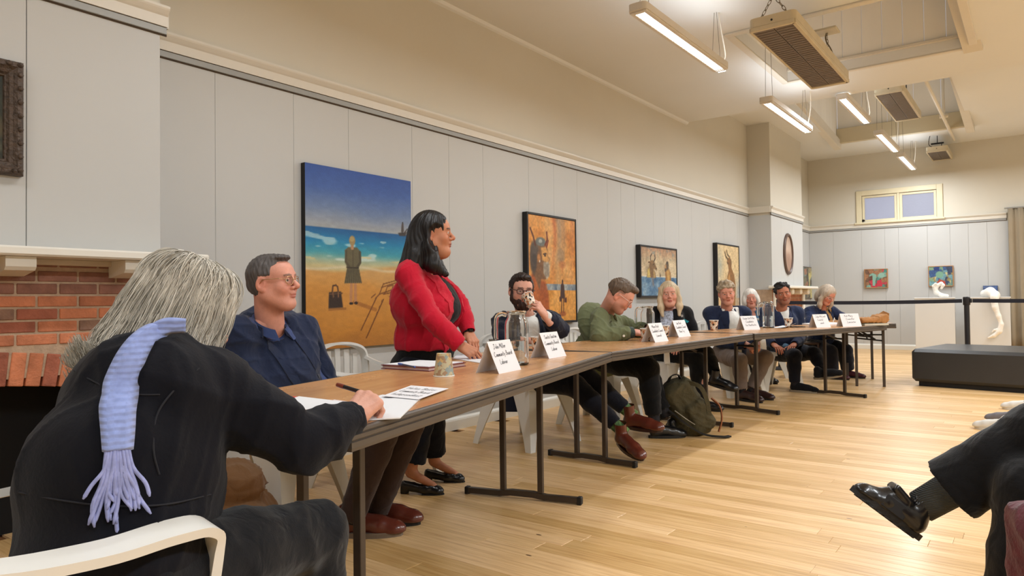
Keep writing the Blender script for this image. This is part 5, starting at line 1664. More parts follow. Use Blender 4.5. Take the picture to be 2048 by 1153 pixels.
# ================================================================ 4  the bearded man drinking
p4 = Person('person with dark beard and glasses in navy suit, drinking from paper cup', at(1060, 752, 5.06), at(1052, 628, 5.02), 138, (at(1043, 583, 4.94), 130, 4, -3), (214, 160, 140),
            bw=1.1, bd=1.05, shw=.185, hh=.0042, ho=dict(brow=(44, 30, 26), neck_r=.058, wide=1.03, lids=1))
p4.arm('L', at(1089, 630, 4.72), (1, 0, -1), elbow=at(1122, 660, 4.88), hand=CUPG, D=at(1066, 598, 4.68) - at(1089, 630, 4.72), dors=(.75, -.2, .6))
p4.arm('R', at(1062, 682, 4.74), (-1, -1, -.5), elbow=at(1004, 678, 4.82), hand=RELAX, dors=(.3, -.2, 1))
p4.leg('R', at(1150, 772, 4.82), at(1244, 862, 4.66)).leg('L', at(1165, 748, 4.95), at(1262, 828, 4.86))
p4.body()
op4 = (.055, .05, .16, 0)
p4.top('shirt', C_white, g=.012, sleeves=False, hem=0, amp=.002, seed=41)
p4.collar(C_white, r=.062, hgt=.034, gap=.3)
p4.top('suit_jacket', C_navyd, g=.028, sl=(.070, .060, .049), hem=-.12, opening=op4, amp=.008, freq=20, seed=42, cuff=.05, hh=.009)
p4.lapels(C_navyd, op4, .18, wd=.045, g=.03); p4.collar(C_navyd, r=.074, hgt=.03, gap=.9, fold=.03)
tz = [p4.on_front(0, z, .016) for z in (.20, .28, .36, .42)]
MB().tube(tz, .02, rect=[(.045, .006), (.05, .006), (.035, .006), (.03, .008)], up=tuple(p4.fr)).build('tie', C_blk, p4.root)
for q in 'L':
    d = nrm(p4.wrL - p4.elL); MB().tube([p4.wrL - d * .06, p4.wrL - d * .012], [.037, .036], 14).build('shirt_cuff', C_white, p4.root, True)
p4.short_hair(H_dbrown, t=.011, line=.064, side=.0, amp=.0015, tuft=.004, quiff=((0, .05, .10), (.055, .04, .022)), front=.008)
def beard(F):
    F.ell((0, .030, -.070), (.066, .062, .062), k=0); F.ell((0, .060, -.110), (.040, .036, .036), k=.03)
    for q in (-1, 1): F.cap((q * .071, .012, .01), (q * .062, .020, -.06), .012, .022, k=.02)
    F.ell((0, .098, -.045), (.026, .010, .006), k=.01)
    F.ell((0, .075, .002), (.056, .05, .042), k=.006, sub=True); F.ell((0, .100, -.0615), (.018, .02, .0075), k=.004, sub=True)
p4.hair(beard, hair_mat('beard_brown', (52, 32, 26)), amp=.0015, tuft=.003, name='beard')
p4.glasses(G_dark, r=.021, th=.0026)
p4.trousers(C_bluetr, hem=.06, seed=43)
C_sock = mat('sock_green_pattern', (92, 122, 72), .9, noise=.6, nscale=55)
for q in 'RL': p4.sock(q, C_sock, .0, .12, .043)
shoe(p4.root, p4.legs['R'][1] + np.array((0, .0, -.10)), 118, L_brown, L_brownd, L_=.29, pitch=-13, roll=12, kind='boot', h=.008)
shoe(p4.root, p4.legs['L'][1] + np.array((0, .0, -.10)), 92, L_brown, L_brownd, L_=.29, pitch=0, roll=10, kind='boot', h=.008)
ct = Field(at(1000, 690, 5.05) - .35, at(1000, 690, 5.05) + .35, .012)
MB().tube([at(1024, 740, 4.98), at(1026, 775, 4.97), at(1026, 824, 4.96)], .02, rect=[(.17, .05), (.18, .045), (.19, .03)], up=tuple(_f)).build('jacket_tail', C_navyd, p4.root)

# ================================================================ 5  the man in olive green
p5 = Person('person in olive green jacket and clear glasses, head bowed over second table', at(1196, 712, 5.62), at(1212, 624, 5.36), 70, (at(1240, 592, 5.22), 66, 36, 4), (216, 156, 136),
            bw=1.06, bd=.92, shw=.18, hh=.0042, ho=dict(brow=(96, 70, 56), neck_r=.058, lids=1, stubble=(150, 110, 96), scalp=(120, 96, 84)), chest=at(1203, 660, 5.46))
p5.arm('R', at(1268, 665, 5.16), (-1, -1, -1), elbow=at(1198, 674, 5.10), hand=PEN, D=at(1300, 668, 5.12) - at(1268, 664, 5.16), dors=(.3, -.3, 1))
p5.arm('L', at(1300, 660, 5.40), (1, 1, -1), elbow=at(1276, 662, 5.62), hand=RELAX, dors=(0, 0, 1))
p5.leg('R', at(1296, 738, 5.20), at(1308, 838, 5.18)).leg('L', at(1285, 722, 5.45), at(1330, 828, 5.32))
p5.body()
p5.top('tee_shirt', C_knit, g=.012, sleeves=False, hem=0, amp=.002, seed=51, neck=.06)
op5 = (.02, .062, .30, 0)
p5.top('jacket', C_green, g=.026, sl=(.070, .062, .052), hem=-.12, opening=op5, amp=.013, freq=24, seed=52, cuff=.055, hh=.0085, neck=.068)
p5.collar(C_green, r=.078, hgt=.032, gap=.75, fold=.035)
d = nrm(p5.wrR - p5.elR)
MB().tube([p5.wrR - d * .075, p5.wrR - d * .068, p5.wrR - d * .01, p5.wrR - d * .004], [.040, .044, .043, .036], 20).build('knit_cuff', C_knit, p5.root, True)
MB().tube([p5.wrR - d * .118, p5.wrR - d * .112, p5.wrR - d * .07, p5.wrR - d * .064], [.050, .056, .055, .050], 18).build('cuff_band', C_green, p5.root, True)
MB().tube([p5.wrR - d * .09 - _f * .052 - np.array((0, 0, .012)), p5.wrR - d * .09 - _f * .060 - np.array((0, 0, .012))], .009, 12).build('cuff_button', mat('button_pale', (232, 226, 214), .4), p5.root)
p5.short_hair(H_brown, t=.008, line=.058, side=.03, amp=.001, tuft=.003, back=-.02, quiff=((0, .055, .098), (.05, .045, .026)))
p5.glasses(G_clear, r=.021, th=.002)
p5.trousers(C_blkt, th=(.108, .082), sh=(.076, .060), seed=53)
shoe(p5.root, at(1312, 862, 5.25) * (1, 1, 0), 50, L_black, L_soleb, h=.009)
shoe(p5.root, at(1345, 848, 5.35) * (1, 1, 0), 50, L_black, L_soleb, h=.009)

# ================================================================ 6  the blonde woman
p6 = Person('person with long blonde hair in black jacket over floral top, smiling at second table', at(1330, 700, 6.95), at(1340, 617, 6.88), 148, (at(1338, 589, 6.82), 152, 2, 3), (212, 154, 134),
            bw=1.02, bd=1.0, shw=.165, hh=.0048, h=.014, ho=dict(bust=1, smile=1, brow=(130, 100, 80), lip=(176, 84, 84), neck_r=.05))
p6.arm('R', at(1330, 688, 6.62), (-1, 0, -1), elbow=at(1302, 678, 6.80), hand=RELAX).arm('L', at(1362, 690, 6.60), (1, 0, -1), elbow=at(1388, 672, 6.85), hand=RELAX)
p6.leg('R', at(1392, 718, 6.60), at(1402, 808, 6.55)).leg('L', at(1412, 708, 6.72), at(1432, 752, 6.50))
p6.body()
p6.top('blouse', C_floral, g=.012, sleeves=False, hem=-.05, amp=.002, seed=61, neck=.07)
op6 = (.062, .055, .0, .0)
p6.top('jacket', C_blk, g=.028, sl=(.070, .058, .046), hem=-.12, opening=op6, amp=.005, seed=62, neck=.07, hh=.010)
p6.collar(C_blk, r=.074, hgt=.034, gap=.8)
q_ = p6.shL - p6.rt * .070 + p6.fr * .02 - np.array((0, 0, .10))
MB().tube([p6.on_front(-.12, .33, .034), p6.on_front(-.15, .31, .034), q_ + p6.fr * .03], .02, rect=(.022, .004), up=tuple(p6.fr)).build('teal_tab', C_teal, p6.root)
MB().tube([p6.on_front(-.10, .37, .030), p6.on_front(-.10, .37, .036)], .013, 10).build('round_badge', mat('badge_silver', (180, 184, 190), .3, metal=.5), p6.root)
def longhair(ln, w=.09, face=(.060, .078, .105), crown=1.0, vol=.0):
    def f(F):
        F.ell((0, -.016, .034), (.090 * crown, .108, .098), k=0)
        F.ell((0, -.08, -.05), (w, .06, .11), k=.03)
        for q in (-1, 1):
            F.chain([(q * .070, .02, .05), (q * (.086 + vol), .022, -.05), (q * (.088 + vol), .045, -.12), (q * .078, .070, -ln)], [.026, .028, .030, .014], k=.025)
        F.ell((0, .118, -.028), face, k=.012, sub=True)
    return f
p6.hair(longhair(.205), H_blond, lo=(-.16, -.2, -.27), hi=(.16, .16, .16), amp=.002, lines=36)
p6.trousers(C_blkt, seed=63, hh=.011)
shoe(p6.root, at(1402, 822, 6.58) * (1, 1, 0), 100, L_black, L_soleb, h=.010, kind='boot')
shoe(p6.root, p6.legs['L'][1] + np.array((-.02, -.02, -.09)), 84, L_black, L_soleb, h=.010, kind='boot', pitch=-12, roll=10)

# ================================================================ 7  the fair-haired man
p7 = Person('person with sandy curly hair in navy blazer and open white shirt, hands clasped below table', at(1462, 706, 7.50), at(1453, 616, 7.44), 146, (at(1453, 587, 7.36), 152, 8, 8), (214, 150, 128),
            bw=1.06, bd=1.05, shw=.185, hh=.0048, h=.014, ho=dict(smile=1, brow=(140, 110, 86), neck_r=.056, wide=.97, jaw=.88, nose=1.1))
p7.arm('R', at(1497, 692, 7.16), (-1, 0, -1), elbow=at(1440, 686, 7.36), hand=FIST, D=(.75, -.3, -.35), dors=(.2, -.6, .7)).arm('L', at(1514, 690, 7.22), (1, 0, -1), elbow=at(1494, 682, 7.52), hand=FIST, D=(.2, -.75, -.4), dors=(.6, -.3, .7))
p7.leg('R', at(1478, 722, 7.12), at(1484, 782, 7.12)).leg('L', at(1530, 716, 7.28), at(1503, 780, 7.28))
p7.body()
p7.top('shirt', C_white, g=.013, sleeves=False, hem=-.05, amp=.003, seed=71)
p7.collar(C_white, r=.064, hgt=.036, gap=.55)
op7 = (.070, .06, -.05, .0)
p7.top('blazer', C_navy, g=.029, sl=(.070, .060, .048), hem=-.12, opening=op7, amp=.005, seed=72, cuff=.04, hh=.010)
p7.lapels(C_navy, op7, .10, wd=.045, g=.031); p7.collar(C_navy, r=.076, hgt=.03, gap=.9, fold=.03)
def sandy(F):
    F.ell((0, -.016, .038), (.083, .103, .096), k=0); F.ell((0, -.035, -.01), (.074, .080, .065), k=.02)
    rc = np.random.default_rng(18)
    for _ in range(40):
        v = nrm(rc.normal(size=3)); v[2] = abs(v[2])
        F.ell((v[0] * .078, -.010 + v[1] * .096, .045 + v[2] * .088), (.020, .020, .016), k=.012)
    F.fn(lambda X, Y, Z: np.maximum(-(Y - .034), Z - (.064 - .15 * np.abs(X))) + 0 * X, .012)
    F.fn(lambda X, Y, Z: np.maximum(-(Y + .018), Z - .012) + 0 * X, .012); F.fn(lambda X, Y, Z: Z + .05 + .5 * (Y + .05) + 0 * X, .012)
p7.hair(sandy, H_sandy, amp=.001, tuft=.002)
p7.trousers(C_grey, th=(.104, .080), sh=(.070, .056), hem=.02, seed=73, hh=.010)
for q, yw in (('R', 108), ('L', 100)):
    shoe(p7.root, p7.legs[q][1] * (1, 1, 0) + np.array((0, 0, 0)), yw, L_brownd, L_soleb, h=.010, kind='boot', L_=.29)

# ================================================================ 8  the white-haired woman at the back
p8 = Person('person with white bobbed hair in blue denim shirt, seated behind the others', at(1504, 690, 9.0), at(1502, 618, 8.92), 152, (at(1501, 597, 8.88), 156, 4, 4), (204, 140, 120),
            bw=.98, bd=1.0, shw=.155, hh=.0052, h=.016, hscale=.98, ho=dict(smile=1, brow=(170, 150, 140), neck_r=.05))
p8.arm('R', at(1500, 690, 8.65), (-1, 0, -1), hand=RELAX).arm('L', at(1518, 690, 8.65), (1, 0, -1), hand=RELAX)
p8.leg('R', at(1505, 706, 8.60), at(1512, 752, 8.60)).leg('L', at(1532, 706, 8.65), at(1530, 752, 8.65))
p8.body()
p8.top('denim_shirt', C_denimp, g=.020, sl=(.064, .056, .046), hem=-.12, amp=.005, freq=22, seed=81, hh=.011, opening=(.004, .03, .30, 0))
p8.collar(C_denimp, r=.066, hgt=.03, gap=.5, fold=.03)
def wbob(F):
    F.ell((0, -.012, .034), (.092, .106, .096), k=0); F.ell((0, -.06, -.03), (.094, .075, .085), k=.03)
    for q in (-1, 1): F.ell((q * .078, .02, -.035), (.036, .062, .075), k=.03)
    F.ell((0, .118, -.036), (.060, .082, .098), k=.012, sub=True)
p8.hair(wbob, H_white, amp=.002, lines=36)
p8.trousers(C_blkt, seed=83, hh=.012)
for q, yw in (('R', 120), ('L', 125)): shoe(p8.root, p8.legs[q][1] * (1, 1, 0), yw, L_black, L_soleb, h=.012)

# ================================================================ 9  the dark-haired man
p9 = Person('person with short black wavy hair in navy sweater and jacket, legs crossed at third table', at(1566, 704, 8.15), at(1562, 616, 8.10), 152, (at(1566, 588, 8.02), 156, 6, 10), (176, 112, 84),
            bw=1.06, bd=1.05, shw=.185, hh=.005, h=.014, ho=dict(brow=(30, 22, 20), brow_a=.95, iris=(30, 20, 16), nose=1.12, stubble=(110, 74, 60), neck_r=.056, jaw=.95))
p9.arm('R', at(1548, 690, 7.85), (-1, 0, -1), elbow=at(1532, 678, 8.02), hand=RELAX).arm('L', at(1588, 690, 7.85), (1, 0, -1), elbow=at(1604, 676, 8.10), hand=RELAX)
p9.leg('R', at(1588, 712, 7.72), at(1590, 770, 7.74)).leg('L', at(1628, 708, 7.80), at(1646, 740, 7.62))
p9.body()
p9.top('tee_shirt', C_white, g=.012, sleeves=False, hem=.1, amp=0, seed=91, neck=.058)
p9.top('sweater', C_navyj, g=.020, sleeves=False, hem=-.10, opening=(.004, .058, .35, 0), amp=.003, seed=92, neck=.064, hh=.010)
p9.top('jacket', C_navy, g=.030, sl=(.070, .060, .048), hem=-.12, opening=(.11, .085, -.12, .02), amp=.005, seed=94, hh=.010, neck=.078)
def curly(F):
    F.ell((0, -.018, .036), (.083, .100, .092), k=0); F.ell((0, -.035, -.005), (.080, .082, .06), k=.02)
    rc = np.random.default_rng(8)
    for _ in range(46):
        v = nrm(rc.normal(size=3)); v[2] = abs(v[2])
        F.ell((v[0] * .084, -.020 + v[1] * .098, .040 + v[2] * .090), (.020, .020, .018), k=.006)
    F.fn(lambda X, Y, Z: np.maximum(-(Y - .036), Z - (.076 - .25 * np.abs(X))) + 0 * X, .010)
    F.fn(lambda X, Y, Z: np.maximum(-(Y + .010), Z - .006) + 0 * X, .006); F.fn(lambda X, Y, Z: Z + .05 + .5 * (Y + .05) + 0 * X, .008)
p9.hair(curly, hair_mat('hair_black_curly', (28, 24, 23), .65, .2), amp=.0)
p9.trousers(C_bluetr, th=(.100, .076), sh=(.068, .056), seed=93, hh=.010)
MB().tube([p9.hipR * .42 + p9.legs['R'][0] * .58 + np.array((0, 0, .088)), p9.hipR * .28 + p9.legs['R'][0] * .72 + np.array((0, 0, .082))], [.035, .028], 12).build('denim_patch', C_denimp, p9.root, True)
shoe(p9.root, p9.legs['R'][1] * (1, 1, 0) - heading(80) * .0, 92, C_blk, L_soleg, h=.010, kind='slip', L_=.29)
shoe(p9.root, p9.legs['L'][1] + np.array((-.03, -.02, -.095)), 78, C_blk, L_soleg, h=.010, kind='slip', L_=.29, pitch=10, roll=18)

# ================================================================ 10  the woman writing in denim jacket
p10 = Person('person with grey-blonde hair and glasses in denim jacket, writing at farthest table', at(1640, 692, 9.35), at(1644, 616, 9.22), 130, (at(1654, 590, 9.08), 122, 34, -2), (206, 140, 118),
            bw=1.10, bd=1.08, shw=.175, hh=.0052, h=.015, ho=dict(brow=(150, 126, 110), neck_r=.052))
p10.arm('R', at(1664, 656, 8.72), (-1, 0, -1), elbow=at(1622, 660, 9.0), hand=PEN, dors=(.1, -.3, 1)).arm('L', at(1688, 654, 8.80), (1, 1, -1), elbow=at(1704, 648, 9.12), hand=PEN, D=(-.3, -.9, -.15), dors=(.2, -.4, 1))
p10.leg('R', at(1660, 704, 8.85), at(1664, 744, 8.90)).leg('L', at(1690, 702, 9.0), at(1696, 744, 9.05))
p10.body()
p10.top('scarf_top', C_must, g=.016, sleeves=False, hem=.1, amp=.004, seed=101, neck=.05)
p10.top('denim_jacket', C_denim, g=.030, sl=(.074, .064, .050), hem=-.12, opening=(.02, .06, .22, 0), amp=.008, freq=24, seed=102, hh=.0105, neck=.064)
p10.collar(C_denim, r=.074, hgt=.034, gap=.75, fold=.03)
p10.hair(longhair(.17, .098, (.058, .078, .105), 1.06, .006), H_bgrey, lo=(-.17, -.2, -.24), hi=(.17, .16, .16), amp=.003, lines=30)
p10.glasses(G_clear, r=.020, th=.002)
p10.trousers(C_bluetr, th=(.11, .09), sh=(.088, .082), seed=103, hh=.011)
for q, yw in (('R', 96), ('L', 96)): shoe(p10.root, p10.legs[q][1] * (1, 1, 0), yw, L_burg, L_soleb, h=.011, kind='slip', L_=.25)

# ================================================================ 11  the listener at the right edge
p11 = Person('person mostly out of frame at right, black trousers, striped grey sock, crossed leg raised', (.47, 2.42, .50), (.56, 2.36, 1.02), -98, ((.54, 2.36, 1.20), -98, 5, 0), (206, 156, 136), shw=.185, h=.014, hh=.006)
p11.arm('R', (.16, 2.50, .66), (0, 1, -1), hand=RELAX).arm('L', (.20, 2.16, .64), (0, -1, -1), hand=RELAX)
p11.leg('R', at(2090, 872, 1.86), at(1866, 1000, 2.0)).leg('L', at(2070, 985, 1.80), at(2030, 1330, 1.80))
p11.body()
p11.top('sweater', fabric('burgundy_wool', (86, 34, 44), .95, .2, bscale=90, bump=.5), g=.03, sl=(.072, .06, .048), hem=-.12, amp=.005, seed=111)
p11.trousers(C_blkt, th=(.105, .088), sh=(.084, .076), hem=.055, flare=.016, amp=.004, seed=113, hh=.0065)
p11.sock('R', mat('sock_grey_stripe', (74, 78, 80), .9, bump=.6, bscale=70, wave='Z'), -.04, .15, .046)
p11.sock('L', MATS['sock_grey_stripe'], -.01, .13, .046)
def ankle_shoe(P, toe_px, heel_px, dt, dh, m, ms):
    hp, tp = at(*heel_px, dh), at(*toe_px, dt)
    return hp, tp
hp, tp = at(1832, 1082, 2.0), at(1700, 984, 2.04)
ax = nrm(tp - hp); L11 = np.linalg.norm(tp - hp)
upv = nrm(p11.legs['R'][1] - hp - ax * ((p11.legs['R'][1] - hp) @ ax)); sd = nrm(np.cross(ax, upv))
M11 = np.stack([sd, ax, upv], 1)
F = Field((-.075, -.03, -.01), (.075, .33, .20), .005)
F.chain([(0, .045, .055), (0, .11, .060), (0, .18, .052), (0, .255, .036)], [.042, .040, .045, .034], k=.02)
F.ell((0, .255, .030), (.044, .045, .024), k=.02)
F.cap((0, .055, .06), (0, .062, .140), .045, .048, k=.02); F.cap((0, .09, .07), (0, .17, .085), .045, .036, k=.02)
F.cap((0, .065, .12), (0, .060, .22), .040, .046, k=.004, sub=True)
F.box((0, .150, .112), (.044, .046, .016), np.array(Matrix.Rotation(.25, 3, 'X')), rnd=.01, k=.006)
F.fn(lambda X, Y, Z: Z + 0 * X + 0 * Y - .024, sub=True)
V, Q = F.mesh(); V = relax(V, Q, 1)
s11 = raw('shoe', (V * (L11 / .30)) @ M11.T + hp, Q, L_black, p11.root, True)
pl = [(cos(a) * (.040 + .010 * max(0, sin(a))), .148 + .158 * sin(a)) for a in np.linspace(0, 2 * pi, 28)[:-1]]
mb = MB().prism(pl, .004, .030)
for k in range(7): mb.box((-.046, .03 + k * .036, -.001), (.046, .052 + k * .036, .006), bev=.002)
mb.v = [(v * (L11 / .30)) @ M11.T + hp for v in mb.v]
mb.build('sole', L_soleb, s11)
st = MB().box((-.047, .10, .030), (-.040, .20, .085), bev=.004).box((.040, .10, .030), (.047, .20, .085), bev=.004); st.v = [(v * (L11 / .30)) @ M11.T + hp for v in st.v]
st.build('elastic_panel', mat('elastic_dark', (34, 34, 36), .8), s11)
shoe(p11.root, p11.legs['L'][1] * (1, 1, 0), -96, L_black, L_soleb, h=.009)

C_sockd = mat('sock_dark', (30, 28, 32), .9, bump=.3, bscale=80)
for pp_ in (p2, p5, p6, p7, p8, p9):
    for q in 'RL': pp_.sock(q, C_sockd, .0, .10, .043)
# ================================================================ THINGS ON THE TABLES
def on(px, py, z=TH):
    d = at(px, py, 1.0) - np.array([0, 0, CAM_H])
    return np.array([0, 0, CAM_H]) + d * ((z - CAM_H) / d[2])
def on_x(px, py, x):
    d = at(px, py, 1.0) - np.array([0, 0, CAM_H])
    return np.array([0, 0, CAM_H]) + d * (x / d[0])
def on_y(px, py, y):
    d = at(px, py, 1.0) - np.array([0, 0, CAM_H])
    return np.array([0, 0, CAM_H]) + d * (y / d[1])

# single stroke handwriting
GL = {'A': [[(0, 0), (.3, 1), (.6, 0)], [(.1, .4), (.5, .4)]], 'B': [[(.05, 0), (.08, 1), (.4, .95), (.45, .7), (.1, .52), (.5, .42), (.5, .1), (.05, 0)]], 'C': [[(.55, .85), (.3, 1), (.02, .6), (.08, .1), (.35, 0), (.58, .15)]],
      'G': [[(.55, .85), (.3, 1), (.02, .55), (.1, .08), (.4, 0), (.58, .2), (.55, .45), (.35, .45)]], 'H': [[(.05, 0), (.08, 1)], [(.5, 0), (.52, 1)], [(.05, .5), (.5, .52)]], 'I': [[(.1, 0), (.14, 1)]], 'J': [[(.5, 1), (.48, .15), (.25, -.05), (.02, .15)], [(.2, 1), (.7, 1)]],
      'K': [[(.05, 0), (.08, 1)], [(.5, .95), (.1, .45), (.55, 0)]], 'L': [[(.1, 1), (.05, 0), (.5, .03)]], 'M': [[(0, 0), (.12, 1), (.35, .3), (.6, 1), (.72, 0)]], 'R': [[(.05, 0), (.08, 1), (.45, .92), (.45, .6), (.1, .48), (.55, 0)]],
      'S': [[(.5, .88), (.25, 1), (.05, .75), (.45, .35), (.4, .05), (.05, .1)]], 'T': [[(0, 1), (.6, 1)], [(.3, 1), (.28, 0)]],
      'a': [[(.4, .45), (.2, .5), (.03, .25), (.15, 0), (.38, .15), (.4, .48), (.44, 0)]], 'b': [[(.05, 1), (.06, 0), (.3, .02), (.38, .28), (.22, .46), (.06, .3)]], 'c': [[(.36, .42), (.15, .48), (.02, .22), (.15, 0), (.36, .08)]], 'd': [[(.38, .35), (.2, .48), (.03, .25), (.15, 0), (.36, .12), (.4, 1), (.43, 0)]],
      'e': [[(.05, .24), (.36, .28), (.25, .48), (.04, .3), (.12, .02), (.36, .06)]], 'f': [[(.4, .95), (.22, .98), (.16, .6), (.14, 0)], [(.02, .5), (.34, .52)]], 'g': [[(.38, .42), (.15, .48), (.04, .22), (.3, .08), (.4, .45), (.36, -.3), (.08, -.35)]], 'h': [[(.05, 1), (.06, 0), (.1, .35), (.28, .46), (.34, .3), (.36, 0)]],
      'i': [[(.06, .46), (.08, 0)], [(.07, .68), (.08, .72)]], 'j': [[(.1, .46), (.1, -.25), (-.06, -.3)], [(.1, .68), (.11, .72)]], 'k': [[(.05, 1), (.06, 0)], [(.34, .46), (.07, .2), (.36, 0)]], 'l': [[(.07, 1), (.07, .05), (.14, 0)]],
      'm': [[(.03, .46), (.05, 0), (.1, .36), (.22, .44), (.26, 0), (.32, .36), (.44, .44), (.48, 0)]], 'n': [[(.03, .46), (.05, 0), (.1, .34), (.26, .46), (.33, .3), (.35, 0)]], 'o': [[(.2, .48), (.03, .25), (.18, 0), (.36, .22), (.2, .48)]], 'p': [[(.05, .46), (.03, -.35)], [(.05, .3), (.25, .48), (.38, .25), (.22, 0), (.05, .1)]],
      'r': [[(.04, .46), (.06, 0), (.1, .32), (.3, .44)]], 's': [[(.3, .42), (.12, .46), (.06, .32), (.28, .16), (.2, 0), (.02, .04)]], 't': [[(.16, .85), (.15, .05), (.28, 0)], [(.02, .52), (.32, .54)]], 'u': [[(.03, .46), (.06, .06), (.22, 0), (.32, .2), (.34, .46), (.37, 0)]], 'v': [[(.02, .46), (.16, 0), (.32, .46)]],
      'w': [[(.02, .46), (.12, 0), (.24, .36), (.36, 0), (.48, .46)]], 'y': [[(.03, .46), (.16, .1)], [(.36, .46), (.14, -.3), (.0, -.34)]], 'z': [[(.03, .45), (.34, .45), (.04, 0), (.36, .02)]]}
M_ink = mat('ink_black', (28, 28, 34), .6)
M_card = mat('card_white', (232, 232, 236), .6)
def lettering(lines, w_, h_, sizes=None, seed=0, th=.0021):
    """handwritten text as flat ribbons in a w_ x h_ page with origin at the lower left; returns vertices (x, y) and quads"""
    r = random.Random(seed); V, F = [], []
    n = len(lines); 
    for li, t in enumerate(lines):
        cap = h_ / n * (.60 if n > 1 else .6)
        adv = [(.34 if c == ' ' else max(p[0] for s in GL.get(c, GL['o']) for p in s) + .16) for c in t]
        tot = sum(adv); sx = min(cap, w_ * .94 / tot); x = (w_ - tot * sx) * (.25 + .35 * r.random()); y0 = h_ * (1 - (li + .80) / n)
        for c, a in zip(t, adv):
            if c != ' ':
                for s in GL.get(c, GL['o']):
                    P = [np.array((x + (p[0] + .12 * p[1]) * sx + r.uniform(-.02, .02) * sx, y0 + p[1] * cap * 1.0 + r.uniform(-.02, .02) * cap + .02 * x)) for p in s]
                    for p, q in zip(P[:-1], P[1:]):
                        d = q - p; L_ = np.linalg.norm(d) + 1e-9; d /= L_; nn = np.array((-d[1], d[0])) * th / 2; e = d * th * .35
                        b = len(V); V += [p - nn - e, q - nn + e, q + nn + e, p + nn - e]; F.append((b, b + 1, b + 2, b + 3))
            x += a * sx
    return np.array(V), F
def name_card(px, py, rz, lines, label, w_=.205, hf=.142, half=.055, seed=0):
    """folded tent card: px, py is the middle of the printed face's lower edge"""
    p = on(px, py)
    t = thing('name_card', label, 'name card', (p[0], p[1], TH), rz, 'folded name cards on the tables')
    hz = sqrt(hf * hf - half * half); th = .0007
    # ridge along local y, printed face towards +x; origin at the foot of the printed face
    V = []
    bow = .004
    prof = [(0, 0), (-half * .5 - bow * .4, hz * .5), (-half, hz), (-half * 1.5 + bow * .4, hz * .5), (-half * 2, 0)]
    for y in (-w_ / 2, w_ / 2):
        V += [(x, y, z) for x, z in prof] + [(x * (1 - .012) - .0007, y, max(z - .0012, 0)) for x, z in prof]
    k = 10; F = []
    ring = [0, 1, 2, 3, 4, 9, 8, 7, 6, 5]
    for i in range(10):
        a, b = ring[i], ring[(i + 1) % 10]; F.append((a, b, k + b, k + a))
    for o in (0, k):
        for i in range(4): F.append((o + i, o + i + 1, o + i + 6, o + i + 5))
    MB().add(V, F).build('folded_card', M_card, t)
    L_, Fq = lettering(lines, w_ * .86, hf * .72, seed=seed)
    u = np.array((-half, 0, hz)) / hf
    nn = np.array((hz, 0, half)) / hf
    o = np.array((0, -w_ * .43, 0)) + u * hf * .22
    W = []
    for x, y in L_:
        s = (.22 * hf + y) / hf
        off = -bow * .4 * (1 - abs(2 * s - 1))
        W.append(o + np.array((0, x, 0)) + u * y + nn * .0006 + np.array((off, 0, 0)))
    lt = raw('lettering', W, Fq, M_ink, t)
    return t
name_card(1021, 744, radians(10), ['John Miller', 'Community Board', 'Labour'], 'folded name card nearest to camera, beside the near water jug', seed=1)
name_card(1116, 715, radians(7), ['Sunita Gautam', 'Community Board', 'Labour'], 'folded name card before the bearded man, at end of near table', seed=2)
name_card(1324, 684, radians(-2), ['Mace Reid', 'Candidate Council', 'Linwood'], 'folded name card in front of the middle water jug', seed=3)
name_card(1370, 674, radians(-4), ['Ian Reid', 'Candidate Council', 'Rima Try'], 'folded name card before the blonde woman', seed=4)
name_card(1505, 660, radians(-26), ['Kenjin Griffiths', 'Candidate', 'for Heathcote'], 'folded name card before the fair-haired man, left of far jug', seed=5)
name_card(1648, 655.5, radians(-30), ['Jake McLeod', 'Coastal', 'ward'], 'folded name card before the denim jacket writer, left one', seed=6, w_=.19)
name_card(1705, 653.5, radians(-44), ['Kat Mary', 'Councillor', 'Lancaster'], 'folded name card farthest down the tables, next to paper bag', seed=7, w_=.21)
# the flat one
def flat_sheet(name, pxs, label, cat, m, z=TH + .0004, th=.0008, group=None, wave=0.0, n=6, lines=None, seed=0):
    P = [on(x, y, z) for x, y in pxs]      # corners: near-left, near-right, far-right, far-left
    c = sum(P) / 4
    t = thing(name, label, cat, (c[0], c[1], z), 0, group)
    V = []
    for k in (0, 1):
        for i in range(n + 1):
            for j in range(n + 1):
                u, v = i / n, j / n
                p = P[0] * (1 - u) * (1 - v) + P[1] * u * (1 - v) + P[2] * u * v + P[3] * (1 - u) * v
                V.append((p[0] - c[0], p[1] - c[1], (th if k == 0 else 0) + wave * (u - .2) ** 2 * (.4 + .6 * v) ))
    I = lambda k, i, j: k * (n + 1) ** 2 + i * (n + 1) + j
    F = []
    for i in range(n):
        for j in range(n):
            F += [(I(0, i, j), I(0, i + 1, j), I(0, i + 1, j + 1), I(0, i, j + 1)), (I(1, i, j), I(1, i, j + 1), I(1, i + 1, j + 1), I(1, i + 1, j))]
    for i in range(n):
        for a, b in (((i, 0), (i + 1, 0)), ((i, n), (i + 1, n)), ((0, i), (0, i + 1)), ((n, i), (n, i + 1))):
            F.append((I(0, *a), I(0, *b), I(1, *b), I(1, *a)))
    MB().add(V, F).build('sheet', m, t)
    if lines:
        L_, Fq = lettering(lines, .84, .8, seed=seed, th=.010)
        W = []
        for x, y in L_:
            u, v = x + .08, y + .1
            p = P[0] * (1 - u) * (1 - v) + P[1] * u * (1 - v) + P[2] * u * v + P[3] * (1 - u) * v
            W.append((p[0] - c[0], p[1] - c[1], th + .0004 + wave * (u - .2) ** 2 * (.4 + .6 * v)))
        raw('lettering', W, Fq, M_ink, t)
    return t
M_paper = mat('paper_white', (226, 228, 232), .7)
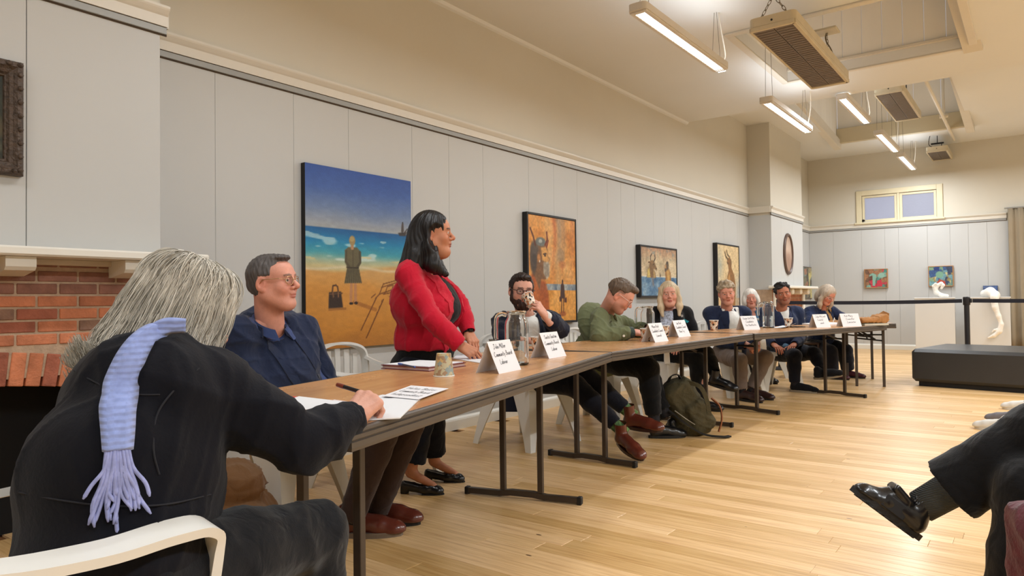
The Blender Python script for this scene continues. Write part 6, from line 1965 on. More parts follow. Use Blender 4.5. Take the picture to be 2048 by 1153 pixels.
M_paperp = mat('paper_pink', (222, 206, 208), .7)
flat_sheet('paper_sheet', [(800, 838), (735, 842), (742, 800), (842, 797)], 'white paper sheets under the writing hand', 'paper', M_paper, TH + .0012, .003)
flat_sheet('paper_sheet', [(838, 802), (845, 797), (765, 790), (740, 797)], 'thin paper pile edge below the flat name card', 'paper', M_paper, TH + .0006, .0005)
flat_sheet('name_card', [(764, 793), (836, 800), (897, 778), (822, 772)], 'unfolded name card lying flat on the papers', 'name card', M_card, TH + .006, .001, 'folded name cards on the tables', lines=['Helen Baker', 'Community Board', 'Independent'], seed=8)
flat_sheet('red_folder', [(505, 812), (620, 840), (700, 806), (588, 794)], 'red folder under papers beside the left hand', 'folder', mat('folder_red', (206, 62, 56), .5), TH + .0002, .0012)
flat_sheet('paper_sheet', [(535, 815), (620, 832), (690, 806), (598, 795)], 'printed white sheets on the red folder', 'paper', M_paper, TH + .002, .003)
flat_sheet('paper_sheet', [(640, 830), (720, 838), (745, 812), (668, 800)], 'pale pink-edged sheet between the two hands', 'paper', M_paperp, TH + .0008, .0008)
flat_sheet('paper_sheet', [(906, 718), (960, 727), (975, 715), (915, 709)], 'white notes under the hands of the woman in red', 'paper', M_paper, TH + .0006, .002)
# notebook of the man in the suit with a pad and a pen on it
nbk = thing('notebook', 'burgundy notebook with open white pad before the woman in red', 'notebook', tuple(on(845, 733)), radians(15))
P = [on(762, 738) , on(858, 744), on(932, 733), on(838, 729)]
c = on(845, 733)
def slab(pts, z0, z1, c):
    V = [(p[0] - c[0], p[1] - c[1], z) for z in (z0, z1) for p in pts]
    return V, [(3, 2, 1, 0), (4, 5, 6, 7)] + [(i, (i + 1) % 4, 4 + (i + 1) % 4, 4 + i) for i in range(4)]
nbk.rotation_euler = (0, 0, 0)
M_burgc = mat('cover_burgundy', (110, 40, 50), .45)
MB().add(*slab(P, 0, .003, c)).build('back_cover', M_burgc, nbk)
q = [p * .96 + sum(P) / 4 * .04 for p in P]
MB().add(*slab(q, .003, .015, c)).build('page_block', mat('page_edges', (206, 176, 172), .7), nbk)
MB().add(*slab(P, .015, .018, c)).build('front_cover', M_burgc, nbk)
q = [p * .93 + sum(P) / 4 * .07 for p in P]
MB().add(*slab(q, .018, .021, c)).build('pad', M_paper, nbk)
def pen(p, q, label, body, tip, r=.0042):
    p, q = np.array(p), np.array(q); d = q - p
    t = thing('pen', label, 'pen', tuple(p))
    MB().tube([(0, 0, 0), d * .72], r, 10).build('barrel', body, t, 'auto')
    MB().tube([d * .72, d * .78, d * .99, d], [r * 1.1, r * 1.15, r * 1.05, r * .6], 10).build('cap', tip, t, 'auto')
    MB().tube([(0, 0, 0), -d * .07], [r * .9, r * .2], 8).build('nib', tip, t)
    return t
M_pblue = mat('pen_blue', (56, 96, 190), .35); M_pblack = mat('pen_black', (24, 24, 28), .3); M_pclear = mat('pen_dark_blue', (44, 54, 92), .3)
u = np.array((0, 0, .0255))
pen(on(829, 735, TH + .0258), on(797, 728, TH + .0258), 'blue ballpoint pen lying on the notebook pad', M_pclear, M_pblue)
pen(on(938, 716, TH + .008), on(958, 716, TH + .008), 'blue pen by the fingers of the woman in red', M_pblue, M_pblue)
pen(at(726, 786, 1.835), at(674, 770, 1.88), 'black pen held by the grey-haired writer', M_pblack, mat('pen_brown', (120, 52, 36), .3), .0055)
pen(at(1297, 668, 5.06), at(1288, 656, 5.10), 'thin pen in hand of the man in olive green', M_pblack, M_pblack)
pen(at(1664, 652, 8.60), at(1669, 636, 8.64), 'white pen in hand of the woman in denim jacket', M_plastic, M_plastic)

# water jugs
M_jug = mat('clear_glass', (250, 252, 252), .02, trans=1.0, ior=1.45)
M_water = mat('water', (246, 250, 252), .0, trans=1.0, ior=1.33)
def jug(px, py, rz, label, s=1.0, fill=.45):
    p = on(px, py)
    t = thing('water_jug', label, 'jug', (p[0], p[1], TH), rz, 'glass water jugs on the tables')
    t.scale = (s, s, s)
    R = .056
    prof = [(0, .0), (R - .006, .0), (R, .006), (R, .185), (R - .004, .205), (R - .014, .222), (R - .014, .236), (R - .008, .240), (R - .008, .250), (R - .011, .252), (R - .0155, .250), (R - .018, .236), (R - .018, .222), (R - .008, .203), (R - .0045, .185), (R - .0045, .012), (0, .012)]
    MB().lathe(prof, 32).build('glass_body', M_jug, t, 'auto')
    MB().lathe([(0, .0125), (R - .0052, .0125), (R - .0052, .25 * fill), (0, .25 * fill)], 32).build('water', M_water, t, 'auto')
    MB().tube(spline([(-R + .010, 0, .232), (-R - .012, 0, .238), (-R - .034, 0, .226), (-R - .040, 0, .19), (-R - .040, 0, .13), (-R - .038, 0, .118)], 6), .007, rect=(.020, .012), up=(0, 1, 0)).build('handle', M_jug, t, True)
    return t
CAMYAW = math.atan2(_R[1], _R[0])
jug(1034, 730, CAMYAW, 'half-full glass water jug nearest, between two name cards')
jug(1296, 676, CAMYAW, 'nearly empty glass water jug beside the man in olive green', .98, .10)
jug(1537, 656, CAMYAW, 'glass water jug on third table, before the white-haired woman', 1.05, .45)

# paper cups with printed sides
def cup_mat(name, a, b, c, d):
    m = bpy.data.materials.new(name); m.use_nodes = True
    N, L = m.node_tree.nodes, m.node_tree.links
    p = N['Principled BSDF']; p.inputs['Roughness'].default_value = .5
    tc = N.new('ShaderNodeTexCoord'); v = N.new('ShaderNodeTexVoronoi'); v.inputs['Scale'].default_value = 75
    n = N.new('ShaderNodeTexNoise'); n.inputs['Scale'].default_value = 40; L.new(tc.outputs['Object'], n.inputs['Vector'])
    ad = N.new('ShaderNodeVectorMath'); ad.operation = 'MULTIPLY_ADD'; ad.inputs[1].default_value = (.02, .02, .02); L.new(n.outputs['Color'], ad.inputs[0]); L.new(tc.outputs['Object'], ad.inputs[2]); L.new(ad.outputs[0], v.inputs['Vector'])
    s = N.new('ShaderNodeSeparateColor'); L.new(v.outputs['Color'], s.inputs[0])
    cr = N.new('ShaderNodeValToRGB'); cr.color_ramp.interpolation = 'CONSTANT'; e = cr.color_ramp.elements
    e[0].position = 0; e[0].color = (*srgb(a), 1); e[1].position = .75; e[1].color = (*srgb(d), 1)
    for ps, cl in ((.34, b), (.56, c)):
        x = e.new(ps); x.color = (*srgb(cl), 1)
    L.new(s.outputs[0], cr.inputs[0]); L.new(cr.outputs[0], p.inputs['Base Color'])
    return m
M_cupw = mat('cup_white', (232, 230, 224), .5)
M_cupp = cup_mat('cup_print_leaves', (226, 218, 206), (44, 32, 30), (190, 122, 78), (214, 180, 146))
M_cupq = cup_mat('cup_print_pastel', (196, 190, 160), (150, 166, 166), (206, 176, 120), (168, 140, 112))
def cup(p, label, m, up=(0, 0, 1), flip=False, s=1.0):
    t = thing('paper_cup', label, 'cup', tuple(p), 0, 'paper cups')
    R = frame(nrm(np.cross(up, (1, .3, 0))), up)
    H_, r0, r1 = .092 * s, .029 * s, .041 * s
    f = (lambda r, z: (r, H_ - z)) if flip else (lambda r, z: (r, z))
    def lt(prof, nm, mm, par):
        mb = MB().lathe([f(*q) for q in prof], 26); mb.v = [v @ R.T for v in mb.v]
        return mb.build(nm, mm, par, 'auto')
    lt([(r0 * .93, .004), (r0, .0), (r0, .002), (r1, H_ - .002), (r1 - .0012, H_ - .002), (r0 - .0008, .006), (0, .006)], 'sleeve', m, t)
    lt([(r1 - .001, H_ - .005), (r1 + .0018, H_ - .004), (r1 + .0022, H_ - .001), (r1 + .001, H_ + .0005), (r1 - .0018, H_ - .001)], 'rim', M_cupw, t)
    lt([(0, .003), (r0 * .95, .003), (r0 * .95, .0055), (0, .0055)], 'base', M_cupw, t)
    return t
cup(on(888, 753), 'upturned pastel-printed paper cup on the near table', M_cupq, flip=True)
cup(on(1076, 706), 'white paper cup half hidden behind a name card', M_cupp)
cup(on(1292, 683), 'paper cup in front of the middle water jug', M_cupp)
cup(on(1329, 675), 'paper cup behind the name card near the blonde woman', M_cupp)
cup(on(1428, 661), 'dark printed paper cup before the fair-haired man', M_cupp, s=1.05)
cup(on(1577, 655), 'printed paper cup before the dark-haired man', M_cupp, s=1.05)
cup(at(1064, 612, 4.70), 'paper cup tipped to the mouth of the bearded man', M_cupp, up=nrm(at(1050, 582, 4.78) - at(1064, 612, 4.70)))

# phone, keys, papers, bag, books
ph = thing('phone', 'black mobile phone lying beside the elbow of the man in green', 'phone', tuple(on(1203, 677)), radians(-62))
MB().box((-.036, -.075, .0), (.036, .075, .009), bev=.003).build('body', mat('phone_black', (22, 22, 24), .35), ph)
MB().box((-.033, -.072, .009), (.033, .072, .0096)).build('screen', mat('phone_screen', (10, 10, 14), .08), ph)
ph = thing('phone', 'dark phone by the keys before the dark-haired man', 'phone', tuple(on(1594, 655)), radians(-40))
MB().box((-.036, -.075, .0), (.036, .075, .009), bev=.003).build('body', MATS['phone_black'], ph)
MB().box((-.033, -.072, .009), (.033, .072, .0096)).build('screen', MATS['phone_screen'], ph)
ky = thing('key_ring', 'bunch of keys beside the dark phone', 'keys', tuple(on(1603, 654.5, TH + .010)))
mb = MB()
mb.tube([(.016 * cos(a), .016 * sin(a), .003) for a in np.linspace(0, 2 * pi, 17)], .0014, 5, cap=False).build('ring', M_chain, ky)
for a in (.2, 1.3, 2.6):
    M = np.eye(4); M[:2, :2] = [[cos(a), -sin(a)], [sin(a), cos(a)]]
    MB().box((.014, -.009, .001), (.032, .009, .004), M, bev=.001).box((.030, -.003, .001), (.062, .003, .004), M).build('key', M_chain, ky)
flat_sheet('paper_sheet', [(1545, 656), (1570, 657.5), (1592, 653.5), (1566, 652)], 'curled white handout before the dark-haired man', 'paper', M_paper, TH + .001, .001, wave=.05)
bl = thing('pad_folder', 'long white folder of papers under the writing hands', 'folder', (0, 0, 0))
c = on(1686, 651); bl.location = tuple(c)
P = [on(1605, 652, TH), on(1655, 655, TH), on(1770, 648, TH), on(1715, 646, TH)]
bl2 = [(p - c) for p in P]
MB().add(*slab([on(1604, 650), on(1640, 653), on(1690, 649.5), on(1655, 647.5)], .0, .016, c)).build('cover', M_card, bl)
gb = on(1742, 651.5)
bk1 = thing('book', 'grey-green book under the brown paper bag', 'book', tuple(gb), radians(-35))
MB().box((-.075, -.16, 0), (.075, .16, .024), bev=.002).build('cover', mat('book_cover', (140, 144, 130), .6), bk1)
MB().box((-.072, -.157, .003), (.0765, .157, .021)).build('pages', mat('book_pages', (196, 190, 176), .8), bk1)
pb = thing('paper_bag', 'brown paper bag lying folded on the farthest book', 'bag', (gb[0], gb[1], TH + .024), radians(-35))
F = Field((-.11, -.2, -.01), (.11, .2, .12), .008)
F.box((0, -.03, .032), (.070, .145, .030), rnd=.02); F.box((0, .12, .045), (.075, .05, .044), np.array(Matrix.Rotation(.35, 3, 'X')), rnd=.012, k=.02)
V, Q = F.mesh(); V = V + vnormals(V, Q) * folds(V, .010, 34, 6)[:, None]
V[:, 2] = np.maximum(V[:, 2], 0)
raw('crumpled_bag', V, Q, mat('kraft_paper', (166, 116, 66), .8, noise=.12, nscale=20), pb, True)
raw('bag_mouth', [(-.07, .165, .04), (.07, .165, .04), (.06, .185, .10), (-.03, .20, .125), (-.07, .17, .09), (-.07, .163, .04), (.07, .163, .04), (.06, .183, .10), (-.03, .198, .125), (-.07, .168, .09)], [(0, 1, 2, 3, 4), (9, 8, 7, 6, 5), (0, 5, 6, 1), (1, 6, 7, 2), (2, 7, 8, 3), (3, 8, 9, 4), (4, 9, 5, 0)], MATS['kraft_paper'], pb)

# ================================================================ BAGS AND SHOES ON THE FLOOR
c0 = on(1378, 868, 0)
rk = thing('backpack', 'olive green canvas backpack slumped on the floor under second table', 'bag', (c0[0], c0[1], 0), radians(0))
M_canvas = mat('canvas_olive', (74, 68, 46), .85, noise=.15, nscale=12, bump=.25, bscale=120, crease=.4)
L = frame(_R * (1, 1, 0), (0, 0, 1))   # local x towards the lens' right etc: right, forward, up
Rr = np.stack([nrm(_R * (1, 1, 0)), nrm(_f * (1, 1, 0)), (0, 0, 1)])
T = np.array(Matrix.Rotation(.45, 3, 'Y'))
F = Field((-.34, -.24, -.02), (.34, .24, .50), .010)
ax2 = T
F.box((-.02, 0, .20), (.13, .12, .22), ax2.T, rnd=.07, k=0)
F.box((.06, -.11, .15), (.09, .045, .12), ax2.T, rnd=.04, k=.02)
F.ell((-.10, 0, .36), (.08, .10, .06), k=.04)
F.ell((.0, 0, .06), (.18, .13, .07), k=.04)
F.fn(lambda X, Y, Z: Z + 0 * X + 0 * Y - .002, sub=True)
V, Q = F.mesh(); V = relax(V, Q, 2); V = V + vnormals(V, Q) * folds(V, .010, 18, 16)[:, None]; V[:, 2] = np.maximum(V[:, 2], .001)
raw('bag_body', V @ Rr, Q, M_canvas, rk, True)
tr = lambda pts: [np.array(p) @ Rr for p in pts]
MB().tube(spline(tr([(-.16, -.02, .40), (-.14, -.05, .45), (-.09, -.05, .46), (-.06, -.03, .41)]), 5), .01, rect=(.022, .008), up=(0, 0, 1)).build('grab_loop', M_tcap, rk)
MB().tube(spline(tr([(-.05, -.08, .41), (.05, -.14, .38), (.10, -.15, .28), (.12, -.15, .16)]), 5), .01, rect=(.032, .006), up=tuple(-_f)).build('strap', M_canvas, rk)
MB().tube(spline(tr([(-.18, -.13, .20), (-.08, -.17, .12), (.06, -.18, .03), (.20, -.20, .012), (.26, -.18, .012)]), 5), .01, rect=(.034, .010), up=(0, 0, 1)).build('strap', M_tcap, rk)
MB().tube(spline(tr([(.16, -.06, .28), (.215, -.09, .22), (.225, -.10, .12), (.20, -.10, .03)]), 5), .01, rect=(.024, .008), up=tuple(_R)).build('side_strap', mat('strap_tan', (150, 92, 58), .6), rk)
MB().tube(spline(tr([(-.14, -.145, .20), (-.06, -.175, .14), (.0, -.18, .10)]), 5), .005, 6).build('zip', M_chain, rk)

c1 = np.array((-2.52, 1.52, 0))
bd = thing('brown_coat', 'brown crumpled coat heaped on the floor behind the grey-haired writer', 'coat', tuple(c1))
F = Field((-.35, -.35, -.02), (.35, .35, .48), .012)
for p, r in (((0, 0, .10), (.22, .20, .12)), ((-.06, .05, .22), (.16, .15, .12)), ((.08, -.02, .20), (.13, .14, .11)), ((.0, .0, .34), (.14, .13, .10)), ((-.12, -.1, .08), (.14, .12, .09))):
    F.ell(p, r, k=.03)
F.fn(lambda X, Y, Z: Z + 0 * X + 0 * Y - .002, sub=True)
V, Q = F.mesh(); V = V + vnormals(V, Q) * folds(V, .022, 17, 26)[:, None]; V[:, 2] = np.maximum(V[:, 2], .001)
raw('coat_cloth', V, Q, fabric('brown_coat_cloth', (118, 86, 58), .9, noise=.15, nscale=7), bd, True)

wsh = bpy.data.objects.new('tmp', None)
M_wshoe = mat('shoe_white', (214, 212, 206), .5); M_gshoe = mat('shoe_grey', (112, 110, 116), .7)
for (px, py), yw, m, lb in (((2062, 824), -72, M_wshoe, 'white trainer at right edge, farther of the loose-looking pair'), ((2012, 866), -66, M_wshoe, 'white-toed shoe just behind the raised black knee'), ((2030, 850), -60, M_gshoe, 'grey canvas shoe half hidden by the raised knee')):
    p = on(px, py, 0)
    o, _ = shoe(None, tuple(p), yw, m, M_wshoe, h=.010)
    tag(o, lb, 'shoe')

# burgundy wool coat hanging at the right corner
bc = Field((-.3, -.3, 0), (.3, .3, .9), .012)
cw = at(2105, 1150, 1.45)
F = Field(cw - .28, cw + .28, .010)
F.box(cw + np.array((.03, 0, -.02)), (.075, .12, .15), np.array(Matrix.Rotation(.5, 3, 'Z')), rnd=.03)
F.ell(cw + np.array((.06, 0, .10)), (.11, .12, .06), k=.04)
o = cloth('wool_coat', F, mat('wool_burgundy', (92, 36, 46), .95, sheen=.15, bump=.35, bscale=110, noise=.2, nscale=40), p11.root, .006, 20, 61)
# ================================================================ PICTURES: paint laid as vertex colour on a fine canvas mesh
class Art:
    def __init__(s, w_, h_, seed=0):
        s.w, s.h = w_, h_
        s.X, s.Y = np.meshgrid((np.arange(w_) + .5) / w_, (np.arange(h_) + .5) / h_)
        s.A = np.zeros((h_, w_, 3)); s.r = np.random.default_rng(seed); s.asp = h_ / w_
    def noise(s, nx, ny, octv=3):
        out = np.zeros((s.h, s.w)); amp = 1; tot = 0
        for o in range(octv):
            gx, gy = int(nx * 2 ** o) + 2, int(ny * 2 ** o) + 2
            g = s.r.random((gy + 1, gx + 1))
            fx, fy = s.X * (gx - 1), s.Y * (gy - 1); ix, iy = fx.astype(int), fy.astype(int); tx, ty = fx - ix, fy - iy
            tx, ty = tx * tx * (3 - 2 * tx), ty * ty * (3 - 2 * ty)
            out += amp * ((g[iy, ix] * (1 - tx) + g[iy, ix + 1] * tx) * (1 - ty) + (g[iy + 1, ix] * (1 - tx) + g[iy + 1, ix + 1] * tx) * ty)
            tot += amp; amp *= .55
        return out / tot
    def ramp(s, t, stops):
        t = np.clip(t, 0, 1)
        return np.stack([np.interp(t, [q[0] for q in stops], [q[1][i] for q in stops]) for i in range(3)], -1)
    def lay(s, m, col, a=1.0):
        m = np.clip(m, 0, 1)[..., None] * a
        s.A = s.A * (1 - m) + np.asarray(col, float) * m
    def poly(s, pts, soft=.004):
        P = [(x, y) for x, y in pts]; ins = np.zeros_like(s.X, bool); dist = np.full_like(s.X, 9.)
        for (x0, y0), (x1, y1) in zip(P, P[1:] + P[:1]):
            c = ((y0 > s.Y) != (y1 > s.Y)) & (s.X < (x1 - x0) * (s.Y - y0) / ((y1 - y0) if abs(y1 - y0) > 1e-9 else 1e-9) + x0)
            ins ^= c
            dist = np.minimum(dist, s.seg((x0, y0), (x1, y1)))
        return np.clip(.5 + np.where(ins, dist, -dist) / (2 * soft), 0, 1)
    def seg(s, p, q):
        ax, ay = (s.X - p[0]), (s.Y - p[1]) * s.asp
        dx, dy = q[0] - p[0], (q[1] - p[1]) * s.asp
        t = np.clip((ax * dx + ay * dy) / (dx * dx + dy * dy + 1e-12), 0, 1)
        return np.sqrt((ax - t * dx) ** 2 + (ay - t * dy) ** 2)
    def line(s, pts, wd, col, a=1.0):
        d = np.full_like(s.X, 9.)
        for p, q in zip(pts[:-1], pts[1:]): d = np.minimum(d, s.seg(p, q))
        s.lay(np.clip(1.0 - (d - wd) / (.6 / s.w), 0, 1), col, a)
    def ell(s, cx, cy, rx, ry, col, a=1.0, rot=0, soft=.15):
        x, y = s.X - cx, (s.Y - cy) * s.asp; ry = ry * s.asp
        u, v = x * cos(rot) + y * sin(rot), -x * sin(rot) + y * cos(rot)
        s.lay((1 + soft - np.sqrt((u / rx) ** 2 + (v / ry) ** 2)) / soft, col, a)
    def grain(s, amp, nx=60, ny=60):
        s.A = s.A * (1 + amp * (s.noise(nx, ny, 2) - .5)[..., None] * 2)

def hang(name, label, cat, O, U, Nrm, w_, h_, art, depth=.035, frame_w=.0, m_frame=None, proud=.0, group=None, m_edge=None, lip=.004):
    """O: lower left corner on the wall, U: unit vector to the right, Nrm: out of the wall"""
    O, U, Nn = (np.array(v, float) for v in (O, U, Nrm)); Z = np.array((0, 0, 1.0))
    M = np.eye(4); M[:3, 0], M[:3, 1], M[:3, 2], M[:3, 3] = U, Z, Nn, O
    t = bpy.data.objects.new(name, None); t.matrix_world = Matrix(M); link(t); tag(t, label, cat, group)
    MB().box((frame_w, frame_w, 0), (w_ - frame_w, h_ - frame_w, depth), bev=.002).build('stretched_canvas', m_edge or mat('canvas_edge_black', (24, 22, 22), .6), t)
    H_, W_ = art.h, art.w
    xs = np.linspace(frame_w + .001, w_ - frame_w - .001, W_); ys = np.linspace(h_ - frame_w - .001, frame_w + .001, H_)
    rel = (art.A.mean(-1) / 255 - .4) * .0012
    V = np.stack([np.broadcast_to(xs[None], (H_, W_)), np.broadcast_to(ys[:, None], (H_, W_)), depth + .0008 + rel * 0.6], -1).reshape(-1, 3)
    i = np.arange(H_ * W_).reshape(H_, W_)
    Fq = np.stack([i[1:, :-1], i[1:, 1:], i[:-1, 1:], i[:-1, :-1]], -1).reshape(-1, 4)
    raw('painted_surface', V, Fq, mat('oil_paint', (128, 128, 128), .5, attr=True, bump=.15, bscale=120, spec=.4), t, True, srgb_np(art.A).reshape(-1, 3))
    if frame_w:
        f = MB(); dd = depth + proud
        f.box((0, 0, 0), (frame_w, h_, dd), bev=lip).box((w_ - frame_w, 0, 0), (w_, h_, dd), bev=lip).box((frame_w, 0, 0), (w_ - frame_w, frame_w, dd), bev=lip).box((frame_w, h_ - frame_w, 0), (w_ - frame_w, h_, dd), bev=lip)
        f.build('frame', m_frame, t)
    return t
M_fblack = mat('frame_black', (26, 23, 23), .5)
XF = XW + .001

# --- beach with the waiting woman
a = Art(170, 216, 1)
n1, n2, n3 = a.noise(2, 7, 3), a.noise(3, 16, 2), a.noise(9, 60, 1)
a.A = a.ramp(a.Y / .335 + .16 * (n1 - .5), [(0, (44, 76, 148)), (.35, (62, 92, 156)), (.7, (104, 124, 160)), (1, (158, 160, 160))])
sea = (a.Y - .335) / .21
w2 = np.clip((a.Y - .335) / .004, 0, 1)
a.lay(w2, a.ramp(sea + .12 * (n2 - .5), [(0, (20, 84, 140)), (.35, (24, 122, 168)), (.62, (66, 150, 164)), (.82, (150, 172, 150)), (1, (190, 176, 128))]))
a.lay(np.clip((n3 * .7 + n2 * .3 - .66) * 14, 0, 1) * (sea > .15) * (sea < .95), (212, 222, 216), .6)
sand = np.clip((a.Y - .545 - .03 * (n1 - .5) - .02 * np.sin(a.X * 5)) / .02, 0, 1)
a.lay(sand, a.ramp((a.Y - .55) / .45 + .25 * (n1 - .5) + .2 * (n2 - .5), [(0, (196, 152, 92)), (.3, (198, 138, 62)), (.7, (190, 128, 50)), (1, (170, 112, 48))]))
a.lay(np.exp(-((a.Y - .50 - .012 * np.sin(a.X * 8)) / .012) ** 2) * (n2 > .42), (206, 186, 130), .7)
a.lay(np.exp(-((a.Y - .555 - .01 * np.sin(a.X * 9 + 1)) / .008) ** 2), (214, 204, 176), .6)
a.line([(.42, .745), (.62, .79)], .012, (140, 84, 34), .6)
for x0, x1 in ((.395, .388), (.43, .432)): a.line([(x0, .63), (x1, .745)], .011, (176, 124, 84))
a.ell(.392, .752, .018, .007, (40, 26, 20)); a.ell(.436, .75, .018, .007, (40, 26, 20))
a.lay(a.poly([(.335, .455), (.37, .435), (.45, .435), (.485, .46), (.475, .53), (.462, .555), (.492, .635), (.33, .64), (.355, .555), (.345, .53)]), (96, 88, 62))
for k in range(9): a.line([(.36 + .013 * k, .56), (.34 + .018 * k, .635)], .002, (62, 54, 38), .8)
a.line([(.35, .46), (.345, .52), (.375, .545)], .008, (78, 70, 50)); a.line([(.475, .46), (.478, .52), (.45, .545)], .008, (72, 64, 46))
a.line([(.355, .55), (.46, .55)], .004, (58, 48, 32)); a.line([(.41, .44), (.41, .55)], .003, (70, 62, 44), .7)
a.line([(.405, .41), (.405, .44)], .012, (170, 128, 92)); a.ell(.405, .398, .026, .026, (150, 128, 84)); a.ell(.402, .39, .02, .012, (176, 156, 104), .7)
a.line([(.225, .69), (.228, .655), (.255, .65), (.272, .66), (.275, .69)], .004, (70, 42, 24))
a.lay(a.poly([(.195, .69), (.30, .685), (.318, .775), (.19, .778)]), (50, 34, 26)); a.line([(.20, .70), (.31, .695)], .003, (92, 64, 44)); a.line([(.195, .785), (.34, .78)], .006, (140, 88, 38), .7)
for x in (.23, .275): a.line([(x, .69), (x + .003, .715)], .004, (120, 84, 56))
a.lay(a.poly([(.855, .330), (.95, .318), (.935, .345), (.872, .347)]), (56, 48, 46)); a.line([(.90, .33), (.905, .265)], .005, (46, 40, 40)); a.lay(a.poly([(.888, .32), (.895, .275), (.915, .268), (.918, .318)]), (70, 62, 58)); a.line([(.93, .32), (.955, .30)], .003, (60, 52, 50))
mz = (112, 66, 28)
a.line([(.63, .72), (.48, .905)], .0035, mz); a.line([(.70, .73), (.53, .95)], .0035, mz)
for k in range(6): a.line([(.665 - .025 * k + .02, .735 + .035 * k), (.64 - .025 * k + .04, .745 + .035 * k)], .0025, mz, .8)
for (p, q) in (((.66, .70), (.88, .655)), ((.68, .66), (.86, .625)), ((.66, .70), (.70, .64)), ((.88, .655), (.84, .70)), ((.72, .69), (.74, .655)), ((.74, .655), (.80, .645)), ((.78, .69), (.80, .645)), ((.70, .70), (.78, .69)), ((.82, .68), (.90, .665)), ((.90, .665), (.93, .60)), ((.70, .64), (.93, .60)), ((.62, .725), (.66, .70)), ((.76, .715), (.84, .70)), ((.86, .625), (.845, .66)), ((.58, .72), (.62, .70))): a.line([p, q], .003, mz, .9)
a.grain(.05, 24, 60)
hang('painting', 'large beach painting of a woman with suitcase facing the blue sea', 'painting', (XF, 2.812, .735), (0, 1, 0), (1, 0, 0), .958, 1.222, a, .042)

# --- bearded figure with horns
a = Art(120, 150, 2)
n1, n2 = a.noise(4, 5), a.noise(12, 6)
a.A = a.ramp(n1 * .7 + .3 * n2 + .15 * (.5 - a.Y), [(.2, (176, 104, 40)), (.45, (206, 140, 66)), (.7, (214, 162, 98)), (1, (196, 150, 110))])
for x, c, wd in ((.62, (150, 136, 120), .07), (.72, (160, 124, 88), .05), (.52, (176, 92, 46), .04), (.93, (190, 116, 60), .05)):
    a.lay(np.exp(-((a.X - x - .03 * np.sin(a.Y * 9)) / wd) ** 2) * np.clip(1.1 - a.Y * 1.5, 0, 1), c, .75)
a.ell(.68, .36, .06, .05, (132, 116, 98), .5, soft=.6); a.line([(.70, .43), (.70, .52)], .008, (176, 96, 50), .6); a.ell(.70, .45, .06, .03, (176, 104, 56), .5, soft=.6)
a.lay(((a.Y > .64) & (a.Y < .70)) * 1.0, a.ramp(n2, [(.2, (92, 106, 122)), (.6, (156, 160, 158)), (1, (206, 200, 190))]))
a.lay((a.Y >= .70) * 1.0, a.ramp(n1, [(.2, (196, 130, 48)), (.8, (218, 158, 84))]))
a.lay(a.poly([(0, .60), (.10, .53), (.22, .60), (.34, .62), (.40, .74), (.42, 1), (0, 1)], .02), (158, 76, 34), .9)
a.lay(np.clip(1 - np.abs(a.X - .12 - .1 * n1) / .1, 0, 1) * (a.Y > .62), (186, 104, 46), .7)
a.lay(a.poly([(.09, .55), (.07, .34), (.12, .24), (.26, .22), (.36, .27), (.40, .33), (.39, .37), (.44, .41), (.40, .43), (.42, .46), (.40, .55), (.34, .60), (.25, .60), (.22, .70), (.12, .58)], .01), (120, 84, 54))
a.lay(a.poly([(.25, .30), (.36, .29), (.395, .34), (.38, .37), (.43, .41), (.38, .44), (.28, .42)], .01), (202, 148, 82))
a.ell(.10, .40, .055, .12, (66, 58, 54), .9, soft=.5); a.ell(.13, .31, .06, .05, (84, 74, 66), .8, soft=.5)
a.ell(.25, .245, .085, .035, (104, 108, 104), 1, soft=.4); a.ell(.245, .24, .03, .015, (176, 178, 170), .9, soft=.5)
a.line([(.14, .28), (.10, .20), (.045, .13)], .012, (92, 46, 26)); a.line([(.34, .27), (.385, .22), (.375, .15)], .012, (112, 50, 28)); a.line([(.37, .29), (.40, .23)], .012, (124, 56, 30))
a.lay(a.poly([(.30, .44), (.40, .43), (.43, .46), (.42, .56), (.37, .60), (.30, .54)], .012), (176, 164, 146)); 
for k in range(6): a.line([(.31 + .018 * k, .45), (.33 + .014 * k, .57)], .003, (120, 108, 94), .7)
a.line([(.30, .36), (.36, .355)], .007, (60, 40, 30)); a.ell(.335, .375, .018, .008, (40, 28, 24), 1); a.ell(.21, .40, .03, .035, (176, 118, 66), .9); a.ell(.225, .43, .01, .008, (220, 214, 200))
for x, w_ in ((.675, .006), (.72, .006)): a.line([(x, .76), (x - .004, .92)], w_, (72, 40, 30))
a.lay(a.poly([(.66, .65), (.70, .62), (.735, .65), (.75, .78), (.645, .78)], .008), (64, 42, 36)); a.ell(.70, .615, .016, .018, (58, 38, 32)); a.lay(a.poly([(.63, .765), (.67, .765), (.67, .81), (.63, .81)], .006), (70, 40, 32)); a.lay(a.poly([(.735, .775), (.79, .77), (.79, .82), (.735, .82)], .006), (78, 44, 34)); a.ell(.70, .93, .06, .02, (140, 70, 36), .7, soft=.5)
a.grain(.14, 40, 50)
hang('painting', 'tall amber painting of a horned bearded profile, black framed, behind the bearded man', 'painting', (XF, 5.257, .819), (0, 1, 0), (1, 0, 0), .866, 1.052, a, .050, .022, M_fblack, .008)

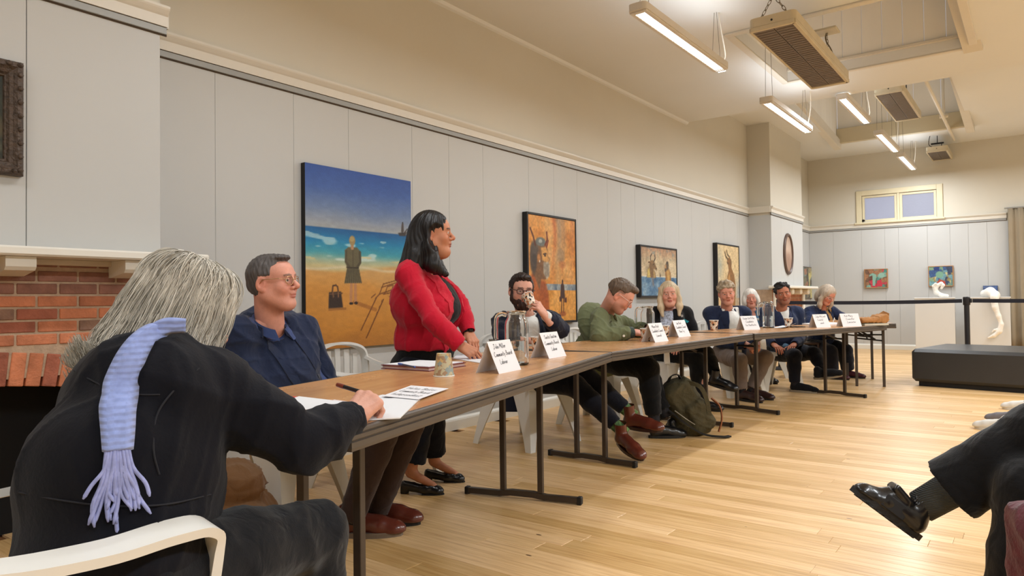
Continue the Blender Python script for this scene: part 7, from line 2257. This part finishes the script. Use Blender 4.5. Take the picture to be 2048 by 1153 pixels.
# --- two figures in water
a = Art(150, 92, 3)
n1, n2 = a.noise(6, 4), a.noise(10, 8)
a.A = a.ramp(n1 * .6 + n2 * .4 + .1 * (a.Y - .4), [(.2, (150, 134, 108)), (.5, (196, 176, 142)), (.8, (216, 196, 162)), (1, (150, 164, 168))])
a.lay(np.clip(1 - a.Y * 3.6, 0, 1), a.ramp(n2, [(.2, (96, 110, 118)), (.5, (176, 118, 84)), (.8, (150, 130, 108))]), .8)
for x in (.05, .15, .62, .7): a.lay(np.exp(-((a.X - x) / .03) ** 2) * np.clip(1 - a.Y * 1.8, 0, 1), (150, 120, 92), .6)
a.lay(np.clip((a.Y - .60) / .012, 0, 1), a.ramp(n2 + .3 * (a.Y - .6), [(.1, (48, 86, 122)), (.5, (86, 120, 150)), (.8, (128, 154, 172)), (1, (170, 180, 184))]))
a.lay(np.exp(-((a.Y - .60) / .012) ** 2) * (n2 > .45), (216, 210, 196), .8)
bull = (122, 92, 60)
a.lay(a.poly([(.15, .62), (.17, .46), (.22, .40), (.23, .30), (.30, .26), (.34, .27), (.38, .33), (.43, .44), (.41, .47), (.36, .44), (.33, .45), (.38, .52), (.40, .63)], .01), bull); a.lay(a.poly([(.17, .47), (.22, .42), (.25, .62), (.16, .62)], .01), (196, 170, 96)); a.lay(a.poly([(.33, .46), (.37, .52), (.38, .62), (.33, .62)], .01), (188, 156, 96), .8)
a.line([(.26, .27), (.255, .19), (.285, .14)], .008, (64, 52, 44)); a.line([(.35, .28), (.385, .22), (.375, .15)], .008, (64, 52, 44)); a.ell(.33, .35, .012, .012, (34, 24, 20)); a.ell(.41, .43, .016, .014, (70, 50, 40)); a.ell(.22, .31, .03, .018, (104, 76, 50)); a.ell(.29, .30, .035, .03, (150, 112, 72), .7)
a.lay(a.poly([(.29, .63), (.33, .63), (.34, .80), (.30, .78)], .02), (130, 92, 70), .6)
man = (150, 104, 58)
a.lay(a.poly([(.655, .47), (.70, .42), (.77, .42), (.82, .50), (.84, .72), (.80, .98), (.52, 1), (.55, .90), (.66, .76), (.67, .60)], .012), man); a.lay(a.poly([(.70, .43), (.76, .43), (.80, .55), (.78, .80), (.72, .70)], .02), (202, 162, 92), .8)
a.lay(a.poly([(.655, .44), (.67, .34), (.70, .28), (.75, .27), (.77, .34), (.755, .43), (.70, .46)], .01), (92, 74, 58)); a.lay(a.poly([(.655, .36), (.69, .33), (.70, .40), (.665, .44)], .01), (188, 136, 84)); a.ell(.67, .45, .022, .035, (84, 70, 58)); a.ell(.73, .29, .03, .03, (70, 60, 52))
a.line([(.72, .70), (.62, .82), (.50, .86)], .018, (170, 116, 62)); a.line([(.50, .86), (.46, .84)], .01, (176, 122, 66))
a.lay(a.poly([(.50, .60), (.515, .49), (.535, .60)], .006), (74, 58, 44))
a.grain(.14, 50, 40)
hang('painting', 'small landscape-shaped black framed painting of a bull-headed figure meeting a man in water', 'painting', (XF, 7.55, 1.066), (0, 1, 0), (1, 0, 0), 1.06, .632, a, .055, .022, M_fblack, .008)

# --- standing bull-headed figure
a = Art(90, 110, 4)
n1, n2 = a.noise(4, 5), a.noise(9, 9)
a.A = a.ramp(n1 * .6 + .4 * n2, [(.2, (186, 160, 118)), (.5, (210, 186, 142)), (.9, (226, 204, 164))])
a.lay(np.exp(-((a.X - .1) / .15) ** 2) * np.clip(1 - np.abs(a.Y - .3) * 3, 0, 1), (148, 160, 156), .7); a.lay(np.clip((a.X - .70) / .3, 0, 1) * np.clip((a.Y - .35) * 3, 0, 1), (124, 142, 162), .8)
a.lay(a.poly([(.48, 1), (.46, .70), (.43, .48), (.50, .38), (.48, .30), (.42, .26), (.46, .20), (.56, .17), (.62, .22), (.64, .34), (.76, .44), (.82, .60), (.78, 1)], .012), (136, 96, 54)); a.lay(a.poly([(.46, .50), (.54, .42), (.60, .60), (.56, 1), (.49, 1)], .02), (196, 146, 84), .8)
a.line([(.47, .21), (.38, .17), (.34, .11)], .018, (92, 70, 44)); a.line([(.55, .17), (.46, .14), (.42, .08)], .014, (92, 70, 44)); a.ell(.47, .27, .02, .012, (60, 40, 28)); a.ell(.60, .26, .05, .06, (112, 82, 48), .7)
a.lay((a.Y > .8) * np.clip(n2 * 1.5 - .3, 0, 1), (190, 128, 66), .6)
a.grain(.14, 40, 50)
hang('painting', 'tall pale painting of a bull-headed figure from behind, black framed, beyond the blonde woman', 'painting', (XF, 10.03, .83), (0, 1, 0), (1, 0, 0), .96, 1.04, a, .06, .024, M_fblack, .008)

# --- oval mirror-like portrait on the far chimney breast
ovc = on_x(1577.5, 508.5, CH2[0] + .02)
ov = thing('oval_frame', 'oval dark wooden frame on the white far chimney breast', 'picture', (CH2[0] + .001, ovc[1], ovc[2]))
ra, rb2 = .27, .36
prof = [(-.055, .0), (-.055, .02), (-.035, .036), (-.012, .032), (.0, .018), (.0, .0)]
V = []; nO = 48
for k in range(nO):
    t_ = 2 * pi * k / nO
    V += [(h, (ra - .0 + q) * cos(t_), (rb2 + q) * sin(t_)) for q, h in prof]
k_ = len(prof)
MB().add(V, [(i * k_ + j, i * k_ + (j + 1) % k_, ((i + 1) % nO) * k_ + (j + 1) % k_, ((i + 1) % nO) * k_ + j) for i in range(nO) for j in range(k_)]).build('moulding', mat('oval_wood', (84, 62, 50), .4), ov, 'auto')
pr = Art(40, 56, 9); n1 = pr.noise(3, 4)
pr.A = pr.ramp(n1, [(.2, (150, 124, 108)), (.8, (188, 164, 146))]); pr.ell(.5, .35, .2, .16, (206, 184, 166), .6, soft=.6); pr.ell(.5, .75, .34, .25, (150, 116, 98), .6, soft=.6)
V = [(.012, 0, 0)]; C = [pr.A[28, 20]]
Fq = []
for r_ in range(1, 8):
    for k in range(nO):
        t_ = 2 * pi * k / nO; u, v = r_ / 7 * cos(t_), r_ / 7 * sin(t_)
        V.append((.012, u * (ra - .045), v * (rb2 - .045))); C.append(pr.A[min(55, max(0, int((.5 - v / 2) * 55))), min(39, max(0, int((.5 + u / 2) * 39)))])
for k in range(nO): Fq.append((0, 1 + k, 1 + (k + 1) % nO))
for r_ in range(6):
    for k in range(nO): Fq.append((1 + r_ * nO + k, 1 + (r_ + 1) * nO + k, 1 + (r_ + 1) * nO + (k + 1) % nO, 1 + r_ * nO + (k + 1) % nO))
raw('portrait', V, Fq, MATS['oil_paint'], ov, True, srgb_np(np.array(C)))

# --- small picture in the alcove beyond the chimney
def blocks(w_, h_, seed, pal, n=26):
    a = Art(w_, h_, seed); a.A[:] = pal[0]
    r = np.random.default_rng(seed)
    for _ in range(n):
        x, y, u, v, th_ = r.random(), r.random(), .06 + .16 * r.random(), .06 + .16 * r.random(), r.uniform(-.5, .5)
        c, s = cos(th_), sin(th_)
        a.lay(a.poly([(x + c * dx * u - s * dy * v, y + s * dx * u + c * dy * v) for dx, dy in ((-1, -1), (1, -.8), (.9, 1), (-1, .9))], .012), pal[r.integers(1, len(pal))])
    a.grain(.2, 24, 24); return a
p_, q_ = on_x(1605, 530, XW + .02), on_x(1625, 531, XW + .02)
a = blocks(30, 60, 12, [(120, 116, 96), (96, 92, 84), (150, 140, 112), (190, 178, 120), (120, 136, 132), (158, 118, 96), (88, 80, 70)], 30)
a.line([(.55, .2), (.6, .5), (.5, .8)], .03, (214, 200, 130)); a.line([(.6, .4), (.8, .25)], .03, (206, 196, 140))
hang('painting', 'narrow muted abstract picture in the alcove right of far chimney', 'painting', (XF, p_[1], 1.02), (0, 1, 0), (1, 0, 0), max(.3, q_[1] - p_[1]), .66, a, .03, .012, mat('frame_brown', (92, 74, 60), .5), .004)
# --- two bright small abstracts and the blue one on the far wall
def far_pic(px0, py0, px1, py1, a, label, d=.05, fw=.014, mf=None):
    p, q = on_y(px0, py1, YF), on_y(px1, py0, YF)
    return hang('painting', label, 'painting', (p[0], YF - .001, p[2]), (1, 0, 0), (0, -1, 0), q[0] - p[0], q[2] - p[2], a, d, fw, mf, .006)
M_fwood = mat('frame_pale_wood', (176, 130, 88), .5)
a = blocks(46, 42, 21, [(110, 84, 66), (76, 128, 118), (124, 164, 150), (150, 108, 80), (104, 116, 84), (96, 60, 52), (140, 176, 164), (178, 62, 74)], 34)
a.lay(a.poly([(.54, .62), (.74, .58), (.78, .95), (.55, .95)]), (190, 58, 74)); a.lay(a.poly([(.36, .2), (.52, .3), (.46, .9), (.34, .9)]), (132, 172, 156)); a.ell(.75, .32, .12, .12, (140, 176, 160))
far_pic(1730, 537.5, 1776, 577, a, 'small green and red abstract in pale frame, left one on far wall', mf=M_fwood)
a = blocks(50, 44, 22, [(96, 128, 122), (62, 86, 128), (170, 84, 62), (110, 150, 158), (150, 130, 84), (124, 150, 120), (60, 70, 92), (190, 178, 130)], 38)
a.lay(a.poly([(.36, .75), (.66, .75), (.72, 1), (.30, 1)]), (176, 76, 62)); a.lay(a.poly([(.2, .05), (.45, .05), (.44, .22), (.22, .2)]), (44, 58, 110)); a.ell(.45, .42, .15, .16, (120, 160, 136))
far_pic(1857.5, 531.5, 1907, 574, a, 'small blue and orange abstract in pale frame, right one on far wall', mf=M_fwood)
a = Art(30, 28, 23); n1 = a.noise(8, 3)
a.A = a.ramp(n1, [(.2, (36, 56, 104)), (.6, (66, 90, 140)), (1, (120, 140, 178))]); a.ell(.4, .15, .3, .1, (150, 160, 180), .4, soft=.7)
far_pic(1967, 571.5, 1995.5, 596, a, 'small plain blue picture above the long white arm sculpture', .03, .0, None)

# --- old gilt frame at the left edge
fy0, fy1, fz0, fz1 = .46, 1.139, 1.599, 2.088
of = bpy.data.objects.new('ornate_frame', None); of.matrix_world = Matrix(((0, 0, 1, CH1[0] + .001), (1, 0, 0, fy0), (0, 1, 0, fz0), (0, 0, 0, 1))); link(of)
tag(of, 'old ornate dark carved frame with dim picture, top left edge', 'picture')
w_, h_ = fy1 - fy0, fz1 - fz0
M_old = mat('frame_carved', (78, 64, 54), .5, noise=.3, nscale=40, bump=.8, bscale=70, metal=.15)
prof = [(0, 0), (0, .030), (.010, .044), (.026, .046), (.040, .034), (.052, .030), (.060, .020), (.066, .018), (.070, .010), (.070, 0)]
V = []; k_ = len(prof)
for sx, sy in ((0, 0), (1, 0), (1, 1), (0, 1)):
    V += [((q if sx == 0 else w_ - q), (q if sy == 0 else h_ - q), h) for q, h in prof]
MB().add(V, [(i * k_ + j, ((i + 1) % 4) * k_ + j, ((i + 1) % 4) * k_ + (j + 1) % k_, i * k_ + (j + 1) % k_) for i in range(4) for j in range(k_ - 1)]).build('moulding', M_old, of)
bd_ = MB()
for k in range(40):
    f = k / 40 * 2 * (w_ + h_)
    x, y = (f, 0) if f < w_ else (w_, f - w_) if f < w_ + h_ else (2 * w_ + h_ - f, h_) if f < 2 * w_ + h_ else (0, 2 * (w_ + h_) - f)
    bd_.lathe([(0, .0), (.011, .004), (.012, .012), (.006, .018), (0, .019)], 8, (min(max(x, .016), w_ - .016), min(max(y, .016), h_ - .016), .036))
tag(bd_.build('carved_beads', M_old, of, True), kind='stuff')
a = Art(40, 32, 31); n1, n2 = a.noise(3, 3), a.noise(6, 6)
a.A = a.ramp(n1, [(.2, (22, 26, 20)), (.6, (44, 46, 34)), (1, (70, 66, 46))]); a.ell(.80, .50, .10, .16, (96, 104, 56), .8, soft=.7); a.ell(.9, .62, .08, .1, (120, 96, 60), .5, soft=.7); a.ell(.85, .85, .1, .06, (120, 112, 92), .5, soft=.7)
xs = np.linspace(.066, w_ - .066, 40); ys = np.linspace(h_ - .066, .066, 32)
V = [(x, y, .010) for y in ys for x in xs]; i = np.arange(32 * 40).reshape(32, 40)
raw('painted_surface', V, np.stack([i[1:, :-1], i[1:, 1:], i[:-1, 1:], i[:-1, :-1]], -1).reshape(-1, 4), MATS['oil_paint'], of, True, srgb_np(a.A).reshape(-1, 3))

# ================================================================ WHITE SCULPTURES
M_plaster = mat('plaster_white', (232, 228, 220), .7, noise=.05, nscale=12, bump=.5, bscale=40)
c = np.array((-1.40, 14.45, 1.015))
F = Field((-.25, -.2, -.01), (.25, .2, .50), .010)
F.chain([(.18, 0, .04), (.05, 0, .05), (-.05, 0, .12), (-.08, 0, .24), (-.02, 0, .32)], [.045, .060, .065, .055, .05], k=.03)
F.chain([(-.02, 0, .32), (.06, .0, .37), (.10, 0, .32), (.06, 0, .24)], [.045, .04, .04, .03], k=.015); F.chain([(-.08, 0, .22), (-.12, -.04, .30), (-.06, -.06, .36)], [.035, .03, .03], k=.02)
F.fn(lambda X, Y, Z: Z + 0 * X + 0 * Y - .001, sub=True)
V, Q = F.mesh()
o = raw('white_sculpture', V * .68, Q, M_plaster, None, True); o.location = c
tag(o, 'small curled white plaster sculpture on top of left plinth', 'sculpture')
c = np.array((-.66, 14.42, 1.015))
F = Field((-.3, -.30, -.92), (.3, .3, .25), .013)
F.chain([(-.08, .05, .06), (.02, -.02, .08), (.10, -.14, .03), (.10, -.215, -.02)], [.07, .09, .075, .06], k=.03)
F.chain([(.08, -.215, .0), (.10, -.22, -.18), (.15, -.23, -.34), (.19, -.235, -.48)], [.060, .050, .040, .036], k=.03)
F.chain([(.19, -.235, -.48), (.16, -.235, -.60), (.07, -.23, -.68), (-.02, -.22, -.72)], [.040, .045, .032, .016], k=.02); F.chain([(.17, -.235, -.56), (.08, -.235, -.58), (.04, -.23, -.62)], [.025, .018, .012], k=.01)
V, Q = F.mesh()
F.fn(lambda X, Y, Z: 0 * X + np.maximum(Z - .001, -(Y + .17)) + 0 * Y, sub=False) if False else None
o = raw('white_sculpture', V * (.88, 1, .95), Q, M_plaster, None, True); o.location = c
tag(o, 'long white plaster arm sculpture hanging over front of right plinth', 'sculpture')
